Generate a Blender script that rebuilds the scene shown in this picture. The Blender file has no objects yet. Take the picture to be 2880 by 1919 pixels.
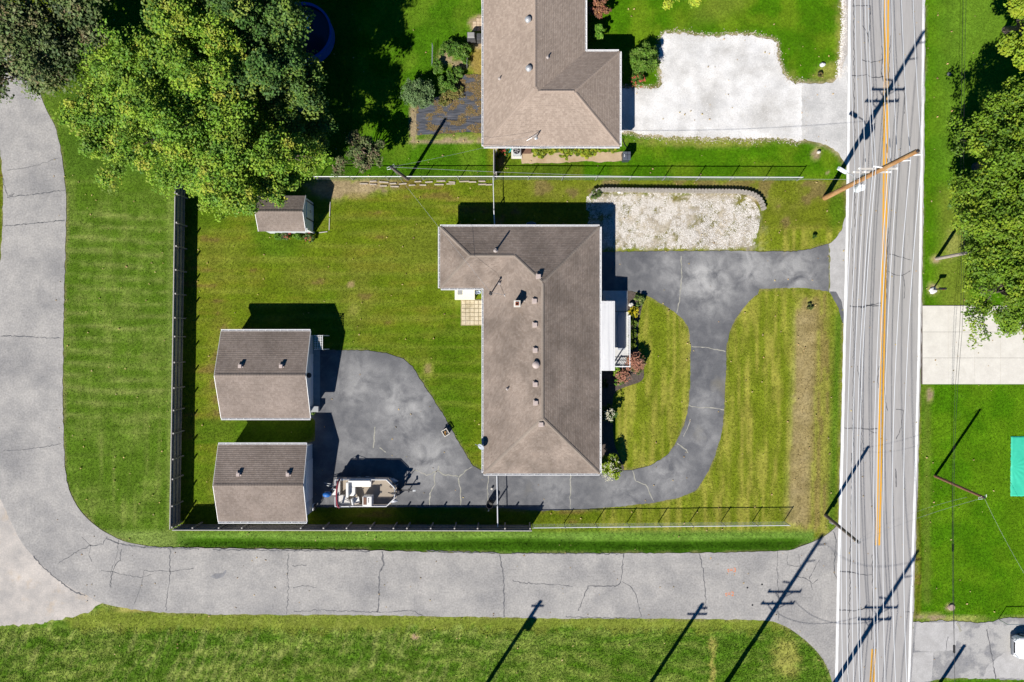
import bpy, bmesh, math, random
import numpy as np
from mathutils import Vector, Matrix

random.seed(7)
RNG = np.random.default_rng(7)
SC = bpy.context.scene
COL = SC.collection

# ------------------------------------------------------------------ camera, sky, sun, exposure
S = 0.029            # metres per photo pixel on the ground
H = 56.0             # drone height in metres
cam_d = bpy.data.cameras.new('camera')
cam_d.sensor_width = 36.0
cam_d.lens = 36.0 * H / (2880 * S)
cam_d.clip_start = 0.5
cam_d.clip_end = 3000
cam = bpy.data.objects.new('camera', cam_d)
cam.location = (0, 0, H)
COL.objects.link(cam)
SC.camera = cam

SUN_EL = math.radians(41.0)
SHX, SHY = 0.545, 0.838                       # direction shadows fall (east, north)
wd = bpy.data.worlds.new('World'); SC.world = wd; wd.use_nodes = True
nt = wd.node_tree; nt.nodes.clear()
sky = nt.nodes.new('ShaderNodeTexSky'); sky.sky_type = 'NISHITA'; sky.sun_disc = False
sky.sun_elevation = SUN_EL; sky.sun_rotation = math.radians(213)
sky.altitude = 1500; sky.air_density = 0.75; sky.dust_density = 0.0; sky.ozone_density = 5.0
bg = nt.nodes.new('ShaderNodeBackground'); bg.inputs['Strength'].default_value = 0.055
wo = nt.nodes.new('ShaderNodeOutputWorld')
hs_ = nt.nodes.new('ShaderNodeHueSaturation'); hs_.inputs['Saturation'].default_value = 1.45
nt.links.new(sky.outputs[0], hs_.inputs['Color']); nt.links.new(hs_.outputs[0], bg.inputs[0]); nt.links.new(bg.outputs[0], wo.inputs[0])
sun_d = bpy.data.lights.new('sun', 'SUN'); sun_d.energy = 5.0; sun_d.angle = math.radians(0.5)
sun_d.color = (1.0, 0.955, 0.89)
sun = bpy.data.objects.new('sun', sun_d); COL.objects.link(sun)
ce = math.cos(SUN_EL)
sun.rotation_euler = Vector((SHX * ce, SHY * ce, -math.sin(SUN_EL))).to_track_quat('-Z', 'Y').to_euler()
sun.location = (-20, -30, 60)
SC.view_settings.view_transform = 'Standard'
SC.view_settings.look = 'None'
SC.view_settings.exposure = 0.45
SC.view_settings.gamma = 1.0
SC.cycles.max_bounces = 6

# ------------------------------------------------------------------ helpers
def W(px, py, h=0.0):
    """the point at height h that is seen at photo pixel (px, py)"""
    k = (1 - h / H) * S
    return Vector(((px - 1440) * k, (959.5 - py) * k, h))
def G(px, py, z=0.0):
    """plan position given in ground pixels, at height z"""
    return Vector(((px - 1440) * S, (959.5 - py) * S, z))

def tag(o, label=None, cat=None, group=None, kind=None):
    if label: o['label'] = label
    if cat: o['category'] = cat
    if group: o['group'] = group
    if kind: o['kind'] = kind
    return o
def empty(name, loc, label=None, cat=None, group=None, parent=None):
    o = bpy.data.objects.new(name, None); o.empty_display_size = 0.3
    o.location = loc; COL.objects.link(o)
    if parent: o.parent = parent; o.location = Vector(loc) - wloc(parent)
    return tag(o, label, cat, group)
def wloc(o):
    v = Vector((0, 0, 0))
    while o: v += o.location; o = o.parent
    return v
def inst(name, me, parent, loc, rotz=0, M3=None, scale=None):
    o = bpy.data.objects.new(name, me); COL.objects.link(o)
    if parent: o.parent = parent; loc = Vector(loc) - wloc(parent)
    o.location = loc
    if M3 is not None: o.rotation_euler = M3.to_euler()
    else: o.rotation_euler = (0, 0, rotz)
    if scale: o.scale = scale
    return o

class MB:
    def __init__(s): s.v = []; s.f = []; s.mi = []; s.cm = 0
    def add(s, vs, fs):
        b = len(s.v); s.v += [tuple(p) for p in vs]; s.f += [tuple(b + i for i in f) for f in fs]
        s.mi += [s.cm] * len(fs); return s
    def box(s, c, d, rz=0, M=None, taper=1.0):
        x, y, z = d[0] / 2, d[1] / 2, d[2] / 2
        P = [(-x, -y, -z), (x, -y, -z), (x, y, -z), (-x, y, -z), (-x * taper, -y * taper, z), (x * taper, -y * taper, z), (x * taper, y * taper, z), (-x * taper, y * taper, z)]
        R = M if M is not None else Matrix.Rotation(rz, 3, 'Z')
        c = Vector(c)
        return s.add([R @ Vector(p) + c for p in P], [(0, 3, 2, 1), (4, 5, 6, 7), (0, 1, 5, 4), (1, 2, 6, 5), (2, 3, 7, 6), (3, 0, 4, 7)])
    def beam(s, a, b, w, h, up=(0, 0, 1)):
        a = Vector(a); b = Vector(b); d = (b - a); L = d.length; x = d / L
        z = Vector(up); z = (z - x * z.dot(x))
        if z.length < 1e-4: z = Vector((0, 1, 0)) - x * x.y
        z.normalize(); y = z.cross(x)
        M = Matrix((x, y, z)).transposed()
        return s.box((a + b) / 2, (L, w, h), M=M)
    def tube(s, pts, r, n=8, cap=True):
        pts = [Vector(p) for p in pts]
        rs = r if isinstance(r, (list, tuple)) else [r] * len(pts)
        vs = []; fs = []; m = len(pts)
        ref = None
        for i, p in enumerate(pts):
            d = (pts[min(i + 1, m - 1)] - pts[max(i - 1, 0)]).normalized()
            if ref is None: ref = Vector((0, 0, 1)) if abs(d.z) < 0.9 else Vector((1, 0, 0))
            a = ref - d * ref.dot(d)
            if a.length < 1e-4: a = Vector((0, 1, 0)) - d * d.y
            a.normalize(); ref = a
            b = d.cross(a)
            for k in range(n):
                t = 2 * math.pi * k / n
                vs.append(p + (a * math.cos(t) + b * math.sin(t)) * rs[i])
        for i in range(m - 1):
            for k in range(n):
                k2 = (k + 1) % n
                fs.append((i * n + k, i * n + k2, (i + 1) * n + k2, (i + 1) * n + k))
        if cap: fs.append(tuple(range(n - 1, -1, -1))); fs.append(tuple((m - 1) * n + k for k in range(n)))
        return s.add(vs, fs)
    def lathe(s, c, prof, n=16):
        c = Vector(c); vs = []; fs = []; m = len(prof)
        for (r, z) in prof:
            for k in range(n):
                t = 2 * math.pi * k / n
                vs.append(c + Vector((r * math.cos(t), r * math.sin(t), z)))
        for i in range(m - 1):
            for k in range(n):
                k2 = (k + 1) % n
                fs.append((i * n + k, i * n + k2, (i + 1) * n + k2, (i + 1) * n + k))
        fs.append(tuple(range(n - 1, -1, -1))); fs.append(tuple((m - 1) * n + k for k in range(n)))
        return s.add(vs, fs)
    def prism(s, poly, z0, z1):
        n = len(poly)
        vs = [(p[0], p[1], z0) for p in poly] + [(p[0], p[1], z1) for p in poly]
        fs = [tuple(range(n - 1, -1, -1)), tuple(range(n, 2 * n))] + [(i, (i + 1) % n, n + (i + 1) % n, n + i) for i in range(n)]
        return s.add(vs, fs)
    def extr(s, poly3, d):
        """extrude a planar 3-D polygon along vector d"""
        n = len(poly3); d = Vector(d)
        vs = [Vector(p) for p in poly3]; vs += [p + d for p in vs]
        fs = [tuple(range(n - 1, -1, -1)), tuple(range(n, 2 * n))] + [(i, (i + 1) % n, n + (i + 1) % n, n + i) for i in range(n)]
        return s.add(vs, fs)
    def build(s, name, mat, parent=None, smooth=False, bevel=0, tri=False, recalc=True):
        off = wloc(parent) if parent else Vector((0, 0, 0))
        me = bpy.data.meshes.new(name)
        me.from_pydata([(v[0] - off.x, v[1] - off.y, v[2] - off.z) for v in s.v], [], s.f)
        mats = mat if isinstance(mat, (list, tuple)) else [mat]
        for m in mats: me.materials.append(m)
        if len(mats) > 1: me.polygons.foreach_set('material_index', s.mi)
        if recalc or bevel or tri:
            bm = bmesh.new(); bm.from_mesh(me)
            if recalc: bmesh.ops.recalc_face_normals(bm, faces=bm.faces[:])
            if bevel: bmesh.ops.bevel(bm, geom=bm.edges[:], offset=bevel, segments=2, affect='EDGES', profile=0.6)
            if tri: bmesh.ops.triangulate(bm, faces=[f for f in bm.faces if len(f.verts) > 4])
            bm.to_mesh(me); bm.free()
        if smooth: me.polygons.foreach_set('use_smooth', [True] * len(me.polygons))
        o = bpy.data.objects.new(name, me); COL.objects.link(o)
        if parent: o.parent = parent
        return o

def np_mesh(name, V, F, mat, colors=None, parent=None, smooth=False):
    """V (n,3), F (m,k) numpy arrays, colours per vertex"""
    off = wloc(parent) if parent else Vector((0, 0, 0))
    V = np.asarray(V, dtype=np.float32) - np.array(off, dtype=np.float32)
    F = np.asarray(F, dtype=np.int32); m, k = F.shape
    me = bpy.data.meshes.new(name)
    me.vertices.add(len(V)); me.vertices.foreach_set('co', V.ravel())
    me.loops.add(m * k); me.loops.foreach_set('vertex_index', F.ravel())
    me.polygons.add(m); me.polygons.foreach_set('loop_start', np.arange(0, m * k, k, dtype=np.int32))
    me.update(calc_edges=True)
    if colors is not None:
        ca = me.color_attributes.new('Col', 'FLOAT_COLOR', 'POINT')
        c4 = np.ones((len(V), 4), dtype=np.float32); c4[:, :3] = colors
        ca.data.foreach_set('color', c4.ravel())
    me.materials.append(mat)
    if smooth: me.polygons.foreach_set('use_smooth', np.ones(m, dtype=bool))
    o = bpy.data.objects.new(name, me); COL.objects.link(o)
    if parent: o.parent = parent
    return o

# numpy value noise
_LAT = RNG.random((256, 256)).astype(np.float32)
def vnoise(x, y):
    xi = np.floor(x).astype(int); yi = np.floor(y).astype(int)
    fx = x - xi; fy = y - yi; fx = fx * fx * (3 - 2 * fx); fy = fy * fy * (3 - 2 * fy)
    g = lambda a, b: _LAT[a % 256, b % 256]
    return (g(xi, yi) * (1 - fx) + g(xi + 1, yi) * fx) * (1 - fy) + (g(xi, yi + 1) * (1 - fx) + g(xi + 1, yi + 1) * fx) * fy
def fbm(x, y, o=4):
    t = 0; a = 0.5; n = 0
    for i in range(o):
        t = t + a * vnoise(x * 2 ** i + 17.3 * i, y * 2 ** i + 5.1 * i); n += a; a *= 0.5
    return t / n
def sstep(a, b, x): 
    t = np.clip((x - a) / (b - a), 0, 1); return t * t * (3 - 2 * t)
def inpoly(px, py, poly):
    c = np.zeros(px.shape, dtype=bool); n = len(poly)
    x0 = min(p[0] for p in poly); x1 = max(p[0] for p in poly); y0 = min(p[1] for p in poly); y1 = max(p[1] for p in poly)
    m = (px >= x0) & (px <= x1) & (py >= y0) & (py <= y1)
    xs = px[m]; ys = py[m]; cc = np.zeros(xs.shape, dtype=bool)
    for i in range(n):
        ax, ay = poly[i]; bx, by = poly[(i + 1) % n]
        if ay == by: continue
        t = ((ay > ys) != (by > ys)) & (xs < (bx - ax) * (ys - ay) / (by - ay) + ax)
        cc ^= t
    c[m] = cc
    return c
def crom(pts, n=5, closed=True):
    out = []; m = len(pts)
    rng = range(m) if closed else range(m - 1)
    for i in rng:
        if closed: p0, p1, p2, p3 = [pts[(i + k - 1) % m] for k in range(4)]
        else: p0 = pts[max(i - 1, 0)]; p1 = pts[i]; p2 = pts[i + 1]; p3 = pts[min(i + 2, m - 1)]
        for k in range(n):
            t = k / n
            out.append(tuple(0.5 * (2 * p1[j] + (p2[j] - p0[j]) * t + (2 * p0[j] - 5 * p1[j] + 4 * p2[j] - p3[j]) * t * t + (3 * p1[j] - p0[j] - 3 * p2[j] + p3[j]) * t ** 3) for j in range(len(p1))))
    if not closed: out.append(tuple(pts[-1]))
    return out
def ragged(pts, step=9.0, jit=1.6, closed=True, rnd=None):
    """subdivide a pixel polyline into short steps and jitter it"""
    rnd = rnd or random
    out = []; m = len(pts)
    for i in range(m if closed else m - 1):
        a = pts[i]; b = pts[(i + 1) % m]
        L = math.hypot(b[0] - a[0], b[1] - a[1]); k = max(1, int(L / step))
        for j in range(k):
            t = j / k; x = a[0] + (b[0] - a[0]) * t; y = a[1] + (b[1] - a[1]) * t
            q = 0 if j == 0 and k == 1 else jit
            out.append((x + rnd.uniform(-q, q), y + rnd.uniform(-q, q)))
    if not closed: out.append(pts[-1])
    return out

# ------------------------------------------------------------------ materials
MATS = {}
def nodes(name):
    m = bpy.data.materials.new(name); m.use_nodes = True; t = m.node_tree
    b = t.nodes['Principled BSDF']; return m, t, b
def lin(c): return (c[0], c[1], c[2], 1)
def mat(name, c1, c2=None, rough=0.7, scale=3.0, detail=6, metal=0.0, bump=0.0, bscale=40, spec=0.3, c3=None, s3=0.6, lo=0.35, hi=0.65, stretch=None, lo3=0.5, hi3=0.7, fine=0.0, fscale=30, coat=0):
    """principled material; colour drifts from c1 to c2 (and c3 in large patches) with noise in world metres"""
    if name in MATS: return MATS[name]
    m, t, b = nodes(name); N = t.nodes; L = t.links
    b.inputs['Roughness'].default_value = rough; b.inputs['Metallic'].default_value = metal
    b.inputs['Specular IOR Level'].default_value = spec
    if coat: b.inputs['Coat Weight'].default_value = coat
    geo = N.new('ShaderNodeNewGeometry'); vec = geo.outputs['Position']
    if stretch:
        mp = N.new('ShaderNodeMapping'); mp.inputs['Scale'].default_value = stretch
        L.new(vec, mp.inputs[0]); vec = mp.outputs[0]
    def nz(sc, d, lo_, hi_):
        n = N.new('ShaderNodeTexNoise'); n.inputs['Scale'].default_value = sc; n.inputs['Detail'].default_value = d; n.inputs['Roughness'].default_value = 0.62
        L.new(vec, n.inputs['Vector'])
        r = N.new('ShaderNodeMapRange'); r.inputs['From Min'].default_value = lo_; r.inputs['From Max'].default_value = hi_
        L.new(n.outputs[0], r.inputs['Value']); return r.outputs[0]
    def mix(f, a, bcol, typ='MIX'):
        x = N.new('ShaderNodeMix'); x.data_type = 'RGBA'; x.blend_type = typ
        if hasattr(f, 'node'): L.new(f, x.inputs[0])
        else: x.inputs[0].default_value = f
        for s_, v in ((x.inputs[6], a), (x.inputs[7], bcol)):
            if hasattr(v, 'node'): L.new(v, s_)
            else: s_.default_value = lin(v)
        return x.outputs[2]
    out = None
    if c2: out = mix(nz(scale, detail, lo, hi), c1, c2)
    if c3: out = mix(nz(s3, 5, lo3, hi3), out or c1, c3)
    if fine:
        f = nz(fscale, 3, 0.3, 0.7)
        g = N.new('ShaderNodeMapRange'); g.inputs['To Min'].default_value = 1 - fine; g.inputs['To Max'].default_value = 1 + fine
        L.new(f, g.inputs['Value'])
        cb = N.new('ShaderNodeCombineColor'); 
        for i in range(3): L.new(g.outputs[0], cb.inputs[i])
        out = mix(1.0, out or c1, cb.outputs[0], 'MULTIPLY')
    if out: L.new(out, b.inputs['Base Color'])
    else: b.inputs['Base Color'].default_value = lin(c1)
    if bump:
        n = N.new('ShaderNodeTexNoise'); n.inputs['Scale'].default_value = bscale; n.inputs['Detail'].default_value = 4
        L.new(vec, n.inputs['Vector'])
        bp = N.new('ShaderNodeBump'); bp.inputs['Strength'].default_value = bump; bp.inputs['Distance'].default_value = 0.03
        L.new(n.outputs[0], bp.inputs['Height']); L.new(bp.outputs[0], b.inputs['Normal'])
    MATS[name] = m; return m

def attr_mat(name, trans=0.0, rough=0.8, fine=0.25, fscale=5.0, bump=0.0, spec=0.15, patch=0.0, pscale=0.7):
    if name in MATS: return MATS[name]
    m, t, b = nodes(name); N = t.nodes; L = t.links
    at = N.new('ShaderNodeAttribute'); at.attribute_name = 'Col'
    col = at.outputs['Color']
    geo = N.new('ShaderNodeNewGeometry')
    for amt, sc, dt in ((fine, fscale, 5), (patch, pscale, 5)):
        if not amt: continue
        n = N.new('ShaderNodeTexNoise'); n.inputs['Scale'].default_value = sc; n.inputs['Detail'].default_value = dt; n.inputs['Roughness'].default_value = 0.65
        L.new(geo.outputs['Position'], n.inputs['Vector'])
        g = N.new('ShaderNodeMapRange'); g.inputs['From Min'].default_value = 0.3; g.inputs['From Max'].default_value = 0.7
        g.inputs['To Min'].default_value = 1 - amt; g.inputs['To Max'].default_value = 1 + amt
        L.new(n.outputs[0], g.inputs['Value'])
        cb = N.new('ShaderNodeCombineColor')
        for i in range(3): L.new(g.outputs[0], cb.inputs[i])
        x = N.new('ShaderNodeMix'); x.data_type = 'RGBA'; x.blend_type = 'MULTIPLY'; x.inputs[0].default_value = 1
        L.new(col, x.inputs[6]); L.new(cb.outputs[0], x.inputs[7]); col = x.outputs[2]
    L.new(col, b.inputs['Base Color']); b.inputs['Roughness'].default_value = rough; b.inputs['Specular IOR Level'].default_value = spec
    if bump:
        n = N.new('ShaderNodeTexNoise'); n.inputs['Scale'].default_value = 9; n.inputs['Detail'].default_value = 6
        L.new(geo.outputs['Position'], n.inputs['Vector'])
        bp = N.new('ShaderNodeBump'); bp.inputs['Strength'].default_value = bump; bp.inputs['Distance'].default_value = 0.08
        L.new(n.outputs[0], bp.inputs['Height']); L.new(bp.outputs[0], b.inputs['Normal'])
    if trans:
        tr = N.new('ShaderNodeBsdfTranslucent'); L.new(col, tr.inputs[0])
        ms = N.new('ShaderNodeMixShader'); ms.inputs[0].default_value = trans
        L.new(b.outputs[0], ms.inputs[1]); L.new(tr.outputs[0], ms.inputs[2])
        L.new(ms.outputs[0], N['Material Output'].inputs[0])
    MATS[name] = m; return m

def island_mat(name, ca, cb, cc, rough=0.85, stain=None, sscale=0.35):
    """each loose piece takes its own tone between ca, cb and cc; optional weather stain"""
    if name in MATS: return MATS[name]
    m, t, b = nodes(name); N = t.nodes; L = t.links
    geo = N.new('ShaderNodeNewGeometry')
    r = N.new('ShaderNodeValToRGB'); r.color_ramp.elements[0].color = lin(ca); r.color_ramp.elements[1].color = lin(cc)
    e = r.color_ramp.elements.new(0.5); e.color = lin(cb)
    L.new(geo.outputs['Random Per Island'], r.inputs[0]); out = r.outputs[0]
    def mult(n_out, lo, hi, tmin, tmax):
        nonlocal out
        g = N.new('ShaderNodeMapRange'); g.inputs['From Min'].default_value = lo; g.inputs['From Max'].default_value = hi
        g.inputs['To Min'].default_value = tmin; g.inputs['To Max'].default_value = tmax
        L.new(n_out, g.inputs['Value'])
        c = N.new('ShaderNodeCombineColor')
        for i in range(3): L.new(g.outputs[0], c.inputs[i])
        x = N.new('ShaderNodeMix'); x.data_type = 'RGBA'; x.blend_type = 'MULTIPLY'; x.inputs[0].default_value = 1
        L.new(out, x.inputs[6]); L.new(c.outputs[0], x.inputs[7]); out = x.outputs[2]
    n = N.new('ShaderNodeTexNoise'); n.inputs['Scale'].default_value = 22; n.inputs['Detail'].default_value = 3
    L.new(geo.outputs['Position'], n.inputs['Vector']); mult(n.outputs[0], 0.3, 0.7, 0.85, 1.15)
    n = N.new('ShaderNodeTexNoise'); n.inputs['Scale'].default_value = sscale; n.inputs['Detail'].default_value = 5; n.inputs['Roughness'].default_value = 0.6
    L.new(geo.outputs['Position'], n.inputs['Vector']); mult(n.outputs[0], 0.35, 0.65, 1 - (stain or 0.0), 1.06)
    L.new(out, b.inputs['Base Color']); b.inputs['Roughness'].default_value = rough; b.inputs['Specular IOR Level'].default_value = 0.15
    MATS[name] = m; return m
# ------------------------------------------------------------------ palette of materials
M_LANE = mat('lane_asphalt', (0.315, 0.304, 0.292), (0.395, 0.378, 0.355), rough=0.9, scale=0.8, c3=(0.235, 0.230, 0.228), s3=0.28, lo3=0.46, hi3=0.72, fine=0.20, fscale=7, bump=0.15)
M_ROAD = mat('road_asphalt', (0.345, 0.334, 0.325), (0.385, 0.371, 0.36), rough=0.9, scale=1.4, stretch=(1.0, 0.05, 1.0), fine=0.09, fscale=16, bump=0.15)
def worn_drive():
    m, t, b = nodes('driveway_asphalt'); N = t.nodes; L = t.links
    geo = N.new('ShaderNodeNewGeometry')
    def nz(sc, lo_, hi_, det=6, dist=0.0):
        n = N.new('ShaderNodeTexNoise'); n.inputs['Scale'].default_value = sc; n.inputs['Detail'].default_value = det; n.inputs['Roughness'].default_value = .6; n.inputs['Distortion'].default_value = dist
        L.new(geo.outputs['Position'], n.inputs['Vector']); r = N.new('ShaderNodeMapRange'); r.inputs['From Min'].default_value = lo_; r.inputs['From Max'].default_value = hi_; L.new(n.outputs[0], r.inputs['Value']); return r.outputs[0]
    def math_(op, a, c):
        q = N.new('ShaderNodeMath'); q.operation = op
        for i, v in enumerate((a, c)):
            if hasattr(v, 'node'): L.new(v, q.inputs[i])
            else: q.inputs[i].default_value = v
        return q.outputs[0]
    def mix(f, a, c):
        x = N.new('ShaderNodeMix'); x.data_type = 'RGBA'; L.new(f, x.inputs[0])
        for s_, v in ((x.inputs[6], a), (x.inputs[7], c)):
            if hasattr(v, 'node'): L.new(v, s_)
            else: s_.default_value = lin(v)
        return x.outputs[2]
    wear = None        # sealer worn away where tyres turn
    for (px, py, r, k) in ((1985, 790, 3.4, 1.0), (2110, 740, 3.2, .8), (2230, 765, 3.2, .75), (1890, 760, 2.2, .6), (1130, 1150, 3.6, .75), (1010, 1080, 3.0, .55), (1210, 1290, 3.4, .7), (1985, 1130, 1.6, .5), (1880, 1340, 2.6, .6), (1990, 1230, 2.0, .5), (1750, 1390, 2.4, .55), (1560, 1385, 2.0, .45), (1000, 1250, 2.6, .35)):
        d = N.new('ShaderNodeVectorMath'); d.operation = 'DISTANCE'; L.new(geo.outputs['Position'], d.inputs[0]); d.inputs[1].default_value = G(px, py, .014)
        g = N.new('ShaderNodeMapRange'); g.interpolation_type = 'SMOOTHSTEP'; g.inputs['From Min'].default_value = r * 1.25; g.inputs['From Max'].default_value = 0; g.inputs['To Max'].default_value = k; L.new(d.outputs['Value'], g.inputs['Value'])
        wear = g.outputs[0] if wear is None else math_('MAXIMUM', wear, g.outputs[0])
    w = math_('MULTIPLY', wear, nz(.75, .32, .62, 7, .6)); w = math_('ADD', w, math_('MULTIPLY', nz(1.1, .45, .8, 6, .4), .30))
    col = mix(nz(.5, .3, .7), (.112, .115, .127), (.160, .162, .170)); col = mix(w, col, (.46, .455, .445)); col = mix(math_('MULTIPLY', nz(.16, .60, .72, 4), .45), col, (.30, .27, .19))
    f = N.new('ShaderNodeMix'); f.data_type = 'RGBA'; f.blend_type = 'MULTIPLY'; f.inputs[0].default_value = .30; L.new(col, f.inputs[6])
    cb = N.new('ShaderNodeCombineColor'); q = nz(24, .3, .7, 3)
    for i in range(3): L.new(q, cb.inputs[i])
    L.new(cb.outputs[0], f.inputs[7]); L.new(f.outputs[2], b.inputs['Base Color'])
    b.inputs['Roughness'].default_value = .85; b.inputs['Specular IOR Level'].default_value = .25
    MATS['driveway_asphalt'] = m; return m
M_APRON = mat('apron_asphalt', (0.38, 0.37, 0.36), (0.47, 0.46, 0.45), rough=0.9, scale=1.2, fine=0.12, fscale=15, bump=0.15)
M_DRIVE = worn_drive()
M_PATCH = mat('old_drive_asphalt', (0.22, 0.22, 0.23), (0.30, 0.295, 0.29), rough=0.9, scale=1.6, c3=(0.40, 0.39, 0.375), s3=0.35, lo3=0.5, hi3=0.56, fine=0.16, fscale=13, bump=0.2)
M_GRAVEL = mat('white_gravel', (0.60, 0.595, 0.585), (0.80, 0.785, 0.76), rough=0.95, scale=0.45, c3=(0.43, 0.415, 0.39), s3=0.35, lo3=0.42, hi3=0.72, fine=0.12, fscale=9, bump=0.5)
M_TANGRAVEL = mat('tan_gravel', (0.36, 0.34, 0.32), (0.56, 0.51, 0.46), rough=0.95, scale=0.5, c3=(0.48, 0.38, 0.27), s3=0.6, lo3=0.55, hi3=0.75, fine=0.12, fscale=9, bump=0.4)
M_CONC = mat('concrete', (0.60, 0.57, 0.51), (0.68, 0.65, 0.585), rough=0.9, scale=1.3, fine=0.05, fscale=12, bump=0.1)
M_WHITE = mat('white_paint', (0.80, 0.80, 0.80), rough=0.45)
M_LINE = mat('white_road_paint', (0.84, 0.84, 0.83), (0.74, 0.74, 0.73), rough=0.7, scale=6, fine=0.08)
M_YELLOW = mat('yellow_road_paint', (0.72, 0.36, 0.025), (0.62, 0.34, 0.06), rough=0.7, scale=5, lo=0.4, hi=0.7)
M_CRACK = mat('crack_sealer', (0.065, 0.067, 0.075), (0.16, 0.16, 0.165), rough=0.6, scale=4)
M_PALECRACK = mat('pale_crack', (0.40, 0.38, 0.34), (0.28, 0.28, 0.22), rough=0.95, scale=3)
M_ORANGE = mat('orange_marking_paint', (0.75, 0.22, 0.07), rough=0.8)
M_WOODGREY = mat('weathered_wood', (0.22, 0.195, 0.17), (0.32, 0.29, 0.26), rough=0.9, scale=7, stretch=(1, 1, 0.2), bump=0.2)
M_FENCECAP = mat('fence_top_pale', (0.46, 0.44, 0.42), (0.36, 0.34, 0.32), rough=0.9, scale=5)
M_GALV = mat('galvanised_steel', (0.55, 0.57, 0.58), (0.45, 0.47, 0.49), rough=0.4, metal=0.6, scale=8)
M_POLE = mat('creosote_pole_wood', (0.34, 0.16, 0.055), (0.50, 0.30, 0.14), rough=0.85, scale=3.5, stretch=(1.2, 1.2, 0.25), fine=0.2, bump=0.3)
M_POLEGREY = mat('grey_pole_wood', (0.16, 0.12, 0.10), (0.25, 0.20, 0.17), rough=0.9, scale=3.5, stretch=(1.2, 1.2, 0.25), fine=0.2, bump=0.3)
M_WIRE = mat('aluminium_wire', (0.72, 0.73, 0.75), rough=0.4, metal=0.1)
M_DARKWIRE = mat('black_cable', (0.02, 0.02, 0.022), rough=0.6)
M_BLACK = mat('black_plastic', (0.018, 0.018, 0.02), rough=0.45)
M_STEEL = mat('dark_steel', (0.05, 0.05, 0.055), rough=0.5, metal=0.6)
M_SIDING = mat('pale_siding', (0.66, 0.68, 0.70), (0.60, 0.62, 0.64), rough=0.6, scale=2)
M_TRIM = mat('white_trim', (0.80, 0.80, 0.80), rough=0.4)
M_GLASS = mat('window_glass', (0.03, 0.04, 0.05), rough=0.06, spec=0.7)
M_BRICK = mat('chimney_brick', (0.40, 0.35, 0.28), (0.47, 0.42, 0.34), rough=0.9, scale=9)
M_CLAY = mat('clay_flue', (0.33, 0.10, 0.05), rough=0.8)
M_VENT = mat('vent_metal', (0.44, 0.36, 0.33), (0.50, 0.42, 0.38), rough=0.5, scale=6)
M_MULCH = mat('bark_mulch', (0.07, 0.055, 0.045), (0.13, 0.105, 0.09), rough=1.0, scale=7, fine=0.25, fscale=20, bump=0.6)
M_STONE = mat('pale_stone', (0.50, 0.47, 0.42), (0.62, 0.59, 0.54), rough=0.9, scale=5, bump=0.4)
M_BLOCK = mat('wall_block', (0.28, 0.25, 0.21), (0.38, 0.35, 0.31), rough=0.9, scale=6, bump=0.3)
M_SHINGLE = island_mat('brown_shingle', (0.252, 0.200, 0.163), (0.280, 0.226, 0.187), (0.312, 0.254, 0.212), stain=0.36, sscale=0.45)
M_SHINGLE2 = island_mat('tan_shingle', (0.295, 0.232, 0.188), (0.33, 0.262, 0.212), (0.375, 0.300, 0.245), stain=0.06)
M_SHINGLE3 = island_mat('grey_brown_shingle', (0.228, 0.184, 0.155), (0.254, 0.208, 0.177), (0.280, 0.230, 0.198), stain=0.22)
M_CAP = island_mat('cap_shingle', (0.245, 0.202, 0.165), (0.28, 0.232, 0.192), (0.31, 0.262, 0.22), stain=0.2)
M_LEAF = attr_mat('leaves', trans=0.25, rough=0.55, fine=0.0, spec=0.22)
M_GRASSB = attr_mat('grass_blades', trans=0.25, rough=0.8, fine=0.0, spec=0.06)
M_GROUND = attr_mat('lawn_ground', rough=0.95, fine=0.34, fscale=5.0, bump=0.25, spec=0.03, patch=0.20, pscale=0.55)
M_BARK = mat('bark', (0.075, 0.058, 0.045), (0.14, 0.115, 0.09), rough=0.95, scale=6, stretch=(1, 1, 0.3), bump=0.5)
M_FABRIC = mat('landscape_fabric', (0.045, 0.050, 0.062), (0.115, 0.12, 0.14), rough=0.6, scale=2.2, stretch=(0.35, 2.6, 1), bump=0.9, bscale=6, c3=(0.20, 0.19, 0.19), s3=0.9, lo3=0.58, hi3=0.75)
M_BEIGE = mat('boat_carpet', (0.30, 0.255, 0.20), (0.34, 0.29, 0.23), rough=0.95, scale=12)
M_VINYL = mat('boat_vinyl', (0.74, 0.73, 0.70), rough=0.4)
M_MAROON = mat('maroon_canvas', (0.22, 0.035, 0.05), rough=0.8)
M_BLUECOVER = mat('blue_motor_cover', (0.02, 0.13, 0.42), rough=0.45)
M_ALU = mat('boat_aluminium', (0.50, 0.51, 0.56), rough=0.35, metal=0.4)

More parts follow.
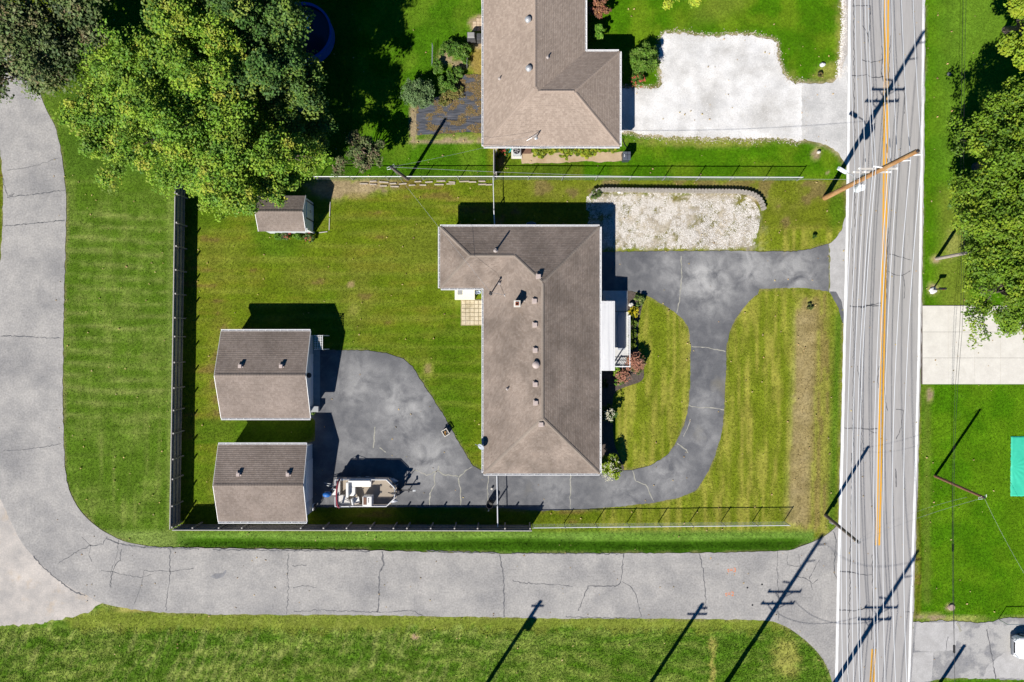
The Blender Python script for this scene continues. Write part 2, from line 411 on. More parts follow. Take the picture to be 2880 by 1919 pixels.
# ------------------------------------------------------------------ hard surfaces (polygons in photo pixels)
ROAD_L = [(2385, -500), (2385, 0), (2382, 380), (2378, 640), (2370, 1000), (2363, 1280), (2353, 1600), (2347, 1919), (2338, 2500)]
ROAD_R = [(2330 + 226, 2500), (2563, 1919), (2573, 1600), (2583, 1280), (2590, 1000), (2596, 640), (2600, 380), (2602, 0), (2606, -500)]
P_ROAD = ragged(ROAD_L, 14, 1.4, False) + ragged(ROAD_R, 14, 1.4, False)
lane_in = [(2360, 1470), (2344, 1489), (2310, 1513), (2252, 1537), (2179, 1551), (1840, 1556), (1408, 1557), (1065, 1549), (796, 1545), (477, 1540), (392, 1532), (330, 1515), (257, 1469), (208, 1408), (184, 1322), (177, 1102), (180, 857), (186, 588), (177, 465), (159, 367), (129, 306), (98, 220), (50, 120), (-40, 40), (-200, -60)]
lane_out = [(-330, 60), (-180, 160), (-60, 260), (-15, 360), (6, 470), (7, 640), (-3, 760), (-30, 900), (-50, 1150), (-45, 1330), (0, 1401), (53, 1512), (94, 1565), (163, 1630), (245, 1675), (277, 1693), (347, 1710), (449, 1722), (612, 1728), (820, 1729), (1187, 1733), (1540, 1739), (1800, 1740), (2120, 1744), (2195, 1756), (2250, 1789), (2295, 1830), (2323, 1871), (2340, 1919), (2350, 2000), (2400, 2000), (2400, 1470)]
P_LANE = ragged(crom(lane_in, 4, False), 11, 1.5, False) + ragged(crom(lane_out[:-2], 4, False), 11, 1.7, False) + lane_out[-2:]
P_TANG = ragged(crom([(-60, 1330), (10, 1390), (70, 1500), (180, 1600), (290, 1680), (268, 1706), (245, 1724), (163, 1744), (70, 1758), (-60, 1762), (-250, 1760), (-250, 1330)], 4), 6, 4.5)
drive_outer = [(1680, 709), (1727, 709), (1852, 707), (2040, 706), (2150, 708), (2231, 708), (2280, 701), (2329, 686), (2333, 700), (2334, 760), (2333, 821), (2305, 816), (2252, 810), (2137, 812), (2130, 828), (2101, 854), (2072, 891), (2054, 927), (2044, 968), (2042, 1029), (2039, 1111), (2036, 1153), (2034, 1194), (2026, 1231), (2011, 1280), (1997, 1316), (1971, 1361), (1954, 1382), (1909, 1400), (1840, 1414), (1726, 1427), (1603, 1435), (1526, 1437), (1400, 1428), (1150, 1427), (895, 1427), (860, 1427), (860, 1249), (887, 1240), (887, 1180), (870, 1171), (870, 984), (954, 985), (1044, 987), (1093, 995), (1134, 1010), (1160, 1031), (1207, 1107), (1221, 1127), (1248, 1168), (1297, 1257), (1330, 1311), (1366, 1330), (1400, 1310), (1660, 1310), (1700, 1325), (1742, 1324), (1779, 1322), (1832, 1308), (1873, 1284), (1901, 1247), (1924, 1197), (1937, 1144), (1942, 1050), (1942, 968), (1938, 927), (1925, 903), (1901, 880), (1864, 856), (1823, 833), (1795, 823), (1760, 817), (1680, 817)]
P_DRIVE = ragged(drive_outer, 8, 1.3)
P_APRON = ragged([(2331, 688), (2345, 676), (2366, 650), (2380, 600), (2384, 640), (2381, 900), (2372, 910), (2366, 880), (2352, 840), (2332, 822)], 8, 1.2)
P_APRONP = ragged([(2333, 820), (2352, 822), (2368, 850), (2372, 880), (2374, 915), (2366, 900), (2358, 868), (2347, 845)], 7, 1.0)
P_NGRAV = ragged(crom([(1735, 262), (1778, 251), (1831, 251), (1859, 241), (1857, 190), (1855, 150), (1860, 105), (1884, 92), (1946, 98), (2010, 104), (2081, 98), (2150, 108), (2179, 118), (2188, 160), (2203, 208), (2235, 236), (2264, 247), (2264, 387), (2203, 389), (2110, 390), (2020, 387), (1860, 382), (1750, 369), (1735, 366)], 3), 5, 4.2)
P_NAPR = ragged([(2255, 234), (2300, 236), (2340, 232), (2362, 215), (2376, 170), (2386, 150), (2386, 470), (2372, 455), (2356, 428), (2330, 410), (2289, 398), (2255, 390)], 7, 1.8)
P_SHOULD = ragged([(2372, -60), (2392, -60), (2390, 175), (2370, 200), (2358, 222), (2368, 150), (2374, 60)], 7, 2.6)
P_PAD = ragged(crom([(1650, 560), (1684, 545), (1800, 541), (1950, 540), (2060, 545), (2110, 560), (2132, 585), (2138, 620), (2128, 660), (2105, 695), (1900, 701), (1720, 702), (1670, 690)], 4), 6, 4.0)
P_CONCD = [(2594, 860), (3100, 858), (3100, 1081), (2594, 1081)]
P_RDRIVE = ragged([(2568, 1748), (2600, 1752), (2640, 1745), (2700, 1749), (2760, 1752), (2790, 1750), (2815, 1740), (2840, 1738), (3100, 1735), (3100, 1915), (2880, 1913), (2760, 1909), (2650, 1908), (2612, 1917), (2600, 2000), (2556, 2000)], 8, 2.0)
P_FABRIC = ragged([(1172, 290), (1200, 285), (1262, 262), (1290, 214), (1330, 210), (1362, 215), (1364, 375), (1300, 372), (1230, 378), (1172, 380)], 9, 2.5)
P_WALKN = ragged([(1467, 430), (1760, 428), (1766, 452), (1700, 457), (1640, 454), (1560, 459), (1467, 460)], 8, 1.6)
P_MULCH = ragged(crom([(1690, 817), (1765, 818), (1790, 826), (1808, 845), (1802, 880), (1794, 930), (1796, 990), (1810, 1040), (1806, 1070), (1770, 1085), (1735, 1100), (1722, 1130), (1724, 1200), (1729, 1250), (1745, 1290), (1752, 1325), (1690, 1328)], 4), 7, 1.5)
HARD = [P_ROAD, P_LANE, P_TANG, P_DRIVE, P_APRON, P_APRONP, P_NAPR, P_SHOULD, P_CONCD, P_RDRIVE, P_FABRIC, P_WALKN, P_MULCH]

def sheet(name, poly, z, material, label=None, kind='structure', parent=None, cat=None):
    me = bpy.data.meshes.new(name)
    bm = bmesh.new()
    f = bm.faces.new([bm.verts.new(G(p[0], p[1], z)) for p in poly])
    f.normal_update()
    if f.normal.z < 0: f.normal_flip()
    bmesh.ops.triangulate(bm, faces=[f])
    bm.to_mesh(me); bm.free(); me.materials.append(material)
    o = bpy.data.objects.new(name, me); COL.objects.link(o)
    if parent: o.parent = parent
    elif kind: o['kind'] = kind
    if label: o['label'] = label
    if cat: o['category'] = cat
    return o
def ribbon(mb, pts, w, z, rnd=random, wj=0.5, jit=1.0, step=6):
    """a thin flat strip following pixel points (cracks, painted lines)"""
    P = ragged(pts, step, jit, False, rnd) if step else pts
    V = [G(p[0], p[1], z) for p in P]; vs = []; fs = []
    for i, p in enumerate(V):
        d = (V[min(i + 1, len(V) - 1)] - V[max(i - 1, 0)]); d.normalize(); n = Vector((-d.y, d.x, 0))
        ww = w * (1 + rnd.uniform(-wj, wj)) / 2
        vs += [p + n * ww, p - n * ww]
    for i in range(len(V) - 1): fs.append((2 * i, 2 * i + 1, 2 * i + 3, 2 * i + 2))
    mb.add(vs, fs)

# soft raster of the paved areas, used for the dry fringe where turf meets paving
_rx = np.arange(-100, 2990, 4.0); _ry = np.arange(-100, 2020, 4.0); _RX, _RY = np.meshgrid(_rx, _ry)
def soft_mask(polys, passes):
    m_ = np.zeros(_RX.shape, dtype=bool)
    for p in polys: m_ |= inpoly(_RX, _RY, p[::2] if len(p) > 60 else p)
    m_ = m_.astype(np.float32)
    for _ in range(passes):
        m_ = (m_ + np.roll(m_, 1, 0) + np.roll(m_, -1, 0)) / 3; m_ = (m_ + np.roll(m_, 1, 1) + np.roll(m_, -1, 1)) / 3
    return m_
_FR1 = soft_mask([P_LANE, P_ROAD, P_RDRIVE, P_DRIVE], 3); _FR2 = soft_mask([P_NGRAV, P_NAPR, P_SHOULD], 7)
def fetch(R_, px, py):
    i = np.clip(((py + 100) / 4).round().astype(int), 0, R_.shape[0] - 1); j = np.clip(((px + 100) / 4).round().astype(int), 0, R_.shape[1] - 1)
    return R_[i, j]
# ------------------------------------------------------------------ lawns: one ground sheet, colours by lawn
def lawn(px, py):
    """base colours of the different lawns, bare patches and mowing stripes (albedo)"""
    n1 = fbm(px / 60, py / 60, 4)[:, None]; n2 = fbm(px / 18 + 40, py / 18, 4)[:, None]; n3 = fbm(px / 200 + 9, py / 200 + 3, 3)[:, None]
    A = lambda *c: np.array(c, dtype=np.float32)[None, :]
    def mixc(c, d, m): return c * (1 - m) + d * m
    def rect(x0, x1, y0, y1, s=10, w=0):
        q = (n2[:, 0] - 0.5) * w
        return (sstep(x0 - s, x0 + s, px + q) * (1 - sstep(x1 - s, x1 + s, px + q)) * sstep(y0 - s, y0 + s, py + q) * (1 - sstep(y1 - s, y1 + s, py + q)))[:, None]
    def blob(x, y, rx, ry, soft=0.5, w=0.9):
        d = np.sqrt(((px - x) / rx) ** 2 + ((py - y) / ry) ** 2) + (n2[:, 0] - 0.5) * w
        return (1 - sstep(1 - soft, 1 + soft, d))[:, None]
    olive = A(0.110, 0.128, 0.012); straw = A(0.190, 0.145, 0.034); green = A(0.055, 0.122, 0.006); deep = A(0.040, 0.090, 0.008)
    tan = A(0.33, 0.25, 0.115); soil = A(0.36, 0.27, 0.17)
    hs = fbm(px / 130 + 11, py / 11, 3)[:, None]; vs_ = fbm(px / 8 + 5, py / 110, 3)[:, None]; n4 = fbm(px / 7 + 21, py / 7, 2)[:, None]
    c = mixc(olive, straw, (sstep(0.38, 0.70, n1 * .45 + hs * .55) * .76).clip(0, 1))
    c = mixc(c, A(0.070, 0.112, 0.010), sstep(0.5, 0.75, n3) * 0.8)
    # front lawn: yellower with mowing stripes that run along the road
    fl = rect(1690, 2400, 640, 1500, 14)
    st = 0.5 + 0.5 * np.sin(px / 11.0 + 1.5 * np.sin(py / 260.0) + 3 * (n1[:, 0] - .5))
    flc = mixc(A(0.120, 0.138, 0.012), A(0.225, 0.192, 0.046), (0.28 * st[:, None] + 0.25 * n2 + .9 * sstep(.35, .7, vs_) - .25).clip(0, 1))
    c = mixc(c, flc, fl)
    c = mixc(c, A(0.235, 0.185, 0.065), rect(2245, 2340, 830, 1500, 18, 40) * 0.55)
    xs = 2262 - (py - 830) * 0.045
    tanm = (np.exp(-((px - xs - 8) / 32.0) ** 4) * sstep(825, 900, py) * (1 - sstep(1460, 1500, py)))[:, None]
    c = mixc(c, mixc(A(0.27, 0.205, 0.085), A(0.36, 0.29, 0.15), n2), tanm * (0.65 + 0.35 * n1))
    xe = 2360 - (py - 860) * 0.035
    c = mixc(c, A(0.065, 0.120, 0.010), (np.exp(-((px - xe) / 13.0) ** 2) * sstep(850, 900, py) * (1 - sstep(1480, 1510, py)))[:, None] * 0.9)
    # front lawn north of the gravel pad and near the pole
    c = mixc(c, mixc(A(0.130, 0.128, 0.018), A(0.19, 0.155, 0.05), sstep(.4, .7, n1)), rect(1395, 2390, 505, 640, 8))
    c = mixc(c, A(0.070, 0.120, 0.010), blob(2355, 590, 26, 60) * 0.8)
    # olive strip behind the back fence and the back yard patches
    c = mixc(c, A(0.180, 0.140, 0.040), blob(625, 1080, 45, 200) * 0.75 + blob(650, 1380, 60, 60) * 0.5)
    c = mixc(c, A(0.165, 0.135, 0.045), (blob(620, 720, 70, 60) + blob(870, 780, 80, 40) + blob(1000, 850, 50, 80) + blob(1190, 700, 90, 70)).clip(0, 1) * 0.35)
    c = mixc(c, A(0.060, 0.100, 0.006), (blob(1300, 1050, 60, 220) + blob(1260, 1000, 90, 60)).clip(0, 1) * 0.7)
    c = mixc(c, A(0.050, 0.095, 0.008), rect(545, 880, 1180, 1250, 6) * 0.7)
    c = mixc(c, soil, (blob(990, 525, 110, 22) + blob(925, 530, 60, 30)).clip(0, 1) * 0.75)
    c = mixc(c, tan, blob(1000, 552, 40, 10) * 0.5 + blob(985, 800, 10, 7) + blob(995, 870, 14, 20) * .4 + blob(1205, 1040, 14, 24) * .6)
    # strip between lane and privacy fence: dark green with pale streaks
    ls = rect(100, 498, 250, 1540, 10)
    stk = (fbm(px / 90, py / 16, 3) * .6 + fbm(px / 170, py / 6 + 31, 2) * .4)[:, None]
    stv = fbm(px / 14 + 3, py / 120, 3)[:, None]
    c = mixc(c, mixc(A(0.052, 0.098, 0.010), A(0.105, 0.145, 0.035), (sstep(.42, .75, stk * .45 + n1 * .55) * .8 + sstep(.5, .8, stv) * .35).clip(0, 1)), ls)
    mow = (.5 + .5 * np.sin(py / 5.6 + 1.2 * np.sin(px / 90.0) + 5 * (n3[:, 0] - .5)))[:, None] * sstep(540, 600, py)[:, None] * (1 - sstep(1150, 1260, py))[:, None]
    c = mixc(c, A(0.185, 0.195, 0.085), ls * mow ** 2 * sstep(.35, .65, n2 * .4 + stk * .6) * .42)
    mov = (.5 + .5 * np.sin(px / 5.0 + 2 * n1[:, 0]))[:, None] * sstep(1100, 1200, py)[:, None]
    c = mixc(c, A(0.150, 0.175, 0.060), ls * mov ** 2 * sstep(.35, .7, stv) * .35)
    by = rect(545, 1360, 560, 1180, 12); c = mixc(c, A(0.165, 0.165, 0.040), by * ((.5 + .5 * np.sin(py / 6.5 + 4 * n3[:, 0]))[:, None] ** 2) * sstep(.3, .6, hs) * .55)
    c = mixc(c, A(0.105, 0.145, 0.040), rect(470, 492, 560, 1480, 8) * 0.6)
    # verge along the lane: pale band, dark band with the ditch's shade painted into the grass
    v1 = rect(250, 2290, 1494, 1560, 6)
    c = mixc(c, mixc(A(0.085, 0.135, 0.025), A(0.130, 0.175, 0.06), stk), v1)
    yd = 1527 + 4 * np.sin(px / 130)
    c = mixc(c, A(0.040, 0.090, 0.006), (sstep(-10, -2, py - yd) * (1 - sstep(26, 34, py - yd)) * sstep(470, 560, px) * (1 - sstep(2230, 2300, px)))[:, None] * 0.95)
    # meadow south of the lane
    me_ = (py > 1700)[:, None] & (px < 2420)[:, None]
    ph = 0.5 + 0.5 * np.sin((px * 0.35 + py) / 55.0 + 4 * n3[:, 0])
    mc = mixc(A(0.052, 0.105, 0.012), A(0.125, 0.160, 0.048), sstep(.38, .70, (fbm(px / 60 - py / 22, py / 13 + px / 70, 4) * .7 + .3 * n3[:, 0])[:, None]))
    mc = mixc(mc, A(0.200, 0.205, 0.105), sstep(.50, .72, fbm(px / 9 + py / 22, py / 60 - px / 130, 3)[:, None]) * (1 - sstep(1100, 1700, px))[:, None] * .5)
    mc = mixc(mc, A(0.040, 0.085, 0.006), sstep(.55, .75, fbm(px / 40 + 7, py / 26 + 70, 4)[:, None]) * 0.75)
    mc = mixc(mc, A(0.115, 0.130, 0.030), rect(200, 2300, 1715, 1775, 12, 60) * 0.75)
    mc = mixc(mc, A(0.24, 0.19, 0.09), (rect(1995, 2010, 1795, 1919, 6, 30) + blob(2210, 1850, 40, 60) * .7).clip(0, 1) * 0.7)
    c = np.where(me_, mc, c)
    # saturated lawns: east of the road, the neighbour's
    e = rect(2590, 3400, -400, 2300, 4)
    ec = mixc(A(0.058, 0.128, 0.004), A(0.088, 0.152, 0.008), sstep(.35, .7, n1))
    c = mixc(c, ec, e)
    c = mixc(c, mixc(A(0.115, 0.150, 0.018), A(0.20, 0.17, 0.06), n1), rect(2640, 2730, 520, 870, 25) * 0.75)
    c = mixc(c, A(0.115, 0.165, 0.030), rect(2640, 2850, -100, 500, 50) * 0.65)
    c = mixc(c, A(0.14, 0.15, 0.04), rect(2595, 2618, 1080, 1700, 8, 14) * 0.6)
    nb = rect(1640, 2400, -400, 505, 6)
    nc = mixc(A(0.058, 0.125, 0.004), A(0.110, 0.155, 0.012), sstep(.40, .72, n1))
    c = mixc(c, nc, nb)
    c = mixc(c, A(0.15, 0.155, 0.035), rect(1700, 2180, -50, 105, 25) * sstep(.45, .7, n3) * 0.7)
    nw = rect(900, 1370, -400, 497, 8)
    c = mixc(c, mixc(A(0.055, 0.115, 0.006), A(0.100, 0.150, 0.016), sstep(.4, .7, n1)), nw)
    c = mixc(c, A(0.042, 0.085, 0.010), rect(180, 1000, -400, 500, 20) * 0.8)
    # thin gravel parking pad: dry soil and weeds between the stones
    pm = sstep(1655, 1675, px + (n2[:, 0] - .5) * 30) * (1 - sstep(2105, 2150, px + (n2[:, 0] - .5) * 60)) * sstep(538, 552, py + (n2[:, 0] - .5) * 20) * (1 - sstep(694, 706, py + (n2[:, 0] - .5) * 16))
    # bare and dry patches
    dry = (blob(2215, 255, 36, 44) + blob(2375, 100, 22, 120) + blob(2330, 205, 40, 26) + blob(1990, 400, 200, 14) + blob(2440, 400, 0.1, 0.1)).clip(0, 1)
    c = mixc(c, mixc(tan, A(0.16, 0.16, 0.04), n2), dry * 0.75)
    c = mixc(c, A(0.30, 0.21, 0.06), (blob(1345, 170, 24, 55) + blob(1350, 330, 20, 50) + blob(1300, 260, 30, 22)).clip(0, 1) * 0.8)
    c = mixc(c, soil, (blob(1344, 65, 26, 24, .25, .4) + blob(1345, 120, 22, 18) + blob(1255, 160, 24, 20) + blob(1290, 182, 30, 12) + blob(1165, 340, 14, 60, .3, .5) + blob(1262, 398, 100, 7) + blob(1285, 385, 90, 10) * .5).clip(0, 1) * 0.85)
    c = mixc(c, soil, (blob(2295, 432, 13, 15) + blob(2328, 488, 5, 5) + blob(2616, 1113, 10, 18) + blob(2672, 1709, 12, 10) + blob(2700, 1740, 80, 8) * .7 + blob(2610, 1735, 40, 10) * .8 + blob(2623, 812, 16, 16) + blob(2632, 730, 14, 12) + blob(2680, 690, 22, 40) * .5).clip(0, 1) * 0.85)
    c = mixc(c, soil, (blob(1370, 1335, 60, 10) + blob(1710, 520, 30, 20) * .4 + blob(1800, 1100, 0.1, 0.1)).clip(0, 1) * 0.6)
    c = mixc(c, soil, (blob(1165, 1792, 12, 8) + blob(1000, 1300, .1, .1)).clip(0, 1) * .7)
    c = mixc(c, A(0.25, 0.19, 0.10), blob(390, 1712, 70, 10) * .6 + blob(1410, 455, 12, 20) * .7)
    gr_ = (c[:, 1] > c[:, 0] * .85)[:, None]
    c = np.where(gr_, c * np.array([[1.04, 1.30, 0.66]]), c)
    c = np.where(gr_ & (fl > .5), c * np.array([[1.20, 1.08, 1.5]]), c); c = np.where(gr_ & (ls > .5), c * np.array([[1.50, 1.20, 1.7]]), c); c = np.where(me_, c * np.array([[1.62, 1.34, 1.6]]), c)
    f1 = sstep(.10, .55, fetch(_FR1, px, py))[:, None] * sstep(.30, .60, fbm(px / 25 + 3, py / 25, 3))[:, None]; c = mixc(c, mixc(A(0.30, 0.24, 0.12), A(0.16, 0.17, 0.05), n2), f1 * .75)
    f2 = sstep(.06, .40, fetch(_FR2, px, py) + (n2[:, 0] - .5) * .35)[:, None]; c = mixc(c, mixc(A(0.42, 0.34, 0.22), A(0.20, 0.18, 0.07), sstep(.4, .62, n2)), f2 * .85)
    c = mixc(c, mixc(A(0.42, 0.37, 0.29), A(0.15, 0.14, 0.035), sstep(.5, .66, fbm(px / 28, py / 28, 4)[:, None] * .3 + n2 * .7)), pm[:, None])
    return np.clip(c * (0.80 + 0.22 * n2 + .20 * n4), 0.003, 0.9)
def ground_z(px, py):
    """ditch along the lane, otherwise gentle unevenness just below zero"""
    d = np.exp(-((py - 1524 - 3 * np.sin(px / 130)) / 13.0) ** 2) * sstep(440, 560, px) * (1 - sstep(2200, 2300, px)) * 0.22
    u = fbm(px / 90, py / 90, 3) * 0.04
    m = sstep(1760, 1800, py) * (px < 2300) * (fbm(px / 30, py / 30, 3) - 0.9) * 0.12
    return -d - u + m
xs = np.arange(-46, 46.01, 0.25); ys = np.arange(-32, 32.01, 0.25)
X, Y = np.meshgrid(xs, ys); nx, ny = len(xs), len(ys)
gpx = (X / S + 1440).ravel(); gpy = (959.5 - Y / S).ravel()
gz = ground_z(gpx, gpy)
edge = ((np.abs(X) > 45.9) | (np.abs(Y) > 31.9)).ravel(); gz[edge] = 0
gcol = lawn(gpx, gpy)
V = np.stack([X.ravel(), Y.ravel(), gz], 1)
idx = np.arange(nx * ny).reshape(ny, nx)
F = np.stack([idx[:-1, :-1], idx[:-1, 1:], idx[1:, 1:], idx[1:, :-1]], -1).reshape(-1, 4)
B = 900
out = np.array([(-B, -B, 0), (B, -B, 0), (B, B, 0), (-B, B, 0), (-46, -32, 0), (46, -32, 0), (46, 32, 0), (-46, 32, 0)], dtype=np.float32)
o0 = len(V); V = np.vstack([V, out]); F = np.vstack([F, np.array([(0, 1, 5, 4), (1, 2, 6, 5), (2, 3, 7, 6), (3, 0, 4, 7)]) + o0])
gcol = np.vstack([gcol, np.tile([[0.075, 0.12, 0.012]], (8, 1))])
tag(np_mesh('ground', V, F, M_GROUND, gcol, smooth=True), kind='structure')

# grass blades over the lawns (nobody could count them: one object)
NG = 420000
gx = RNG.uniform(-42.5, 42.5, NG); gy = RNG.uniform(-28.8, 28.8, NG)
bpx = gx / S + 1440; bpy_ = 959.5 - gy / S
keep = np.ones(NG, dtype=bool)
for p in HARD: keep &= ~inpoly(bpx, bpy_, p)
keep &= ~(inpoly(bpx, bpy_, P_PAD) & (RNG.random(NG) > 0.10))
keep &= ~(inpoly(bpx, bpy_, P_NGRAV) & (fetch(_FR2, bpx, bpy_) + (fbm(bpx / 12, bpy_ / 12, 3) - .5) * .9 > .62))
for r in ((1374, 1668, 660, 1305), (1255, 1374, 660, 808), (1372, 1722, 190, 425), (1372, 1630, -300, 200), (640, 878, 942, 1166), (640, 878, 1246, 1442), (755, 880, 575, 645), (1278, 1357, 800, 914)):
    keep &= ~((bpx > r[0]) & (bpx < r[1]) & (bpy_ > r[2]) & (bpy_ < r[3]))
gx, gy, bpx, bpy_ = gx[keep], gy[keep], bpx[keep], bpy_[keep]
n = len(gx)
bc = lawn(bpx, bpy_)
bare = (bc[:, 0] > 0.24)
k2 = ~(bare & (RNG.random(n) < 0.7)); gx, gy, bpx, bpy_, bc = gx[k2], gy[k2], bpx[k2], bpy_[k2], bc[k2]; n = len(gx)
bz = ground_z(bpx, bpy_)
tall = np.where((bpy_ > 1770) & (bpx < 2330), 2.3, 1.0) * np.where((bpx > 2240) & (bpx < 2350) & (bpy_ > 850) & (bpy_ < 1480), 1.3, 1.0)
VV = []; CC = []
base = np.stack([gx, gy, bz], 1)
for j in range(2):
    a = RNG.uniform(0, 2 * np.pi, n); lean = RNG.uniform(0.8, 1.4, n); L = RNG.uniform(0.05, 0.11, n) * tall; w = RNG.uniform(0.014, 0.028, n) * (1 + 0.5 * (tall > 2))
    dx, dy = np.cos(a), np.sin(a)
    ox = RNG.uniform(-0.05, 0.05, (n, 2))
    b0 = base.copy(); b0[:, :2] += ox
    pa = b0 + np.stack([-dy * w, dx * w, np.zeros(n)], 1); pb = b0 - np.stack([-dy * w, dx * w, np.zeros(n)], 1)
    tip = b0 + np.stack([dx * np.sin(lean) * L, dy * np.sin(lean) * L, np.cos(lean) * L], 1)
    VV.append(np.stack([pa, pb, tip], 1).reshape(-1, 3))
    t = RNG.uniform(0.85, 1.35, n)[:, None]
    CC.append(np.repeat(bc * t, 3, axis=0))
VV = np.vstack(VV); CC = np.vstack(CC)
tag(np_mesh('lawn_grass', VV, np.arange(len(VV)).reshape(-1, 3), M_GRASSB, CC), 'short mown grass blades covering the lawns', 'grass', kind='stuff')

# ------------------------------------------------------------------ roads, drives and their markings
road = sheet('road', P_ROAD, 0.022, M_ROAD)
lane = sheet('lane', P_LANE, 0.012, M_LANE)
sheet('tan_gravel_yard', P_TANG, 0.007, M_TANGRAVEL)
drive = sheet('driveway', P_DRIVE, 0.014, M_DRIVE)
sheet('driveway_apron', P_APRON, 0.017, M_APRON)
sheet('driveway_apron_patch', P_APRONP, 0.0195, M_DRIVE)
sheet('gravel_driveway', P_NGRAV, 0.010, M_GRAVEL)
sheet('gravel_driveway_apron', P_NAPR, 0.015, mat('pale_apron', (0.44, 0.435, 0.425), (0.56, 0.55, 0.535), rough=0.9, scale=0.8, c3=(0.62, 0.61, 0.59), s3=0.5, fine=0.14, fscale=9, bump=0.2))
sheet('gravel_shoulder', P_SHOULD, 0.011, M_TANGRAVEL)
rdrive = sheet('old_driveway', P_RDRIVE, 0.016, M_PATCH)
sheet('garden_fabric_bed', P_FABRIC, 0.02, M_FABRIC)

sheet('bare_walk', P_WALKN, 0.012, mat('sandy_walk', (0.40, 0.30, 0.19), (0.50, 0.39, 0.26), rough=0.95, scale=2, c3=(0.33, 0.22, 0.12), s3=1.0, fine=0.12, bump=0.3))
sheet('mulch_bed', P_MULCH, 0.0085, M_MULCH)
# pale worn apron pieces of the old east drive
sheet('worn_panel', ragged([(2566, 1835), (2625, 1835), (2620, 1915), (2562, 1918)], 8, 1), 0.0195, M_APRON, parent=rdrive)
sheet('worn_panel', ragged([(2574, 1752), (2690, 1748), (2698, 1780), (2682, 1830), (2600, 1832), (2572, 1830)], 8, 1.5), 0.0205, M_APRON, parent=rdrive)
sheet('worn_panel', ragged([(2780, 1868), (2830, 1832), (2950, 1845), (2950, 1908), (2765, 1907)], 8, 2), 0.0198, M_APRON, parent=rdrive)

def para(xs_):   # a long line along the road: list of (x, y)
    return xs_
lm = MB(); ribbon(lm, [(2389, -400), (2389, 0), (2386, 380), (2382, 640), (2374, 1000), (2368, 1280), (2358, 1600), (2352, 1919), (2343, 2400)], 0.21, 0.030, wj=0.06, jit=0.25, step=12)
lm.build('edge_line', M_LINE, road)
lm = MB(); ribbon(lm, [(2600, -400), (2597, 0), (2593, 380), (2589, 640), (2583, 1000), (2576, 1280), (2565, 1600), (2556, 1919), (2546, 2400)], 0.19, 0.030, wj=0.06, jit=0.25, step=12)
lm.build('edge_line', M_LINE, road)
for dx in (-4.3, 4.3):
    lm = MB(); ribbon(lm, [(2495 + dx, -300), (2493.5 + dx, 0), (2490 + dx, 380), (2488 + dx, 640), (2481 + dx, 1000), (2475 + dx, 1280), (2468 + dx, 1534)], 0.15, 0.030, wj=0.10, jit=0.35, step=9)
    lm.build('centre_line', M_YELLOW, road)
    lm = MB(); ribbon(lm, [(2457 + dx, 1826), (2452 + dx, 1919), (2444 + dx, 2300)], 0.14, 0.030, wj=0.10, jit=0.35, step=9)
    lm.build('centre_line', M_YELLOW, road)
cr = random.Random(3)
# tar-sealed cracks of the lane
lane_cracks = [([(1076, 1551), (1078, 1590), (1066, 1612), (1066, 1660), (1065, 1700), (1060, 1722)], .12), ([(1405, 1558), (1413, 1600), (1417, 1640), (1418, 1735)], .11), ([(1440, 1632), (1470, 1640), (1560, 1644), (1610, 1650)], .06),
    ([(1755, 1558), (1750, 1600), (1746, 1638), (1736, 1648), (1690, 1648), (1655, 1650), (1640, 1680), (1627, 1718)], .08), ([(1748, 1637), (1775, 1650), (1790, 1680), (1803, 1735)], .06), ([(1968, 1558), (1976, 1600), (1982, 1650), (1985, 1700), (1980, 1720)], .08),
    ([(479, 1545), (478, 1600), (476, 1640), (469, 1680), (467, 1718)], .07), ([(404, 1608), (400, 1640), (392, 1668), (378, 1698)], .06), ([(340, 1545), (338, 1575), (316, 1605), (310, 1650)], .07), ([(302, 1510), (290, 1530), (255, 1535), (215, 1553), (165, 1585)], .07),
    ([(286, 1605), (330, 1612), (395, 1625), (430, 1615)], .045), ([(405, 1605), (475, 1608), (545, 1598)], .05), ([(230, 1512), (255, 1533), (250, 1560), (258, 1580)], .045), ([(812, 1555), (808, 1600), (812, 1650), (806, 1728)], .06),
    ([(300, 1515), (340, 1530), (400, 1538), (470, 1542), (560, 1545)], .12), ([(600, 1546), (760, 1548), (920, 1549), (1040, 1551)], .10), ([(1200, 1550), (1330, 1554), (1400, 1557)], .09), ([(1440, 1557), (1560, 1557), (1740, 1558)], .07), ([(825, 1720), (900, 1716), (1060, 1722), (1160, 1718), (1190, 1732)], .06), ([(1590, 1735), (1700, 1738), (1800, 1738)], .06),
    ([(2186, 1552), (2186, 1620), (2190, 1690), (2188, 1745)], .05), ([(2215, 1555), (2214, 1590), (2252, 1592), (2246, 1560)], .04), ([(2235, 1618), (2265, 1628), (2285, 1640), (2300, 1630)], .06), ([(2275, 1630), (2290, 1600), (2304, 1575)], .06), ([(2278, 1632), (2284, 1660)], .05),
    ([(20, 555), (90, 548), (183, 535)], .07), ([(6, 636), (90, 630), (182, 620)], .08), ([(20, 480), (90, 470), (165, 445)], .04), ([(8, 500), (14, 530), (22, 553), (40, 545)], .06), ([(5, 945), (80, 948), (130, 950), (172, 952)], .07), ([(60, 1265), (120, 1258), (172, 1248)], .05), ([(10, 1268), (60, 1266)], .05),
    ([(95, 1562), (120, 1595), (165, 1632), (210, 1665), (240, 1675)], .10), ([(335, 1515), (330, 1560), (312, 1610), (312, 1655)], .045), ([(822, 1592), (862, 1590)], .05), ([(824, 1653), (850, 1648), (890, 1652)], .05)]
for pts, w in lane_cracks:
    m = MB(); ribbon(m, pts, w * .8, 0.0175, cr, 0.6, 2.0, 6); m.build('sealed_crack', M_CRACK, lane)
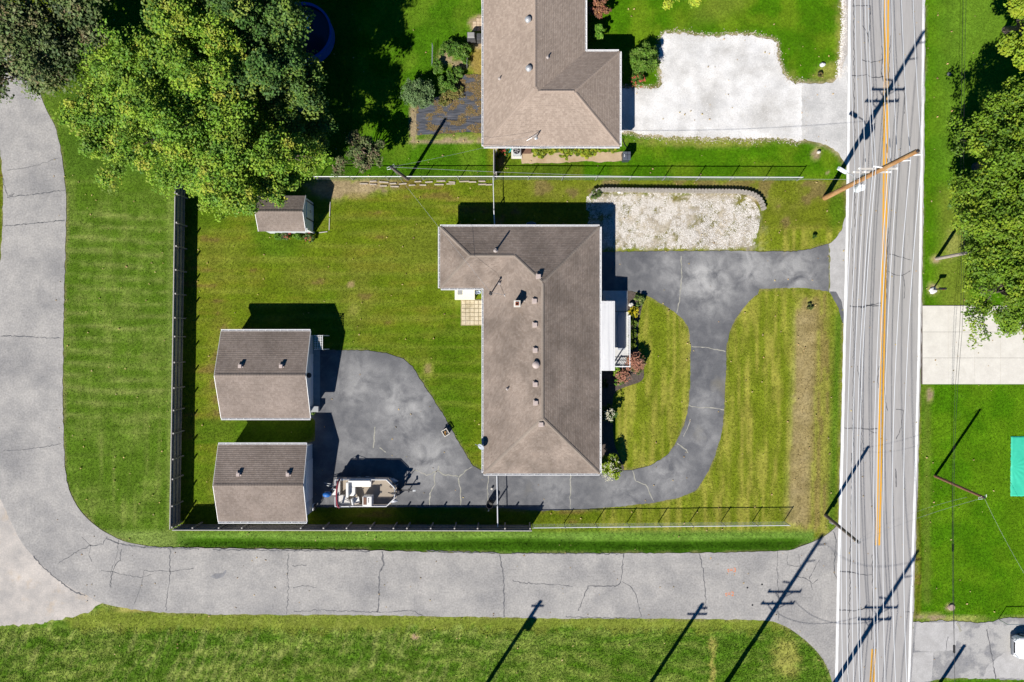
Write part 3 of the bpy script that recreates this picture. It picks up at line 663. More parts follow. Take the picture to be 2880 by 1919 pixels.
m = MB(); m.add([G(x, y, 0.0180) for x, y in [(592, 1622), (605, 1613), (625, 1613), (636, 1602), (637, 1610), (628, 1622), (610, 1629)]], [tuple(range(7))]); m.build('tar_stain', mat('tar_stain', (.16, .16, .17), (.24, .24, .25), scale=3), lane)
for (x, y) in ((2102, 1653), (2143, 1644), (2116, 1702)):
    m = MB(); m.lathe(G(x, y, 0.013), [(.08, 0), (.08, .006), (.05, .007)], 10); m.build('survey_marker', M_STEEL, lane)
def small_text(txt, px, py, z, size, material, parent, rot=0):
    cu = bpy.data.curves.new('t', 'FONT'); cu.body = txt; cu.size = size; cu.align_x = 'CENTER'; cu.align_y = 'CENTER'
    to = bpy.data.objects.new('t', cu); me = to.to_mesh().copy(); bpy.data.objects.remove(to)
    me.materials.append(material)
    return inst('paint_mark', me, parent, G(px, py, z), rot)
small_text('t=3', 2058, 1604, 0.0178, 0.52, M_ORANGE, lane); small_text('t=2', 2052, 1671, 0.0178, 0.52, M_ORANGE, lane)
road_cracks = [([(2394, 214), (2420, 213), (2438, 210), (2455, 220), (2470, 218), (2487, 217)], .07), ([(2397, 17), (2448, 17), (2447, 60), (2442, 100), (2446, 150)], .06), ([(2426, 72), (2440, 100), (2446, 130)], .05), ([(2480, 130), (2482, 160), (2479, 200), (2484, 230)], .07), ([(2425, 170), (2450, 176), (2484, 168)], .05),
    ([(2540, 250), (2545, 280), (2543, 320)], .05), ([(2505, 100), (2503, 140), (2500, 200), (2502, 300)], .05), ([(2482, 260), (2487, 330), (2484, 400)], .06), ([(2498, 640), (2495, 720), (2492, 800), (2487, 900), (2485, 980)], .07), ([(2497, 764), (2520, 774), (2538, 775), (2560, 762)], .05), ([(2539, 775), (2544, 810), (2542, 840)], .05),
    ([(2500, 716), (2530, 722), (2562, 732)], .05), ([(2388, 862), (2420, 864), (2445, 858), (2478, 853)], .09), ([(2420, 866), (2440, 860), (2478, 861)], .06), ([(2472, 1030), (2468, 1060), (2470, 1090), (2478, 1100)], .06), ([(2488, 1090), (2490, 1130), (2496, 1155)], .05), ([(2520, 1152), (2540, 1155), (2535, 1200), (2520, 1235)], .05), ([(2370, 1204), (2420, 1206), (2468, 1206)], .07), ([(2440, 1206), (2450, 1214), (2466, 1218)], .05),
    ([(2345, 1495), (2352, 1520), (2348, 1560), (2345, 1610), (2352, 1625), (2360, 1606), (2400, 1610)], .06), ([(2360, 1606), (2420, 1615), (2455, 1618), (2452, 1640)], .05), ([(2360, 1716), (2400, 1718), (2440, 1710)], .07), ([(2452, 1560), (2455, 1680), (2450, 1800)], .06), ([(2540, 1720), (2570, 1724)], .04), ([(2395, 1275), (2395, 1400), (2392, 1500), (2390, 1640), (2384, 1919)], .06), ([(2518, 1320), (2520, 1370)], .08), ([(2395, 640), (2400, 900), (2398, 1275)], .035),
    ([(2400, -100), (2402, 300), (2403, 380), (2404, 640)], .06), ([(2410, 1030), (2423, 1100), (2424, 1270)], .04)]
for pts, w in road_cracks:
    m = MB(); ribbon(m, pts, w, 0.0265, cr, 0.5, 1.6, 7); m.build('sealed_crack', M_CRACK, road)
pale = [[(1944, 974), (1985, 978), (2010, 982), (2040, 989)], [(1938, 1141), (1970, 1148), (2000, 1146), (2036, 1153)], [(1604, 1335), (1605, 1370), (1603, 1400), (1604, 1432)], [(1779, 1322), (1788, 1352), (1800, 1360), (1817, 1365), (1828, 1390), (1838, 1410)], [(1942, 1178), (1936, 1200), (1922, 1228)], [(1906, 1248), (1930, 1265), (1935, 1275)],
    [(1915, 720), (1917, 780), (1912, 840), (1903, 880)], [(1230, 1322), (1222, 1340), (1222, 1365), (1210, 1390), (1208, 1425)], [(1230, 1322), (1245, 1335), (1290, 1340), (1294, 1375), (1297, 1425)], [(1291, 1342), (1310, 1325), (1328, 1313)], [(1234, 1310), (1233, 1322), (1200, 1338), (1180, 1327), (1160, 1322)], [(1373, 1340), (1371, 1380), (1372, 1420)], [(1055, 1200), (1053, 1240), (1050, 1260)], [(1068, 1258), (1085, 1272)]]
for pts in pale:
    m = MB(); ribbon(m, pts, 0.07, 0.0185, cr, 0.6, 1.6, 7); m.build('crack', M_PALECRACK, drive)
for pts in ([(2331, 690), (2333, 740), (2332, 800), (2331, 822)], [(2366, 872), (2380, 868)]):
    m = MB(); ribbon(m, pts, 0.10, 0.021, cr, 0.9, 1.5, 6); m.build('grassy_joint', mat('grassy_joint', (.10, .12, .02), (.25, .24, .12), scale=6), drive)
for pts, w in (([(2775, 1770), (2795, 1880), (2800, 1910)], .08), ([(2690, 1750), (2702, 1776)], .16), ([(2665, 1790), (2660, 1830)], .05)):
    m = MB(); ribbon(m, pts, w, 0.0225, cr, 0.5, 1.5, 7); m.build('crack', M_PALECRACK if w > .1 else M_CRACK, rdrive)

# concrete drive east of the road, slab by slab
cd = empty('concrete_drive', G(2700, 970), None); tag(cd, kind='structure')
m = MB(); m.box(G(2850, 970.5, 0.0), (520 * S, 221 * S, 0.02)); m.build('bed', M_MULCH, cd)
xcs = [2594, 2666, 2740, 2813, 2886, 2960, 3035, 3108]; ycs = [860, 934, 1007, 1081]
for i in range(7):
    for j in range(3):
        a = G(xcs[i], ycs[j]); b = G(xcs[i + 1], ycs[j + 1])
        m = MB(); m.box(((a.x + b.x) / 2, (a.y + b.y) / 2, 0.02 + random.uniform(0, .003)), (abs(b.x - a.x) - 0.016, abs(b.y - a.y) - 0.016, 0.05)); m.build('slab', M_CONC, cd, bevel=0.006)

# gravel pad: loose stones over thin soil
pad = None
_unused = lambda: sheet('gravel_pad', P_PAD, 0.009, mat('thin_gravel', (0.50, 0.47, 0.42), (0.64, 0.61, 0.57), rough=1, scale=1.2, c3=(0.26, 0.20, 0.10), s3=1.1, lo3=0.56, hi3=0.72, fine=0.25, fscale=8, bump=0.6))
def scatter_stones(name, poly, n, size, z, material, parent, zvar=0.3, dens=None):
    x0 = min(p[0] for p in poly); x1 = max(p[0] for p in poly); y0 = min(p[1] for p in poly); y1 = max(p[1] for p in poly)
    x = RNG.uniform(x0, x1, n); y = RNG.uniform(y0, y1, n); k = inpoly(x, y, poly)
    if dens is not None: k &= RNG.random(n) < dens(x, y)
    x, y = x[k], y[k]; m_ = len(x)
    c = np.stack([(x - 1440) * S, (959.5 - y) * S, np.full(m_, z)], 1)
    th = RNG.uniform(0, 6.28, m_); s_ = RNG.uniform(.5, 1.3, m_) * size
    base = []
    for q in range(4):
        a = th + q * np.pi / 2 + RNG.uniform(-.4, .4, m_); r = s_ * RNG.uniform(.7, 1.1, m_)
        base.append(c + np.stack([np.cos(a) * r, np.sin(a) * r, np.zeros(m_)], 1))
    top = c + np.stack([RNG.uniform(-.3, .3, m_) * s_, RNG.uniform(-.3, .3, m_) * s_, s_ * RNG.uniform(.4, .8, m_)], 1)
    VV = np.stack(base + [top], 1).reshape(-1, 3)
    i0 = np.arange(m_) * 5
    FF = np.concatenate([np.stack([i0 + q, i0 + (q + 1) % 4, i0 + 4], 1) for q in range(4)])
    o = np_mesh(name, VV, FF, material, parent=parent); o['kind'] = 'stuff'; return o
M_PEB = island_mat('pebbles', (0.50, 0.46, 0.40), (0.64, 0.60, 0.55), (0.80, 0.78, 0.75), stain=0.0)
tag(scatter_stones('gravel_stones', P_PAD, 75000, 0.030, -0.004, M_PEB, None, dens=lambda x, y: sstep(.28, .62, fbm(x / 13, y / 13, 3) * .6 + fbm(x / 40 + 7, y / 40, 3) * .4) * (1 - .75 * sstep(.3, 1, 1 - np.hypot((x - 2010) / 150, (y - 550) / 40))) * np.clip((55 - np.abs(y - 625) + 34) / 30 + (fbm(x / 9, y / 9, 3) - .5) * 3, 0, 1)), 'loose pale gravel on the parking pad beside the drive', 'gravel')
tag(scatter_stones('driveway_gravel_stones', P_NGRAV, 7000, 0.026, 0.008, island_mat('white_pebbles', (.46, .43, .39), (.66, .65, .63), (.82, .81, .80)), None), 'loose white gravel on the wide drive by the garage', 'gravel')

# stones kicked out over the edge of the white gravel
def kicked(name, poly, n, spread, size, z, material):
    k = RNG.integers(0, len(poly), n); P_ = np.array(poly)[k] + RNG.normal(size=(n, 2)) * spread
    c = np.stack([(P_[:, 0] - 1440) * S, (959.5 - P_[:, 1]) * S, np.full(n, z)], 1); th = RNG.uniform(0, 6.28, n); s_ = RNG.uniform(.5, 1.4, n) * size; base = []
    for q in range(4):
        a = th + q * np.pi / 2; r = s_ * RNG.uniform(.7, 1.1, n); base.append(c + np.stack([np.cos(a) * r, np.sin(a) * r, np.zeros(n)], 1))
    VV = np.stack(base + [c + np.stack([np.zeros(n), np.zeros(n), s_ * .7], 1)], 1).reshape(-1, 3); i0 = np.arange(n) * 5
    return np_mesh(name, VV, np.concatenate([np.stack([i0 + q, i0 + (q + 1) % 4, i0 + 4], 1) for q in range(4)]), material)
tag(kicked('edge_stones', [p for p in P_NGRAV if p[0] > 1745], 3000, 6.5, .045, -.008, island_mat('tan_pebbles', (.30, .24, .16), (.44, .38, .30), (.62, .58, .52))), 'pale stones strewn along the edges of the white gravel', 'gravel', kind='stuff')
tag(kicked('shoulder_stones', [p for p in P_SHOULD if p[0] < 2385 and p[1] > -20], 1500, 4.0, .05, -.004, MATS['pebbles']), 'loose stones on the road shoulder by the north lawn', 'gravel', kind='stuff')

# straw and dead weeds lying over the garden fabric
nS = 30000; sx_ = RNG.uniform(1165, 1368, nS); sy_ = RNG.uniform(205, 390, nS)
dn = fbm(sx_ / 22 + 4, sy_ / 12 + 9, 4) + .10 * sstep(1300, 1360, sx_) - .06 * ((sy_ > 330) & (sy_ < 365))
kS = inpoly(sx_, sy_, P_FABRIC) & (RNG.random(nS) < sstep(.46, .60, dn)); sx_, sy_ = sx_[kS], sy_[kS]; nS = len(sx_)
a_ = RNG.uniform(0, 6.28, nS); l_ = RNG.uniform(.05, .13, nS); w_ = RNG.uniform(.008, .02, nS); bS_ = np.stack([(sx_ - 1440) * S, (959.5 - sy_) * S, np.full(nS, .022)], 1); dS_ = np.stack([np.cos(a_), np.sin(a_), np.zeros(nS)], 1); pS_ = np.stack([-np.sin(a_), np.cos(a_), np.zeros(nS)], 1)
VS_ = np.stack([bS_ + pS_ * w_[:, None], bS_ - pS_ * w_[:, None], bS_ + dS_ * l_[:, None] + np.array([0, 0, .04])], 1).reshape(-1, 3)
cS_ = np.array([(.34, .23, .09), (.26, .18, .07), (.42, .31, .16), (.16, .16, .04)])[RNG.choice(4, nS, p=[.4, .3, .2, .1])]
tag(np_mesh('straw_litter', VS_, np.arange(len(VS_)).reshape(-1, 3), M_GRASSB, np.repeat(cS_, 3, axis=0)), 'dry straw and dead weeds strewn over the black garden fabric', 'straw', kind='stuff')
# ------------------------------------------------------------------ roofs
def roof_face(roof, poly, h1, slope, mats, rnd, name='shingle_field', expo=0.155):
    """poly: plan points in metres, first two = eave edge. Courses of overlapping tabs."""
    P = [Vector((p[0], p[1])) for p in poly]
    u = (P[1] - P[0]).normalized(); n = Vector((-u.y, u.x))
    cen = sum(P, Vector((0, 0))) / len(P)
    if (cen - P[0]).dot(n) < 0: n = -n
    Q = [((p - P[0]).dot(u), (p - P[0]).dot(n)) for p in P]
    def span(v):
        xs_ = []
        for i in range(len(Q)):
            (ax, ay), (bx, by) = Q[i], Q[(i + 1) % len(Q)]
            if (ay > v) != (by > v): xs_.append(ax + (bx - ax) * (v - ay) / (by - ay))
        return (min(xs_), max(xs_)) if len(xs_) >= 2 else None
    vmax = max(q[1] for q in Q)
    e = expo * math.cos(math.atan(slope)); nc = int(math.ceil(vmax / e))
    vs = []; fs = []
    def pt(a, b, lift): 
        q = P[0] + u * a + n * b; return (q.x, q.y, h1 + slope * b + lift)
    for k in range(nc):
        v0 = k * e; v1 = min((k + 1) * e, vmax - 1e-4)
        s0 = span(v0 + 1e-4); s1 = span(v1 - 1e-4)
        if not s0 or not s1: continue
        if abs(s0[0] - s1[0]) > 0.6 or abs(s0[1] - s1[1]) > 0.6:
            sm = span((v0 + v1) / 2 + 1e-4); s0 = s1 = sm
        L = s0[1] - s0[0]; a = 0.0; first = True
        lo = rnd.uniform(0, 0.2)
        while a < L - 1e-3:
            b = min(a + (lo if first and lo > .05 else rnd.uniform(0.10, 0.24)), L); first = False
            if L - b < 0.06: b = L
            ta, tb = a / L, b / L
            f0 = lambda t: s0[0] + (s0[1] - s0[0]) * t
            f1 = lambda t: s1[0] + (s1[1] - s1[0]) * t
            th = 0.017 + rnd.uniform(-0.002, 0.005)
            i0 = len(vs)
            g = 0.004 if tb < 1 else 0
            vs += [pt(f0(ta), v0, th), pt(f0(tb) - g, v0, th), pt(f1(tb) - g, v1, 0.006), pt(f1(ta), v1, 0.006), pt(f0(ta), v0 - .032, 0.0), pt(f0(tb) - g, v0 - .032, 0.0)]
            fs += [(i0, i0 + 1, i0 + 2, i0 + 3), (i0 + 4, i0 + 5, i0 + 1, i0)]
            a = b
    off = wloc(roof)
    me = bpy.data.meshes.new(name); me.from_pydata([(v[0] - off.x, v[1] - off.y, v[2] - off.z) for v in vs], [], fs); me.materials.append(mats)
    me.polygons.foreach_set('use_smooth', [False] * len(me.polygons))
    # faces up
    bm = bmesh.new(); bm.from_mesh(me)
    for f in bm.faces:
        if f.normal.z < -0.05: f.normal_flip()
    bm.to_mesh(me); bm.free()
    o = bpy.data.objects.new(name, me); COL.objects.link(o); o.parent = roof; o['kind'] = 'stuff'
    return o
CAPM = {}
def cap_mesh(drop, material):
    key = (round(drop, 3), material.name)
    if key in CAPM: return CAPM[key]
    w = 0.115; l = 0.28
    vs = []
    for x, lift in ((0, 0.018), (l, 0.004)):
        vs += [(x, -w, -drop + lift), (x, 0, lift + .006), (x, w, -drop + lift), (x, -w, -drop + lift - .02), (x, 0, lift - .014), (x, w, -drop + lift - .02)]
    fs = [(0, 6, 7, 1), (1, 7, 8, 2), (0, 1, 4, 3), (1, 2, 5, 4), (0, 3, 9, 6), (2, 8, 11, 5), (6, 9, 10, 7), (7, 10, 11, 8)]
    me = bpy.data.meshes.new('ridge_cap'); me.from_pydata(vs, [], fs); me.materials.append(material)
    CAPM[key] = me; return me
def caps(roof, a, b, drop, material):
    a = Vector(a); b = Vector(b); d = b - a; L = d.length; x = d / L
    z = Vector((0, 0, 1)); z = (z - x * z.dot(x)).normalized(); y = z.cross(x)
    M = Matrix((x, y, z)).transposed(); me = cap_mesh(drop, material); k = 0.0
    while k < L - 0.2:
        inst('ridge_cap', me, roof, a + x * k + z * 0.030, M3=M); k += 0.22
def gutter(parent, a, b, z, outn, trim=0.0):
    """open channel along an eave from a to b (plan), outn points away from the roof"""
    a = Vector((a[0], a[1], 0)); b = Vector((b[0], b[1], 0)); d = (b - a).normalized(); o = Vector((outn[0], outn[1], 0))
    a = a + d * trim; b = b - d * trim
    m = MB(); up = Vector((0, 0, 1))
    zz = lambda q: Vector((0, 0, z + q))
    m.beam(a + o * .012 + zz(-.06), b + o * .012 + zz(-.06), .016, .13)
    m.beam(a + o * .070 + zz(-.118), b + o * .070 + zz(-.118), .10, .010)
    m.beam(a + o * .132 + zz(-.055), b + o * .132 + zz(-.055), .046, .13)
    L = (b - a).length; n = max(2, int(L / 0.55))
    for i in range(n + 1):
        p = a + d * (0.03 + (L - 0.06) * i / n)
        m.beam(p + o * .022 + zz(-.005), p + o * .114 + zz(-.005), .03, .02)
    return m.build('gutter', M_TRIM, parent)

def hip_roof(house, faces, h1, slope, shingle, capmat, ridges, eaves, soffit_poly, rnd, gut=True, trims=None):
    """faces: list of plan-pixel polygons, first two points the eave"""
    mb = MB()
    roofobj = None
    MM = [[G(*p) for p in f] for f in faces]
    def zof(f, p):
        u = (f[1] - f[0]).normalized(); n = Vector((-u.y, u.x, 0)); cen = sum(f, Vector((0, 0, 0))) / len(f)
        if (cen - f[0]).dot(n) < 0: n = -n
        return h1 + slope * (p - f[0]).dot(n)
    for f in MM:
        vs = [(p.x, p.y, zof(f, p)) for p in f]; mb.add(vs, [tuple(range(len(f)))])
    sp = [G(*p) for p in soffit_poly]
    mb.prism([(p.x, p.y) for p in sp], h1 - 0.16, h1 - 0.004)
    roofobj = mb.build('roof', [M_SHINGLE if shingle is None else mat('roof_deck', (.12, .10, .085), rough=.9)], house, tri=True, recalc=False)
    for f in MM: roof_face(roofobj, f, h1, slope, shingle, rnd)
    for (a, b, kind) in ridges:
        pa, pb = G(*a[:2]), G(*b[:2]); pa.z = h1 + slope * a[2] * S; pb.z = h1 + slope * b[2] * S
        caps(roofobj, pa, pb, 0.115 * slope * (1.0 if kind == 'ridge' else 0.70), capmat)
    if gut:
        for (a, b, on, *tr) in eaves:
            gutter(house, G(*a), G(*b), h1 + 0.02, on, tr[0] if tr else 0.0)
    return roofobj

def siding_wall(house, poly, z1, material=None, name='wall'):
    m = MB(); m.prism([(p.x, p.y) for p in poly], 0.0, z1); return m.build(name, material or M_SIDING, house)
def window(house, c, along, outn, w=1.1, h=1.1, name='window'):
    c = Vector(c); a = Vector((along[0], along[1], 0)); o = Vector((outn[0], outn[1], 0))
    M = Matrix((a, o, Vector((0, 0, 1)))).transposed()
    m = MB(); m.box(c + o * .012, (w, .03, h), M=M); pane = m.build(name, M_GLASS, house)
    m = MB()
    for s_ in (-1, 1):
        m.box(c + o * .03 + a * s_ * (w / 2 + .03), (.07, .06, h + .14), M=M); m.box(c + o * .031 + Vector((0, 0, s_ * (h / 2 + .035))), (w - .01, .06, .07), M=M)
    m.box(c + o * .033, (w, .03, .04), M=M)
    m.build('frame', M_TRIM, pane)
    return pane
def panel_door(house, c, along, outn, w, h, rows=4, cols=1, material=None, name='garage_door'):
    c = Vector(c); a = Vector((along[0], along[1], 0)); o = Vector((outn[0], outn[1], 0)); M = Matrix((a, o, Vector((0, 0, 1)))).transposed()
    m = MB(); m.box(c + o * .01, (w, .03, h), M=M); d = m.build(name, material or M_TRIM, house)
    for i in range(rows):
        for j in range(cols):
            m = MB(); m.box(c + o * .033 + a * (-w / 2 + w * (j + .5) / cols) + Vector((0, 0, -h / 2 + h * (i + .5) / rows)), (w / cols - .05, .02, h / rows - .05), M=M); m.build('panel', material or M_TRIM, d)
    return d
def inset(poly, d):
    """inset an axis-aligned-ish CCW/CW polygon by d metres"""
    n = len(poly); A = sum(poly[i].x * poly[(i + 1) % n].y - poly[(i + 1) % n].x * poly[i].y for i in range(n)); sg = 1 if A > 0 else -1
    out = []
    for i in range(n):
        p0, p1, p2 = poly[i - 1], poly[i], poly[(i + 1) % n]
        d1 = (p1 - p0).normalized(); d2 = (p2 - p1).normalized()
        n1 = Vector((-d1.y, d1.x, 0)) * sg; n2 = Vector((-d2.y, d2.x, 0)) * sg
        out.append(p1 + n1 * d + n2 * d)
    return out

# roof furniture -----------------------------------------------------------
def box_vent(house, p, slope_dir=(0, 0), slope=0.33, s=0.30):
    m = MB(); p = Vector(p)
    m.box(p + Vector((0, 0, .05)), (s + .16, s + .16, .012))
    m.box(p + Vector((0, 0, .12)), (s * .8, s * .8, .14))
    m.box(p + Vector((0, 0, .21)), (s + .08, s + .08, .07), taper=0.82)
    return m.build('roof_vent', M_VENT, house)
def pipe_vent(house, p, h=0.35, r=0.05):
    m = MB(); p = Vector(p)
    m.lathe(p, [(r * 2.6, .02), (r * 2.4, .05), (r * 1.5, .10), (r, .12), (r, h), (r * .75, h), (r * .7, h - .06)], 12)
    return m.build('vent_pipe', mat('pipe_metal', (.40, .36, .34), rough=.5), house, smooth=False)
def dome_vent(house, p, r=0.24, material=None, name='turbine_vent'):
    p = Vector(p); m = MB()
    m.lathe(p, [(r * .9, 0.0), (r * .8, .12), (r * .8, .2), (r * 1.15, .22), (r * 1.2, .26), (r * 1.05, .32), (r * .8, .37), (r * .45, .41), (r * .1, .425)], 20)
    o = m.build(name, material or M_VENT, house, smooth=False)
    m = MB()
    for k in range(12):
        t = k * math.pi / 6; q = p + Vector((math.cos(t) * r * .95, math.sin(t) * r * .95, .30))
        m.box(q, (.02, .05, .09), rz=t)
    m.build('vane', material or M_VENT, o); return o

# ------------------------------------------------------------------ the brown-roofed ranch house
HM1 = 2.27; SL = 0.45
house = empty('ranch_house', G(1520, 980), 'ranch house with weathered brown shingle hip roof, wing and chimney in the loop drive', 'house')
xw, xm, xe, yn, yk, ys_ = 1245.9, 1363.5, 1676.2, 651.1, 816.6, 1316.7
hm = (xe - xm) / 2; hw = (yk - yn) / 2; xr = xm + hm
wr = yn + hw
facesA = [[(xw, yn), (xe, yn), (xr, yn + hm), (xm + hw, wr), (xw + hw, wr)], [(xe, yn), (xe, ys_), (xr, ys_ - hm), (xr, yn + hm)], [(xe, ys_), (xm, ys_), (xr, ys_ - hm)],
    [(xm, ys_), (xm, yk), (xm + hw, wr), (xr, yn + hm), (xr, ys_ - hm)], [(xw, yk), (xm, yk), (xm + hw, wr), (xw + hw, wr)], [(xw, yn), (xw, yk), (xw + hw, wr)]]
ridgesA = [((xe, yn, 0), (xr, yn + hm, hm), 'hip'), ((xe, ys_, 0), (xr, ys_ - hm, hm), 'hip'), ((xm, ys_, 0), (xr, ys_ - hm, hm), 'hip'), ((xr, ys_ - hm, hm), (xr, yn + hm, hm), 'ridge'), ((xm + hw, wr, hw), (xr, yn + hm, hm), 'hip'),
    ((xw, yn, 0), (xw + hw, wr, hw), 'hip'), ((xw, yk, 0), (xw + hw, wr, hw), 'hip'), ((xw + hw, wr, hw), (xm + hw, wr, hw), 'ridge')]
eavesA = [((xw, yn), (xe, yn), (0, 1)), ((xe, yn), (xe, ys_), (1, 0)), ((xe, ys_), (xm, ys_), (0, -1)), ((xm, ys_), (xm, yk), (-1, 0), 0.05), ((xm, yk), (xw, yk), (0, -1), 0.06), ((xw, yk), (xw, yn), (-1, 0))]
outA = [(xw, yn), (xe, yn), (xe, ys_), (xm, ys_), (xm, yk), (xw, yk)]
hip_roof(house, facesA, HM1, SL, M_SHINGLE, M_CAP, ridgesA, eavesA, outA, random.Random(1))
wallA = inset([G(*p) for p in outA], 0.42)
siding_wall(house, wallA, HM1 - 0.165)
def zA(p):
    x = p.x / S + 1440; y = 959.5 - p.y / S
    d1 = min(x - xm, xe - x, y - yn, ys_ - y); d2 = min(x - xw, 1540 - x, y - yn, yk - y)
    return HM1 + SL * S * max(d1, d2)
def on_roof(zf, px, py):
    h = 3.2
    for _ in range(6): h = zf(W(px, py, h))
    return W(px, py, h)
for (x, y) in ((1515, 778), (1504, 847), (1505, 914), (1506, 985), (1506, 1081), (1507, 1133), (1522, 1193)): box_vent(house, on_roof(zA, x, y), s=0.27)
dome_vent(house, on_roof(zA, 1507, 1026))
pipe_vent(house, on_roof(zA, 1394, 706), 0.95, 0.07); pipe_vent(house, on_roof(zA, 1405, 797), 0.28); pipe_vent(house, on_roof(zA, 1427, 1094), 0.30); pipe_vent(house, on_roof(zA, 1475, 846), 0.45, .03)
p = on_roof(zA, 1454, 857); p.z -= .1
m = MB(); m.box(p + Vector((0, 0, .55)), (.42, .42, 1.1)); m.build('chimney', M_BRICK, house)
ch = house.children[-1]
m = MB()
for (dx, dy, wx, wy) in ((0, .19, .50, .12), (0, -.19, .50, .12), (.19, 0, .12, .26), (-.19, 0, .12, .26)): m.box(p + Vector((dx, dy, 1.14)), (wx, wy, .09))
m.build('chimney_cap', M_CONC, ch)
m = MB()
for (dx, dy, wx, wy) in ((0, .10, .24, .04), (0, -.10, .24, .04), (.10, 0, .04, .16), (-.10, 0, .04, .16)): m.box(p + Vector((dx, dy, 1.18)), (wx, wy, .14))
m.build('flue_liner', M_CLAY, ch)
m = MB(); m.box(p + Vector((0, 0, 1.11)), (.16, .16, .02)); m.build('flue_void', M_BLACK, ch)
# service mast and guy
mp = on_roof(zA, 1381, 826)
m = MB(); m.tube([mp, mp + Vector((0, 0, 1.55))], .045, 8); m.lathe(mp + Vector((0, 0, 1.55)), [(.05, 0), (.09, .03), (.08, .12), (.02, .17)], 10); m.lathe(mp, [(.16, 0.02), (.14, .04), (.06, .10)], 10); m.build('service_mast', M_STEEL, house)
MASTA = mp + Vector((0, 0, 1.5))
ga = on_roof(zA, 1418, 830)
m = MB(); m.tube([MASTA - Vector((0, 0, .25)), ga + Vector((0, 0, .05))], .014, 6); m.tube([ga + Vector((0, 0, .05)), ga + Vector((.18, .13, .07))], .016, 6); m.tube([ga + Vector((0, 0, .05)), ga + Vector((.14, -.2, .04))], .016, 6); m.build('mast_brace', M_GALV, house)
# walls: doors and windows
ex = wallA[1].x
panel_door(house, (ex, G(0, 762).y, 1.05), (0, 1), (1, 0), 2.6, 2.05, 4, 4)
panel_door(house, (ex, G(0, 900).y, 1.05), (0, 1), (1, 0), 0.95, 2.05, 3, 2, mat('front_door_paint', (.18, .05, .04), rough=.5), 'front_door')
for y in (985, 1130, 1235): window(house, (ex, G(0, y).y, 1.45), (0, 1), (1, 0), 1.5, 1.1)
for y in (950, 1060, 1200): window(house, (wallA[3].x, G(0, y).y, 1.45), (0, -1), (-1, 0), 1.1, 1.0)
for x in (1430, 1600): window(house, (G(x, 0).x, wallA[2].y, 1.45), (1, 0), (0, -1), 1.1, 1.0)
for x in (1300, 1420, 1580): window(house, (G(x, 0).x, wallA[0].y, 1.45), (-1, 0), (0, 1), 1.0, 0.9)
m = MB(); p0 = Vector((wallA[4].x, wallA[4].y)); m.box((p0.x - .012, p0.y - 1.3, 1.05), (.03, .9, 2.05)); m.build('back_door', M_TRIM, house)

# white ribbed porch awning, posts
aw = []
p0 = W(1691, 847, 2.2); p1 = W(1728, 1043, 2.2)
x0, x1, y0, y1 = p0.x, p1.x, p1.y, p0.y
m = MB()
n = 12
prof = []
for i in range(n + 1):
    x = x0 + (x1 - x0) * i / n
    prof += [(x, 0.0), (x + .02, .055), (x + .035, .055), (x + .05, 0.0)] if i < n else [(x, 0.0)]
vs = []
for (x, dz) in prof:
    z = 2.26 - .10 * (x - x0) / (x1 - x0) + dz; vs += [(x, y0, z), (x, y1, z)]
m.add(vs, [(2 * i, 2 * i + 2, 2 * i + 3, 2 * i + 1) for i in range(len(prof) - 1)])
m.box(((x0 + x1) / 2, (y0 + y1) / 2, 2.12), (x1 - x0 - .02, y1 - y0 - .02, .05))
m.beam((x1 + .01, y0, 2.14), (x1 + .01, y1, 2.14), .05, .12)
awn = m.build('porch_awning', mat('awning_enamel', (.80, .80, .80), (.62, .62, .63), rough=.4, scale=1.0, stretch=(9, .12, 1), lo=.45, hi=.75), house, recalc=False)  # grey streaks paint in rib shading along with seam dirt
for y in (y0 + .1, (y0 + y1) / 2, y1 - .1):
    m = MB(); m.box((x1 - .06, y, 1.07), (.08, .08, 2.08)); m.build('post', M_TRIM, house)
# porch slab, step, railing
porch = empty('front_porch', G(1740, 950), 'concrete porch with white railing under the ribbed white awning', 'porch')
a = G(1694, 1035); b = G(1768, 878)
m = MB(); m.box(((a.x + b.x) / 2, (a.y + b.y) / 2, .12), (b.x - a.x, b.y - a.y, .24)); m.build('slab', mat('porch_concrete', (.50, .50, .49), (.58, .58, .57), rough=.85, scale=2), porch, bevel=.01)
a = G(1694, 876.5); b = G(1764, 818)
m = MB(); m.box(((a.x + b.x) / 2, (a.y + b.y) / 2, .05), (b.x - a.x, b.y - a.y, .10)); m.build('walk', MATS['porch_concrete'], porch, bevel=.008)
a = G(1736, 984); b = G(1756, 880)
m = MB(); m.box(((a.x + b.x) / 2, (a.y + b.y) / 2, .265), (b.x - a.x, b.y - a.y, .05)); m.build('awning_shade_panel', mat('awning_shade_blue', (.33, .36, .42), rough=.95), porch)  # blue-grey panel paints the awning's shadow onto the porch floor
for yy in (1004, 1013):
    a = G(1727, yy); b = G(1766, yy + 1); m = MB(); m.box(((a.x + b.x) / 2, (a.y + b.y) / 2, .26), (b.x - a.x, .03, .03)); m.build('slat_bar', M_STEEL, porch)
def railing(path, z0, hh, par):
    m = MB(); bal = []
    for i in range(len(path) - 1):
        a, b = path[i], path[i + 1]; d = b - a; L = d.length
        m.beam(a + Vector((0, 0, z0 + hh)), b + Vector((0, 0, z0 + hh)), .07, .05); m.beam(a + Vector((0, 0, z0 + .1)), b + Vector((0, 0, z0 + .1)), .05, .04)
        k = int(L / .13)
        for j in range(k):
            q = a + d * ((j + .5) / k); bm_ = MB(); bm_.box(q + Vector((0, 0, z0 + hh / 2 + .04)), (.03, .03, hh - .1)); bm_.build('baluster', M_TRIM, par)
    for p in path: m.box(p + Vector((0, 0, z0 + hh / 2)), (.09, .09, hh + .12))
    m.build('railing', M_TRIM, par)
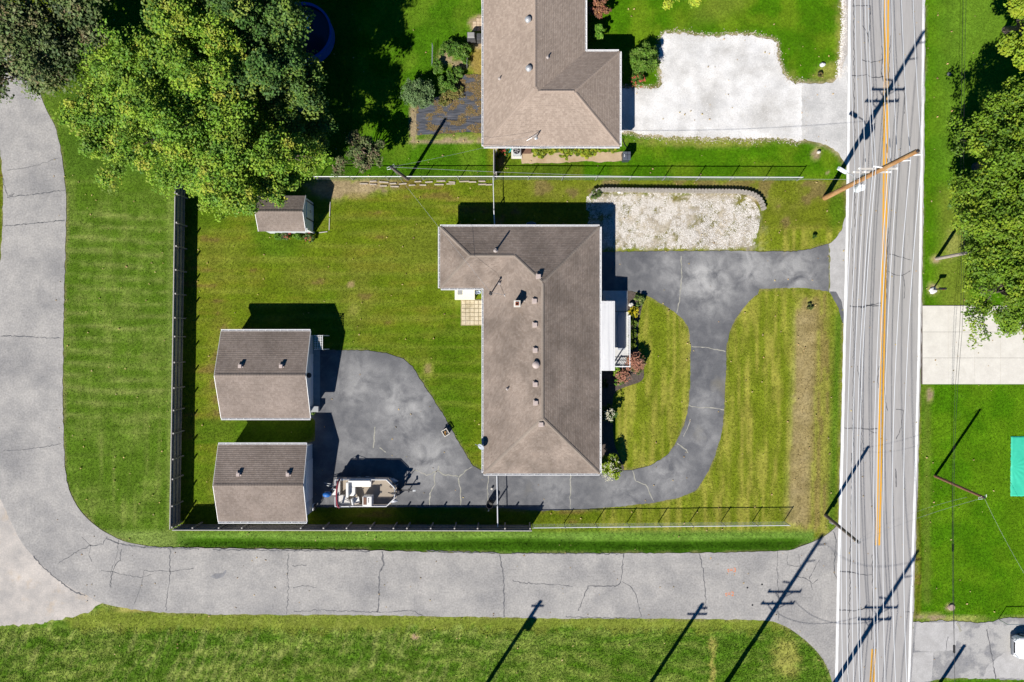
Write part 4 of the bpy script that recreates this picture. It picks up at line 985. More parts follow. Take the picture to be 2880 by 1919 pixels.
railing([G(1765, 890), G(1765, 1030), G(1727, 1030)], .24, .85, porch)
p = G(1708, 838)
m = MB(); m.lathe(p + Vector((0, 0, .1)), [(.14, 0), (.2, .15), (.22, .32), (.19, .32), (.17, .26)], 14); tag(m.build('flower_pot', mat('pale_pot', (.55, .58, .6), rough=.6), None), 'pale round pot at the north end of the white awning', 'pot')

# satellite dish on the south-west corner
p = W(1352, 1256, 2.5)
m = MB(); m.tube([W(1362, 1262, 2.1), p + Vector((0, 0, .15))], .025, 8); m.tube([p + Vector((0, 0, .15)), p + Vector((-.42, .22, .32))], .018, 6)
dish = empty('satellite_dish', p, 'small grey satellite dish on the eave facing the boat', 'dish'); m.build('arm', M_GALV, dish)
m = MB(); ax = Vector((-.55, -.55, .62)).normalized(); R = ax.to_track_quat('Z', 'Y').to_matrix()
vs = [R @ Vector((0, 0, -.06)) + p + Vector((.05, 0, .22))]; ring = 18
for rr, zz in ((.12, -.05), (.22, -.02), (.30, .03)):
    vs += [R @ Vector((math.cos(t * 2 * math.pi / ring) * rr, math.sin(t * 2 * math.pi / ring) * rr * 1.1, zz)) + p + Vector((.05, 0, .22)) for t in range(ring)]
fs = [(0, 1 + k, 1 + (k + 1) % ring) for k in range(ring)]
for q in range(2): fs += [(1 + q * ring + k, 1 + (q + 1) * ring + k, 1 + (q + 1) * ring + (k + 1) % ring, 1 + q * ring + (k + 1) % ring) for k in range(ring)]
m.add(vs, fs); m.build('reflector', mat('dish_grey', (.35, .38, .42), rough=.5), dish, recalc=False)

# ------------------------------------------------------------------ the neighbour's house
HN1 = 2.3
nh = empty('neighbour_house', G(1540, 250), 'house with clean tan shingle hip roof and a garage wing facing white gravel', 'house')
nxw, nxe, nxm, nys, nyg, nyt = 1363.4, 1730.0, 1637.1, 433.6, 179.1, -380.0
hg = (nys - nyg) / 2; hn = (nxm - nxw) / 2; nr = nxw + hn; gy_ = nys - hg
facesB = [[(nxw, nys), (nxe, nys), (nxe - hg, gy_), (nxm - hg, gy_), (nr, nys - hn)], [(nxe, nys), (nxe, nyg), (nxe - hg, gy_)], [(nxe, nyg), (nxm, nyg), (nxm - hg, gy_), (nxe - hg, gy_)],
    [(nxm, nyg), (nxm, nyt), (nr, nyt + hn), (nr, nys - hn), (nxm - hg, gy_)], [(nxm, nyt), (nxw, nyt), (nr, nyt + hn)], [(nxw, nyt), (nxw, nys), (nr, nys - hn), (nr, nyt + hn)]]
ridgesB = [((nxe, nys, 0), (nxe - hg, gy_, hg), 'hip'), ((nxe, nyg, 0), (nxe - hg, gy_, hg), 'hip'), ((nxe - hg, gy_, hg), (nxm - hg, gy_, hg), 'ridge'), ((nr, nys - hn, hn), (nr, nyt + hn, hn), 'ridge'), ((nxw, nys, 0), (nr, nys - hn, hn), 'hip'), ((nxw, nyt, 0), (nr, nyt + hn, hn), 'hip'), ((nxm, nyt, 0), (nr, nyt + hn, hn), 'hip')]
eavesB = [((nxw, nys), (nxe, nys), (0, -1)), ((nxe, nys), (nxe, nyg), (1, 0)), ((nxe, nyg), (nxm, nyg), (0, 1), .05), ((nxm, nyg), (nxm, nyt), (1, 0), .05), ((nxm, nyt), (nxw, nyt), (0, 1)), ((nxw, nyt), (nxw, nys), (-1, 0))]
outB = [(nxw, nys), (nxe, nys), (nxe, nyg), (nxm, nyg), (nxm, nyt), (nxw, nyt)]
hip_roof(nh, facesB, HN1, SL, M_SHINGLE2, island_mat('tan_cap', (.31, .245, .20), (.34, .27, .22), (.37, .295, .24)), ridgesB, eavesB, outB, random.Random(2))
wallB = inset([G(*p) for p in outB], 0.42)
siding_wall(nh, wallB, HN1 - 0.165, mat('tan_brick_wall', (.36, .27, .20), (.42, .32, .25), rough=.9, scale=8))
def zB(p):
    x = p.x / S + 1440; y = 959.5 - p.y / S
    d1 = min(x - nxw, nxm - x, nys - y, y - nyt); d2 = min(x - 1480, nxe - x, nys - y, y - nyg)
    return HN1 + SL * S * max(d1, d2)
M_GREYV = mat('grey_vent', (.48, .49, .50), (.42, .43, .44), rough=.45, metal=.3, scale=8)
for (x, y) in ((1485, 59), (1487, 196)): dome_vent(nh, on_roof(zB, x, y), 0.21, M_GREYV)
for (x, y) in ((1405, 222), (1540, 162)): pipe_vent(nh, on_roof(zB, x, y), 0.30, .05)
nm = on_roof(zB, 1508, 388)
m = MB(); m.tube([nm, nm + Vector((0, 0, .8))], .04, 8); m.lathe(nm, [(.16, .02), (.06, .10)], 10); m.tube([nm + Vector((0, 0, .78)), nm + Vector((-.35, -.12, .45)), nm + Vector((-.75, -.3, .25))], .02, 6); m.build('service_mast', M_GALV, nh)
MASTB = nm + Vector((0, 0, .78))
wbx = wallB[1].x
panel_door(nh, (wbx, G(0, 305).y, 1.06), (0, 1), (1, 0), 4.6, 2.1, 4, 6)
for x in (1420, 1520, 1640): window(nh, (G(x, 0).x, wallB[0].y, 1.5), (1, 0), (0, -1), 1.1, 1.0)
for y in (330, 180, 60): window(nh, (wallB[0].x, G(0, y).y, 1.5), (0, -1), (-1, 0), 1.1, 1.0)

# ------------------------------------------------------------------ gabled sheds (ridge runs east-west)
def gable_shed(label, xW, xE, yN, yS, wall, h1, h2, shingle, rnd, gut=True, name='garage_shed', over=0.30):
    """plan-pixel roof rectangle; wall = (xw, xe, yn, ys) plan pixels"""
    t = empty(name, G((xW + xE) / 2, (yN + yS) / 2), label, 'shed')
    ym = (yN + yS) / 2; run = (yS - yN) / 2 * S; sl = (h2 - h1) / run
    m = MB()
    a, b, c, d, e, f = [G(*p) for p in ((xW, yN), (xE, yN), (xE, ym), (xW, ym), (xE, yS), (xW, yS))]
    a.z = b.z = e.z = f.z = h1; c.z = d.z = h2
    for quad in ((a, b, c, d), (d, c, e, f)):
        m.extr(quad, (0, 0, -.10))
    roof = m.build('roof', MATS.get('roof_deck') or mat('roof_deck', (.12, .10, .085), rough=.9), t)
    roof_face(roof, [G(xW, yN), G(xE, yN), G(xE, ym), G(xW, ym)], h1, sl, shingle, rnd)
    roof_face(roof, [G(xE, yS), G(xW, yS), G(xW, ym), G(xE, ym)], h1, sl, shingle, rnd)
    caps(roof, G(xE, ym, h2), G(xW, ym, h2), .115 * sl, shingle)
    for xx, s_ in ((xW, -1), (xE, 1)):
        for (y1, z1, y2, z2) in ((yN, h1, ym, h2), (yS, h1, ym, h2)):
            m = MB(); p = G(xx, y1, z1 - .07); q = G(xx, y2, z2 - .07); p.x += s_ * .015; q.x += s_ * .015; m.beam(p, q, .028, .16, up=(0, 0, 1)); m.build('rake_board', M_TRIM, t)
    wx0, wx1, wy0, wy1 = wall
    A = G(wx0, wy0); B = G(wx1, wy1); zE = h1 + sl * (wy0 - yN) * S - .12; zR = h2 - .12
    ymid = G(0, ym).y
    m = MB(); m.extr([(A.x, A.y, 0), (A.x, A.y, zE), (A.x, ymid, zR), (A.x, B.y, zE), (A.x, B.y, 0)], (B.x - A.x, 0, 0)); m.build('wall', M_SIDING, t)
    # lap siding boards on the east gable, one by one
    hh = 0.10; z = .02
    while z < zR - .1:
        half0 = (A.y - B.y) / 2
        zt = z + .16
        half = half0 if zt < zE else half0 * max(0, (zR - zt) / (zR - zE))
        if half > .1:
            k = MB(); k.box((B.x + .012, (A.y + B.y) / 2, z + .08), (.02, 2 * half - .02, .155), M=Matrix.Rotation(-.06, 3, 'Y')); k.build('siding_board', M_SIDING, t)
        z += .165
    if gut:
        gutter(t, G(xW, yN), G(xE, yN), h1 + .02, (0, 1)); gutter(t, G(xE, yS), G(xW, yS), h1 + .02, (0, -1))
    return t, (A, B, zE, zR, sl)
def shed_dims(xWi, xEi, yNi, ySi, h1):
    a = W(xWi, yNi, h1); b = W(xEi, ySi, h1)
    return a.x / S + 1440, b.x / S + 1440, 959.5 - a.y / S, 959.5 - b.y / S
d1 = shed_dims(622, 873, 932, 1176, 2.2)
s1, i1 = gable_shed('larger north garage shed with brown gable roof and white trellis', *d1, (d1[0] + 14, 879, d1[2] + 10, d1[3] - 10), 2.2, 3.45, M_SHINGLE3, random.Random(4))
d2 = shed_dims(614, 863, 1251, 1467, 2.2)
s2, i2 = gable_shed('southern garage shed behind the pontoon boat with brown gable roof', *d2, (d2[0] + 12, 878, d2[2] + 9, d2[3] - 9), 2.2, 3.15, M_SHINGLE3, random.Random(5))
def shed_z(d, h1, h2):
    def f(p):
        y = 959.5 - p.y / S; ym = (d[2] + d[3]) / 2; return h2 - (h2 - h1) * abs(y - ym) / ((d[3] - d[2]) / 2)
    return f
for (x, y) in ((677, 1030), (792, 1030)): box_vent(s1, on_roof(shed_z(d1, 2.2, 3.45), x, y), s=.22)
for (x, y) in ((672, 1334), (811, 1334)): box_vent(s2, on_roof(shed_z(d2, 2.2, 3.15), x, y), s=.22)
panel_door(s1, (i1[1].x + .03, G(0, 1068).y, 1.05), (0, 1), (1, 0), 4.2, 2.05, 4, 6)
panel_door(s2, (i2[1].x + .03, G(0, 1345).y, 1.05), (0, 1), (1, 0), 3.2, 2.0, 4, 4)
m = MB(); p = W(868, 1056, 2.75); m.lathe(p, [(.04, .18), (.05, .10), (.20, -.02), (.21, -.06), (.18, -.06), (.04, .06)], 16); m.tube([p + Vector((0, 0, .16)), p + Vector((-.25, 0, .22)), p + Vector((-.45, 0, .1))], .02, 6); m.build('gable_lamp', M_STEEL, s1)
a = G(877, 985); b = G(900, 1148)
m = MB(); m.box(((a.x + b.x) / 2, (a.y + b.y) / 2, .022), (b.x - a.x, a.y - b.y, .03)); m.build('threshold', mat('shed_apron', (.26, .30, .31), (.33, .36, .37), rough=.9, scale=3), s1)
d3 = shed_dims(727, 859, 551, 650, 2.0)
s3, i3 = gable_shed('small grey-roofed garden shed half under the big maple', *d3, (d3[0] + 8, 880.5, d3[2] + 5, d3[3] - 4), 2.0, 2.75, M_SHINGLE3, random.Random(6), gut=False, name='garden_shed')
pz = (i3[1].x + .045)
for yy, nme in ((591, 'door'), (612, 'door')):
    c = G(0, yy); m = MB(); m.box((pz, c.y, 1.0), (.04, 20.5 * S, 1.85)); dd = m.build(nme, mat('shed_door_paint', (.55, .60, .63), rough=.5), s3); m = MB(); m.box((pz + .04, c.y + (.25 if yy > 600 else -.25), 1.0), (.04, .04, .15)); m.build('handle', M_STEEL, dd)
for yy in (578, 625):
    c = G(0, yy); m = MB(); m.box((pz + .002, c.y, .95), (.05, .06, 1.9)); m.build('door_gap_strip', M_STEEL, s3)  # dark strips stand in for the shadowed gaps beside the door leaves
m = MB(); m.box((i3[1].x + .06, i3[1].y + .05, 1.0), (.12, .12, 2.0)); m.build('corner_board', M_TRIM, s3)
# white trellis against the north shed
tr = empty('trellis', G(895, 965), 'white lattice trellis top beside the north garage shed door', 'trellis')
z = 1.9; a = W(883, 944, z); b = W(907, 983, z)
for i in range(6):
    m = MB(); x = a.x + (b.x - a.x) * i / 5; m.beam((x, a.y, z), (x, b.y, z), .035, .03); m.build('slat', M_TRIM, tr)
for i in range(9):
    m = MB(); y = a.y + (b.y - a.y) * i / 8; m.beam((a.x, y, z - .035), (b.x, y, z - .035), .035, .03); m.build('slat', M_TRIM, tr)
for x in (a.x, b.x):
    for y in (a.y, b.y): m = MB(); m.box((x, y, z / 2 - .03), (.07, .07, z)); m.build('post', M_TRIM, tr)
# ------------------------------------------------------------------ privacy fence (shadow-box pickets)
def picket_mesh(h, w=0.099, t=0.02):
    c = .032; P = [(-w / 2, 0), (w / 2, 0), (w / 2, h - c), (w / 2 - c, h), (-w / 2 + c, h), (-w / 2, h - c)]
    m = MB(); m.extr([(x, -t / 2, z) for x, z in P], (0, t, 0))
    me = bpy.data.meshes.new('picket'); me.from_pydata(m.v, [], m.f); me.materials.append(M_WOODGREY); return me
PICK = picket_mesh(1.66)
def privacy_fence(a, b, label, posts, inward):
    a = Vector(a); b = Vector(b); t = empty('privacy_fence', a, label, 'fence'); d = (b - a); L = d.length; d.normalize()
    n = Vector((-d.y, d.x, 0)); rz = math.atan2(d.y, d.x); 
    if n.dot(Vector(inward)) < 0: n = -n
    rr = random.Random(int(L * 10)); k = int(L / 0.105)
    for i in range(k):
        p = a + d * ((i + .5) * L / k) + n * (-.055 - .004 * (i % 2)); o = inst('picket', PICK, t, p + Vector((0, 0, rr.uniform(-.03, .0))), rz + rr.uniform(-.02, .02))
    for zz in (.32, .86, 1.42):
        m = MB(); m.beam(a + Vector((0, 0, zz)), b + Vector((0, 0, zz)), .085, .09); m.build('rail', M_WOODGREY, t)
    for s_ in posts:
        p = a + d * s_; m = MB(); m.box(p + n * .135 + Vector((0, 0, .88)), (.10, .10, 1.76), rz=rz); po = m.build('post', M_WOODGREY, t)
        m = MB(); m.box(p + n * .135 + Vector((0, 0, 1.77)), (.105, .105, .02), rz=rz); m.build('post_top', M_FENCECAP, po)
    m = MB(); m.beam(a + Vector((0, 0, 1.682)) - n * .06, b + Vector((0, 0, 1.682)) - n * .06, .062, .022) ; m.build('cap_strip', M_FENCECAP, t)  # paler strip along the top of the pickets
    return t
fy = lambda y: 959.5 - (959.5 - y) * 0.9673
fx = lambda x: 1440 + (x - 1440) * 0.9673
pl = [fy(y) for y in (545, 626, 692, 759, 826, 894, 947, 1020, 1092, 1155, 1220, 1293, 1349, 1425, 1484)]
A0 = G(fx(492), fy(505)); A1 = G(fx(477), fy(1491))
privacy_fence(A0, A1, 'grey wooden privacy fence along the west side of the back yard', [abs(G(0, y).y - A0.y) for y in pl if G(0, y).y < A0.y], (1, 0, 0))
px_ = [fx(x) for x in (540, 614, 679, 845, 909, 974, 1041, 1106, 1144, 1211, 1278, 1343, 1420, 1491)]
A2 = G(fx(1496), fy(1493)); A1b = A1 + Vector((.12, 0, 0))
privacy_fence(A1b, A2, 'grey wooden privacy fence along the south side behind the sheds and boat', [G(x, 0).x - A1b.x for x in px_], (0, 1, 0))
privacy_fence(G(1392, 436), G(1392, 502), 'short dark wooden fence between tan house and chain-link fence', [.05, 1.85], (1, 0, 0))

# ------------------------------------------------------------------ chain-link fences
def chain_fence(a, b, h, label, spacing=2.67, gate=False, name='chain_link_fence'):
    a = Vector(a); b = Vector(b); t = empty(name, a, label, 'fence' if not gate else 'gate'); d = b - a; L = d.length; d.normalize()
    m = MB(); m.tube([a + Vector((0, 0, h)), b + Vector((0, 0, h))], .032 if not gate else .042, 8); m.build('top_rail', M_WIRE, t)
    if gate: m = MB(); m.tube([a + Vector((0, 0, .1)), b + Vector((0, 0, .1))], .025, 8); m.build('bottom_rail', M_GALV, t)
    k = max(1, round(L / spacing))
    for i in range(k + 1):
        p = a + d * (L * i / k); m = MB(); m.tube([p, p + Vector((0, 0, h + .05))], .035, 8); po = m.build('post', M_GALV, t)
        m = MB(); m.lathe(p + Vector((0, 0, h + .05)), [(.045, 0), (.045, .03), (.015, .06)], 8); m.build('post_cap', M_GALV, po)
    # woven wire: diagonal strands both ways
    vs = []; fs = []; r = .0019; pitch = .09; nn = Vector((-d.y, d.x, 0)); hh = h - .06
    s_ = -hh
    while s_ < L:
        for sg in (1, -1):
            x0 = s_ if sg > 0 else s_ + hh; x1 = x0 + sg * hh; z0, z1 = .03, hh
            lo, hi = (x0, x1) if sg > 0 else (x1, x0)
            def cut(x, z):
                return x, z
            P0 = [x0, z0]; P1 = [x1, z1]
            for P, Q in ((P0, P1), (P1, P0)):
                if P[0] < 0: f = (0 - P[0]) / (Q[0] - P[0]) if Q[0] != P[0] else 0; P[1] += (Q[1] - P[1]) * f; P[0] = 0
                if P[0] > L: f = (L - P[0]) / (Q[0] - P[0]) if Q[0] != P[0] else 0; P[1] += (Q[1] - P[1]) * f; P[0] = L
            if (P1[0] - P0[0]) * sg < .02: continue
            q0 = a + d * P0[0] + Vector((0, 0, P0[1])); q1 = a + d * P1[0] + Vector((0, 0, P1[1])); e = (q1 - q0).normalized(); w = e.cross(nn)
            i0 = len(vs)
            for q in (q0, q1): vs += [q + nn * r * sg + w * 0, q - nn * r + w * r, q - nn * r - w * r]
            fs += [(i0, i0 + 1, i0 + 4, i0 + 3), (i0 + 1, i0 + 2, i0 + 5, i0 + 4), (i0 + 2, i0, i0 + 3, i0 + 5)]
        s_ += pitch
    m = MB(); m.add(vs, fs); w_ = m.build('wire_mesh', M_GALV, t, recalc=False); w_['kind'] = 'stuff'
    return t
hc = 1.2
chain_fence(W(883, 497, hc) - Vector((0, 0, hc)), W(1388, 496.5, hc) - Vector((0, 0, hc)), hc, 'chain-link fence between back yard and garden, ending at the pole')
chain_fence(W(1390, 496.5, hc) - Vector((0, 0, hc)), W(2258, 499, hc) - Vector((0, 0, hc)), hc, 'long chain-link fence with white top rail running from the houses toward the road')
chain_fence(W(1387, 499, hc) - Vector((0, 0, hc)), W(1389, 590, hc) - Vector((0, 0, hc)), hc, 'short chain-link fence joining the north fence to the house', 2.7)
chain_fence(W(1389, 592, 1.25) - Vector((0, 0, 1.25)), W(1391, 634, 1.25) - Vector((0, 0, 1.25)), 1.25, 'narrow chain-link gate in the shade beside the house wing', 2.0, True, 'chain_link_gate')
chain_fence(W(1499, 1485, hc) - Vector((0, 0, hc)), W(2221, 1478, hc) - Vector((0, 0, hc)), hc, 'chain-link fence with white top rail along the southern front lawn')
chain_fence(W(1397.5, 1338, hc) - Vector((0, 0, hc)), W(1399, 1420, hc) - Vector((0, 0, hc)), hc, 'wide chain-link drive gate reaching from the house corner', 4, True, 'chain_link_gate')
chain_fence(W(1399, 1423, hc) - Vector((0, 0, hc)), W(1400, 1482, hc) - Vector((0, 0, hc)), hc, 'short chain-link gate leaf meeting the wooden fence', 4, True, 'chain_link_gate')
t = empty('pipe_rail', W(2821, 1744, 0), 'thin white pipe rail beside the parked white car', 'rail')
m = MB(); q0 = W(2834, 1757, 1.05); m.tube([q0, q0 + Vector((5, 0.05, 0))], .03, 8); m.build('top_rail', M_GALV, t)
m = MB(); m.tube([Vector((q0.x, q0.y, 0)), q0 + Vector((0, 0, .05))], .03, 8); m.build('post', M_GALV, t)

# ------------------------------------------------------------------ utility poles and wires
M_GREYC = mat('grey_cable', (.30, .31, .32), rough=.6)
def wire_pts(a, b, sag, n=18):
    a = Vector(a); b = Vector(b)
    return [a.lerp(b, i / n) - Vector((0, 0, 4 * sag * (i / n) * (1 - i / n))) for i in range(n + 1)]
def cable(name, a, b, sag, r, material, label, group=None, cat='cable', n=18):
    m = MB(); m.tube(wire_pts(a, b, sag, n), r, 5); return tag(m.build(name, material, None), label, cat, group)
def insul(m, p, s=1.0):
    m.lathe(p, [(.03 * s, 0), (.03 * s, .04), (.07 * s, .05), (.07 * s, .09), (.04 * s, .10), (.055 * s, .15), (.02 * s, .18)], 10)
M_PORC = mat('white_porcelain', (.78, .78, .78), rough=.3)
M_ARM = mat('grey_crossarm', (.50, .47, .43), (.58, .55, .50), rough=.85, scale=5)
def big_pole(base, top, label, detail=True, name='utility_pole'):
    base = Vector(base); top = Vector(top); t = empty(name, base, label, 'pole', 'tall utility poles with crossarms along the road')
    ax = top - base
    at = lambda s_: base + ax * s_
    m = MB(); m.tube([at(k / 8) for k in range(9)], [.21 - .085 * k / 8 for k in range(9)], 14); m.build('pole', M_POLE, t)
    Hh = top.z
    pts = {}
    for hgt, offs, w0, w1, nm in ((8.1, (-43, -17, 36, 44), -46, 47, 'a'), (9.1, (-46, 42), -48, 45, 'b')):
        c = at(hgt / Hh); m = MB(); m.beam(c + Vector((w0 * S, .16, 0)), c + Vector((w1 * S, .16, 0)), .10, .12); arm = m.build('crossarm', M_ARM, t)
        m = MB(); m.beam(c + Vector((-.75, .16, -.05)), c + Vector((0, .17, -.65)), .03, .05); m.beam(c + Vector((.75, .16, -.05)), c + Vector((0, .17, -.65)), .03, .05); m.build('brace', M_GALV, arm)
        for i, o_ in enumerate(offs):
            q = c + Vector((o_ * S, .16, .06)); m = MB(); insul(m, q); m.build('insulator', M_PORC, arm); pts[nm + str(i)] = q + Vector((0, 0, .18))
    for hgt, o_, nm in ((11.8, 25, 'c0'), (13.2, 25, 'd0')):
        c = at(hgt / Hh); q = c + Vector((o_ * S, .02, .10)); m = MB(); m.tube([c, q], [.045, .04], 8); m.build('standoff_arm', M_PORC, t); pts[nm] = q + Vector((0, 0, .05))
    c = at(10.0 / Hh); q = c + Vector((-17 * S - .25, .12, 0)); m = MB()
    for k in range(9): m.tube([c.lerp(q, k / 9), c.lerp(q, k / 9 + .06)], .075 if k % 2 else .05, 8)
    m.tube([c, q], .04, 8); m.build('line_post', M_PORC, t); pts['e0'] = q; pts['e1'] = c.lerp(q, .8) + Vector((0, 0, .08))
    # climbing cable and top hardware
    m = MB(); m.tube([at(k / 10) + Vector((-.12, .16 - .006 * k, 0)) for k in range(4, 11)], .018, 6); m.build('riser_cable', M_DARKWIRE, t)
    m = MB(); m.lathe(top, [(.13, -.05), (.10, .04), (.05, .10)], 10); m.build('pole_cap', M_STEEL, t)
    if detail:
        c = at(6.2 / Hh); q = c + Vector((.05, -.52, -.45)); m = MB(); m.lathe(q, [(.24, 0), (.27, .04), (.27, .75), (.29, .78), (.25, .84), (.10, .88)], 20); tf = m.build('transformer', mat('transformer_grey', (.70, .73, .75), rough=.4), t)
        m = MB(); m.tube([q + Vector((.12, .1, .84)), q + Vector((.12, .1, 1.05))], [.05, .03], 8); m.tube([q + Vector((-.12, .1, .84)), q + Vector((-.12, .1, 1.05))], [.05, .03], 8); m.build('bushing', M_PORC, tf)
        c = at(6.0 / Hh); q = c + Vector((-1.25, .72, .35)); m = MB(); m.tube([c, c + Vector((-.5, .3, .35)), q], .035, 8); m.build('lamp_arm', M_GALV, t)
        m = MB(); M = Matrix.Rotation(math.radians(150), 3, 'Z'); m.box(q + Vector((-.1, .02, .05)), (.62, .26, .16), M=M, taper=.7); m.box(q + Vector((.12, -.1, .02)), (.32, .22, .18), M=M); m.build('lamp_head', mat('lamp_alu', (.66, .70, .76), rough=.35), t)
        for hgt in (6.7, 7.2, 5.6):
            c = at(hgt / Hh); m = MB(); m.box(c + Vector((-.05, .22, 0)), (.16, .16, .25)); m.build('bracket', M_GALV, t)
    return t, pts
baseA = G(2320, 557); topA = G(1440 + 852, 959.5 - 399, 14.2)
poleA, ptA = big_pole(baseA, topA, 'tall leaning brown utility pole with transformer and street lamp over the road')
offv = Vector((topA.x - baseA.x, topA.y - baseA.y, 0))
bS = G(2288, 2015); _, ptS = big_pole(bS, bS + offv * .3 + Vector((0, 0, 14.0)), 'utility pole beyond the bottom edge whose crossarm shadow lies on the road', False)
bN = G(2338, -860); _, ptN = big_pole(bN, bN + offv * .8 + Vector((0, 0, 14.2)), 'next utility pole north along the road, past the top edge', False)
bS2 = G(2011, 1972); _, pt2 = big_pole(bS2, bS2 + Vector((0, 0, 14.0)), 'utility pole beyond the bottom edge whose long shadow crosses the lane mouth', False)
bSS = G(2240, 3420); _, ptSS = big_pole(bSS, bSS + Vector((0, 0, 14.0)), 'far southern utility pole well past the bottom edge', False)
names = {'a0': 'lowest western', 'a1': 'second low', 'a2': 'third low', 'a3': 'eastern low', 'b0': 'western middle', 'b1': 'eastern middle', 'c0': 'upper', 'd0': 'topmost eastern', 'e0': 'western line-post', 'e1': 'eastern line-post'}
for k in names:
    sag = 1.3 if k[0] in 'ab' else 1.7
    P = wire_pts(ptN[k], ptA[k], sag) [:-1] + wire_pts(ptA[k], ptS[k], sag)[:-1] + wire_pts(ptS[k], ptSS[k], sag)
    m = MB(); m.tube(P, .021, 5); tag(m.build('power_line', M_WIRE, None), names[k] + ' pale power line strung along the road on the brown pole', 'wire', 'power lines above the road')
# shadows cross the lane from these wires as well
for k in ('a0', 'a3', 'd0'):
    cable('power_line', pt2[k], ptS[k], 1.2, .016, M_WIRE, {'a0': 'lower', 'a3': 'middle', 'd0': 'upper'}[k] + ' cross wire past the bottom edge joining two poles', 'power lines above the road', 'wire')
def small_pole(px, py, tx, ty, h, label, material, r=0.14, vertical=False):
    b = G(px, py); tp = W(tx, ty, h) if not vertical else b + Vector((0, 0, h))
    t = empty('service_pole', b, label, 'pole', 'short wooden service poles')
    m = MB(); m.tube([b.lerp(tp, k / 6) for k in range(7)], [r - .03 * k / 6 for k in range(7)], 12); m.build('pole', material, t)
    m = MB(); m.lathe(tp, [(r - .02, -.02), (r - .03, .03), (.03, .06)], 10); m.build('pole_cap', M_STEEL, t)
    m = MB(); m.tube([tp + Vector((-.05, -.12, -.1)), tp + Vector((-.3, -.16, -.15)), tp + Vector((-.33, -.02, -.12)), tp + Vector((-.1, .05, -.1))], .016, 6); m.tube([tp + Vector((.03, .1, -.05)), tp + Vector((.2, .22, -.05)), tp + Vector((.22, .02, -.08)), tp], .016, 6); m.build('cable_loop', M_WIRE, t)
    m = MB(); m.tube([b.lerp(tp, .15) + Vector((r * .8, -.05, 0)), b.lerp(tp, .97) + Vector((r * .75, -.05, 0))], .018, 6); m.build('riser_cable', M_DARKWIRE, t)
    return t, tp
pD, tD = small_pole(1147, 505, 1100, 470, 5.5, 'leaning grey service pole beside the white garden timbers', M_POLEGREY)
pC, tC = small_pole(2630, 1339, 2768, 1400, 6.0, 'slim brown service pole leaning on the east lawn by the green tarp', mat('thin_brown_pole', (.20, .09, .06), (.28, .14, .09), rough=.85, scale=4), r=.12)
pB, tB = small_pole(2322, 1450, 2415, 1526, 6.2, 'grey service pole at the corner of lane and road', M_POLEGREY)
m = MB(); c = G(2322, 1450).lerp(tB, .2); m.box(c + Vector((.02, -.18, 0)), (.22, .14, .5)); m.build('meter_box', M_GALV, pB)
pE, tE = small_pole(2634, 728, 2720, 700, 6.0, 'service pole half hidden by the eastern maples', mat('silver_pole', (.33, .28, .24), (.4, .35, .3), rough=.9, scale=4), vertical=True)
for (tipx, tipy, h, lab) in ((1975, 1700, 9.5, 'pole beyond the bottom edge whose forked shadow touches the lane'), (1520, 1692, 9.5, 'pole past the bottom edge casting the left shadow with a transformer'), (2711, 1817, 7.0, 'pole past the bottom edge whose shadow crosses the old east drive')):
    L = h / math.tan(SUN_EL) / S; bx, by = tipx - L * SHX, tipy + L * SHY
    t, tp = small_pole(bx, by, 0, 0, h, lab, M_POLE, .17, True)
    if tipx < 1600:
        m = MB(); m.lathe(tp + Vector((.35, -.1, -2.2)), [(.25, 0), (.25, .8), (.1, .85)], 14); m.build('transformer', MATS['transformer_grey'], t); m = MB(); m.beam(tp + Vector((-.5, 0, -.35)), tp + Vector((.5, 0, -.35)), .1, .1); m.build('crossarm', M_ARM, t)
    elif tipx < 2000:
        m = MB(); m.beam(tp + Vector((-.7, 0, -.8)), tp + Vector((.9, 0, -.8)), .1, .1); m.beam(tp + Vector((0, 0, -.3)), tp + Vector((.6, 0, -.3)), .1, .1); m.build('crossarm', M_ARM, t)
aS = baseA.lerp(topA, 6.6 / 14.2)
cable('service_cable', aS, tD, 0.9, .011, M_GREYC, 'twisted service cable running from the brown pole west above the chain-link fence')
cable('service_cable', tD, MASTA, 0.35, .008, M_GREYC, 'thin service wire from the grey pole down to the brown roof mast')
cable('service_cable', tD, MASTB, 0.35, .007, M_GREYC, 'thin service wire from the grey pole to the tan roof mast')
cable('service_cable', tC, tB, 0.5, .008, M_GREYC, 'thin cable crossing the road between two short service poles')
cable('service_cable', tC - Vector((.6, .2, 1.0)), baseA.lerp(topA, .3) * 0 + tB - Vector((0, 0, .3)), 0.9, .006, M_GREYC, 'lower thin cable crossing the road between the short poles')
cable('service_cable', tC, W(2960, 1740, 5.0), 0.4, .007, M_GREYC, 'thin cable leaving the slim brown pole toward the bottom right')
for dx, lab in ((0, 'western'), (8, 'eastern')):
    P = [W(2714 + dx, -200, 6.3), W(2709 + dx, 0, 6.1), W(2703 + dx * .9, 400, 5.9), W(2703 + dx * .9, 836, 5.7), W(2687 + dx * .8, 1089, 5.6), W(2681 + dx * .5, 1279, 5.6), W(2678 + dx * .5, 1524, 5.7), W(2680 + dx * .3, 1687, 5.8), W(2684, 1830, 5.9), W(2688, 2100, 6.2)]
    m = MB(); m.tube(crom([tuple(p) for p in P], 3, False), .012, 5); tag(m.build('telephone_cable', M_DARKWIRE, None), lab + ' of the two thin dark cables strung above the east lawn', 'cable', 'dark telephone cables')
p = W(2684, 1826, 5.85); m = MB(); m.tube([p + Vector((0, .32, 0)), p + Vector((0, .25, -.02)), p + Vector((0, -.25, -.02)), p + Vector((0, -.32, 0))], [.02, .075, .075, .02], 10); tag(m.build('cable_splice', M_BLACK, None), 'black splice case hanging on the dark cables above the old drive', 'splice case')

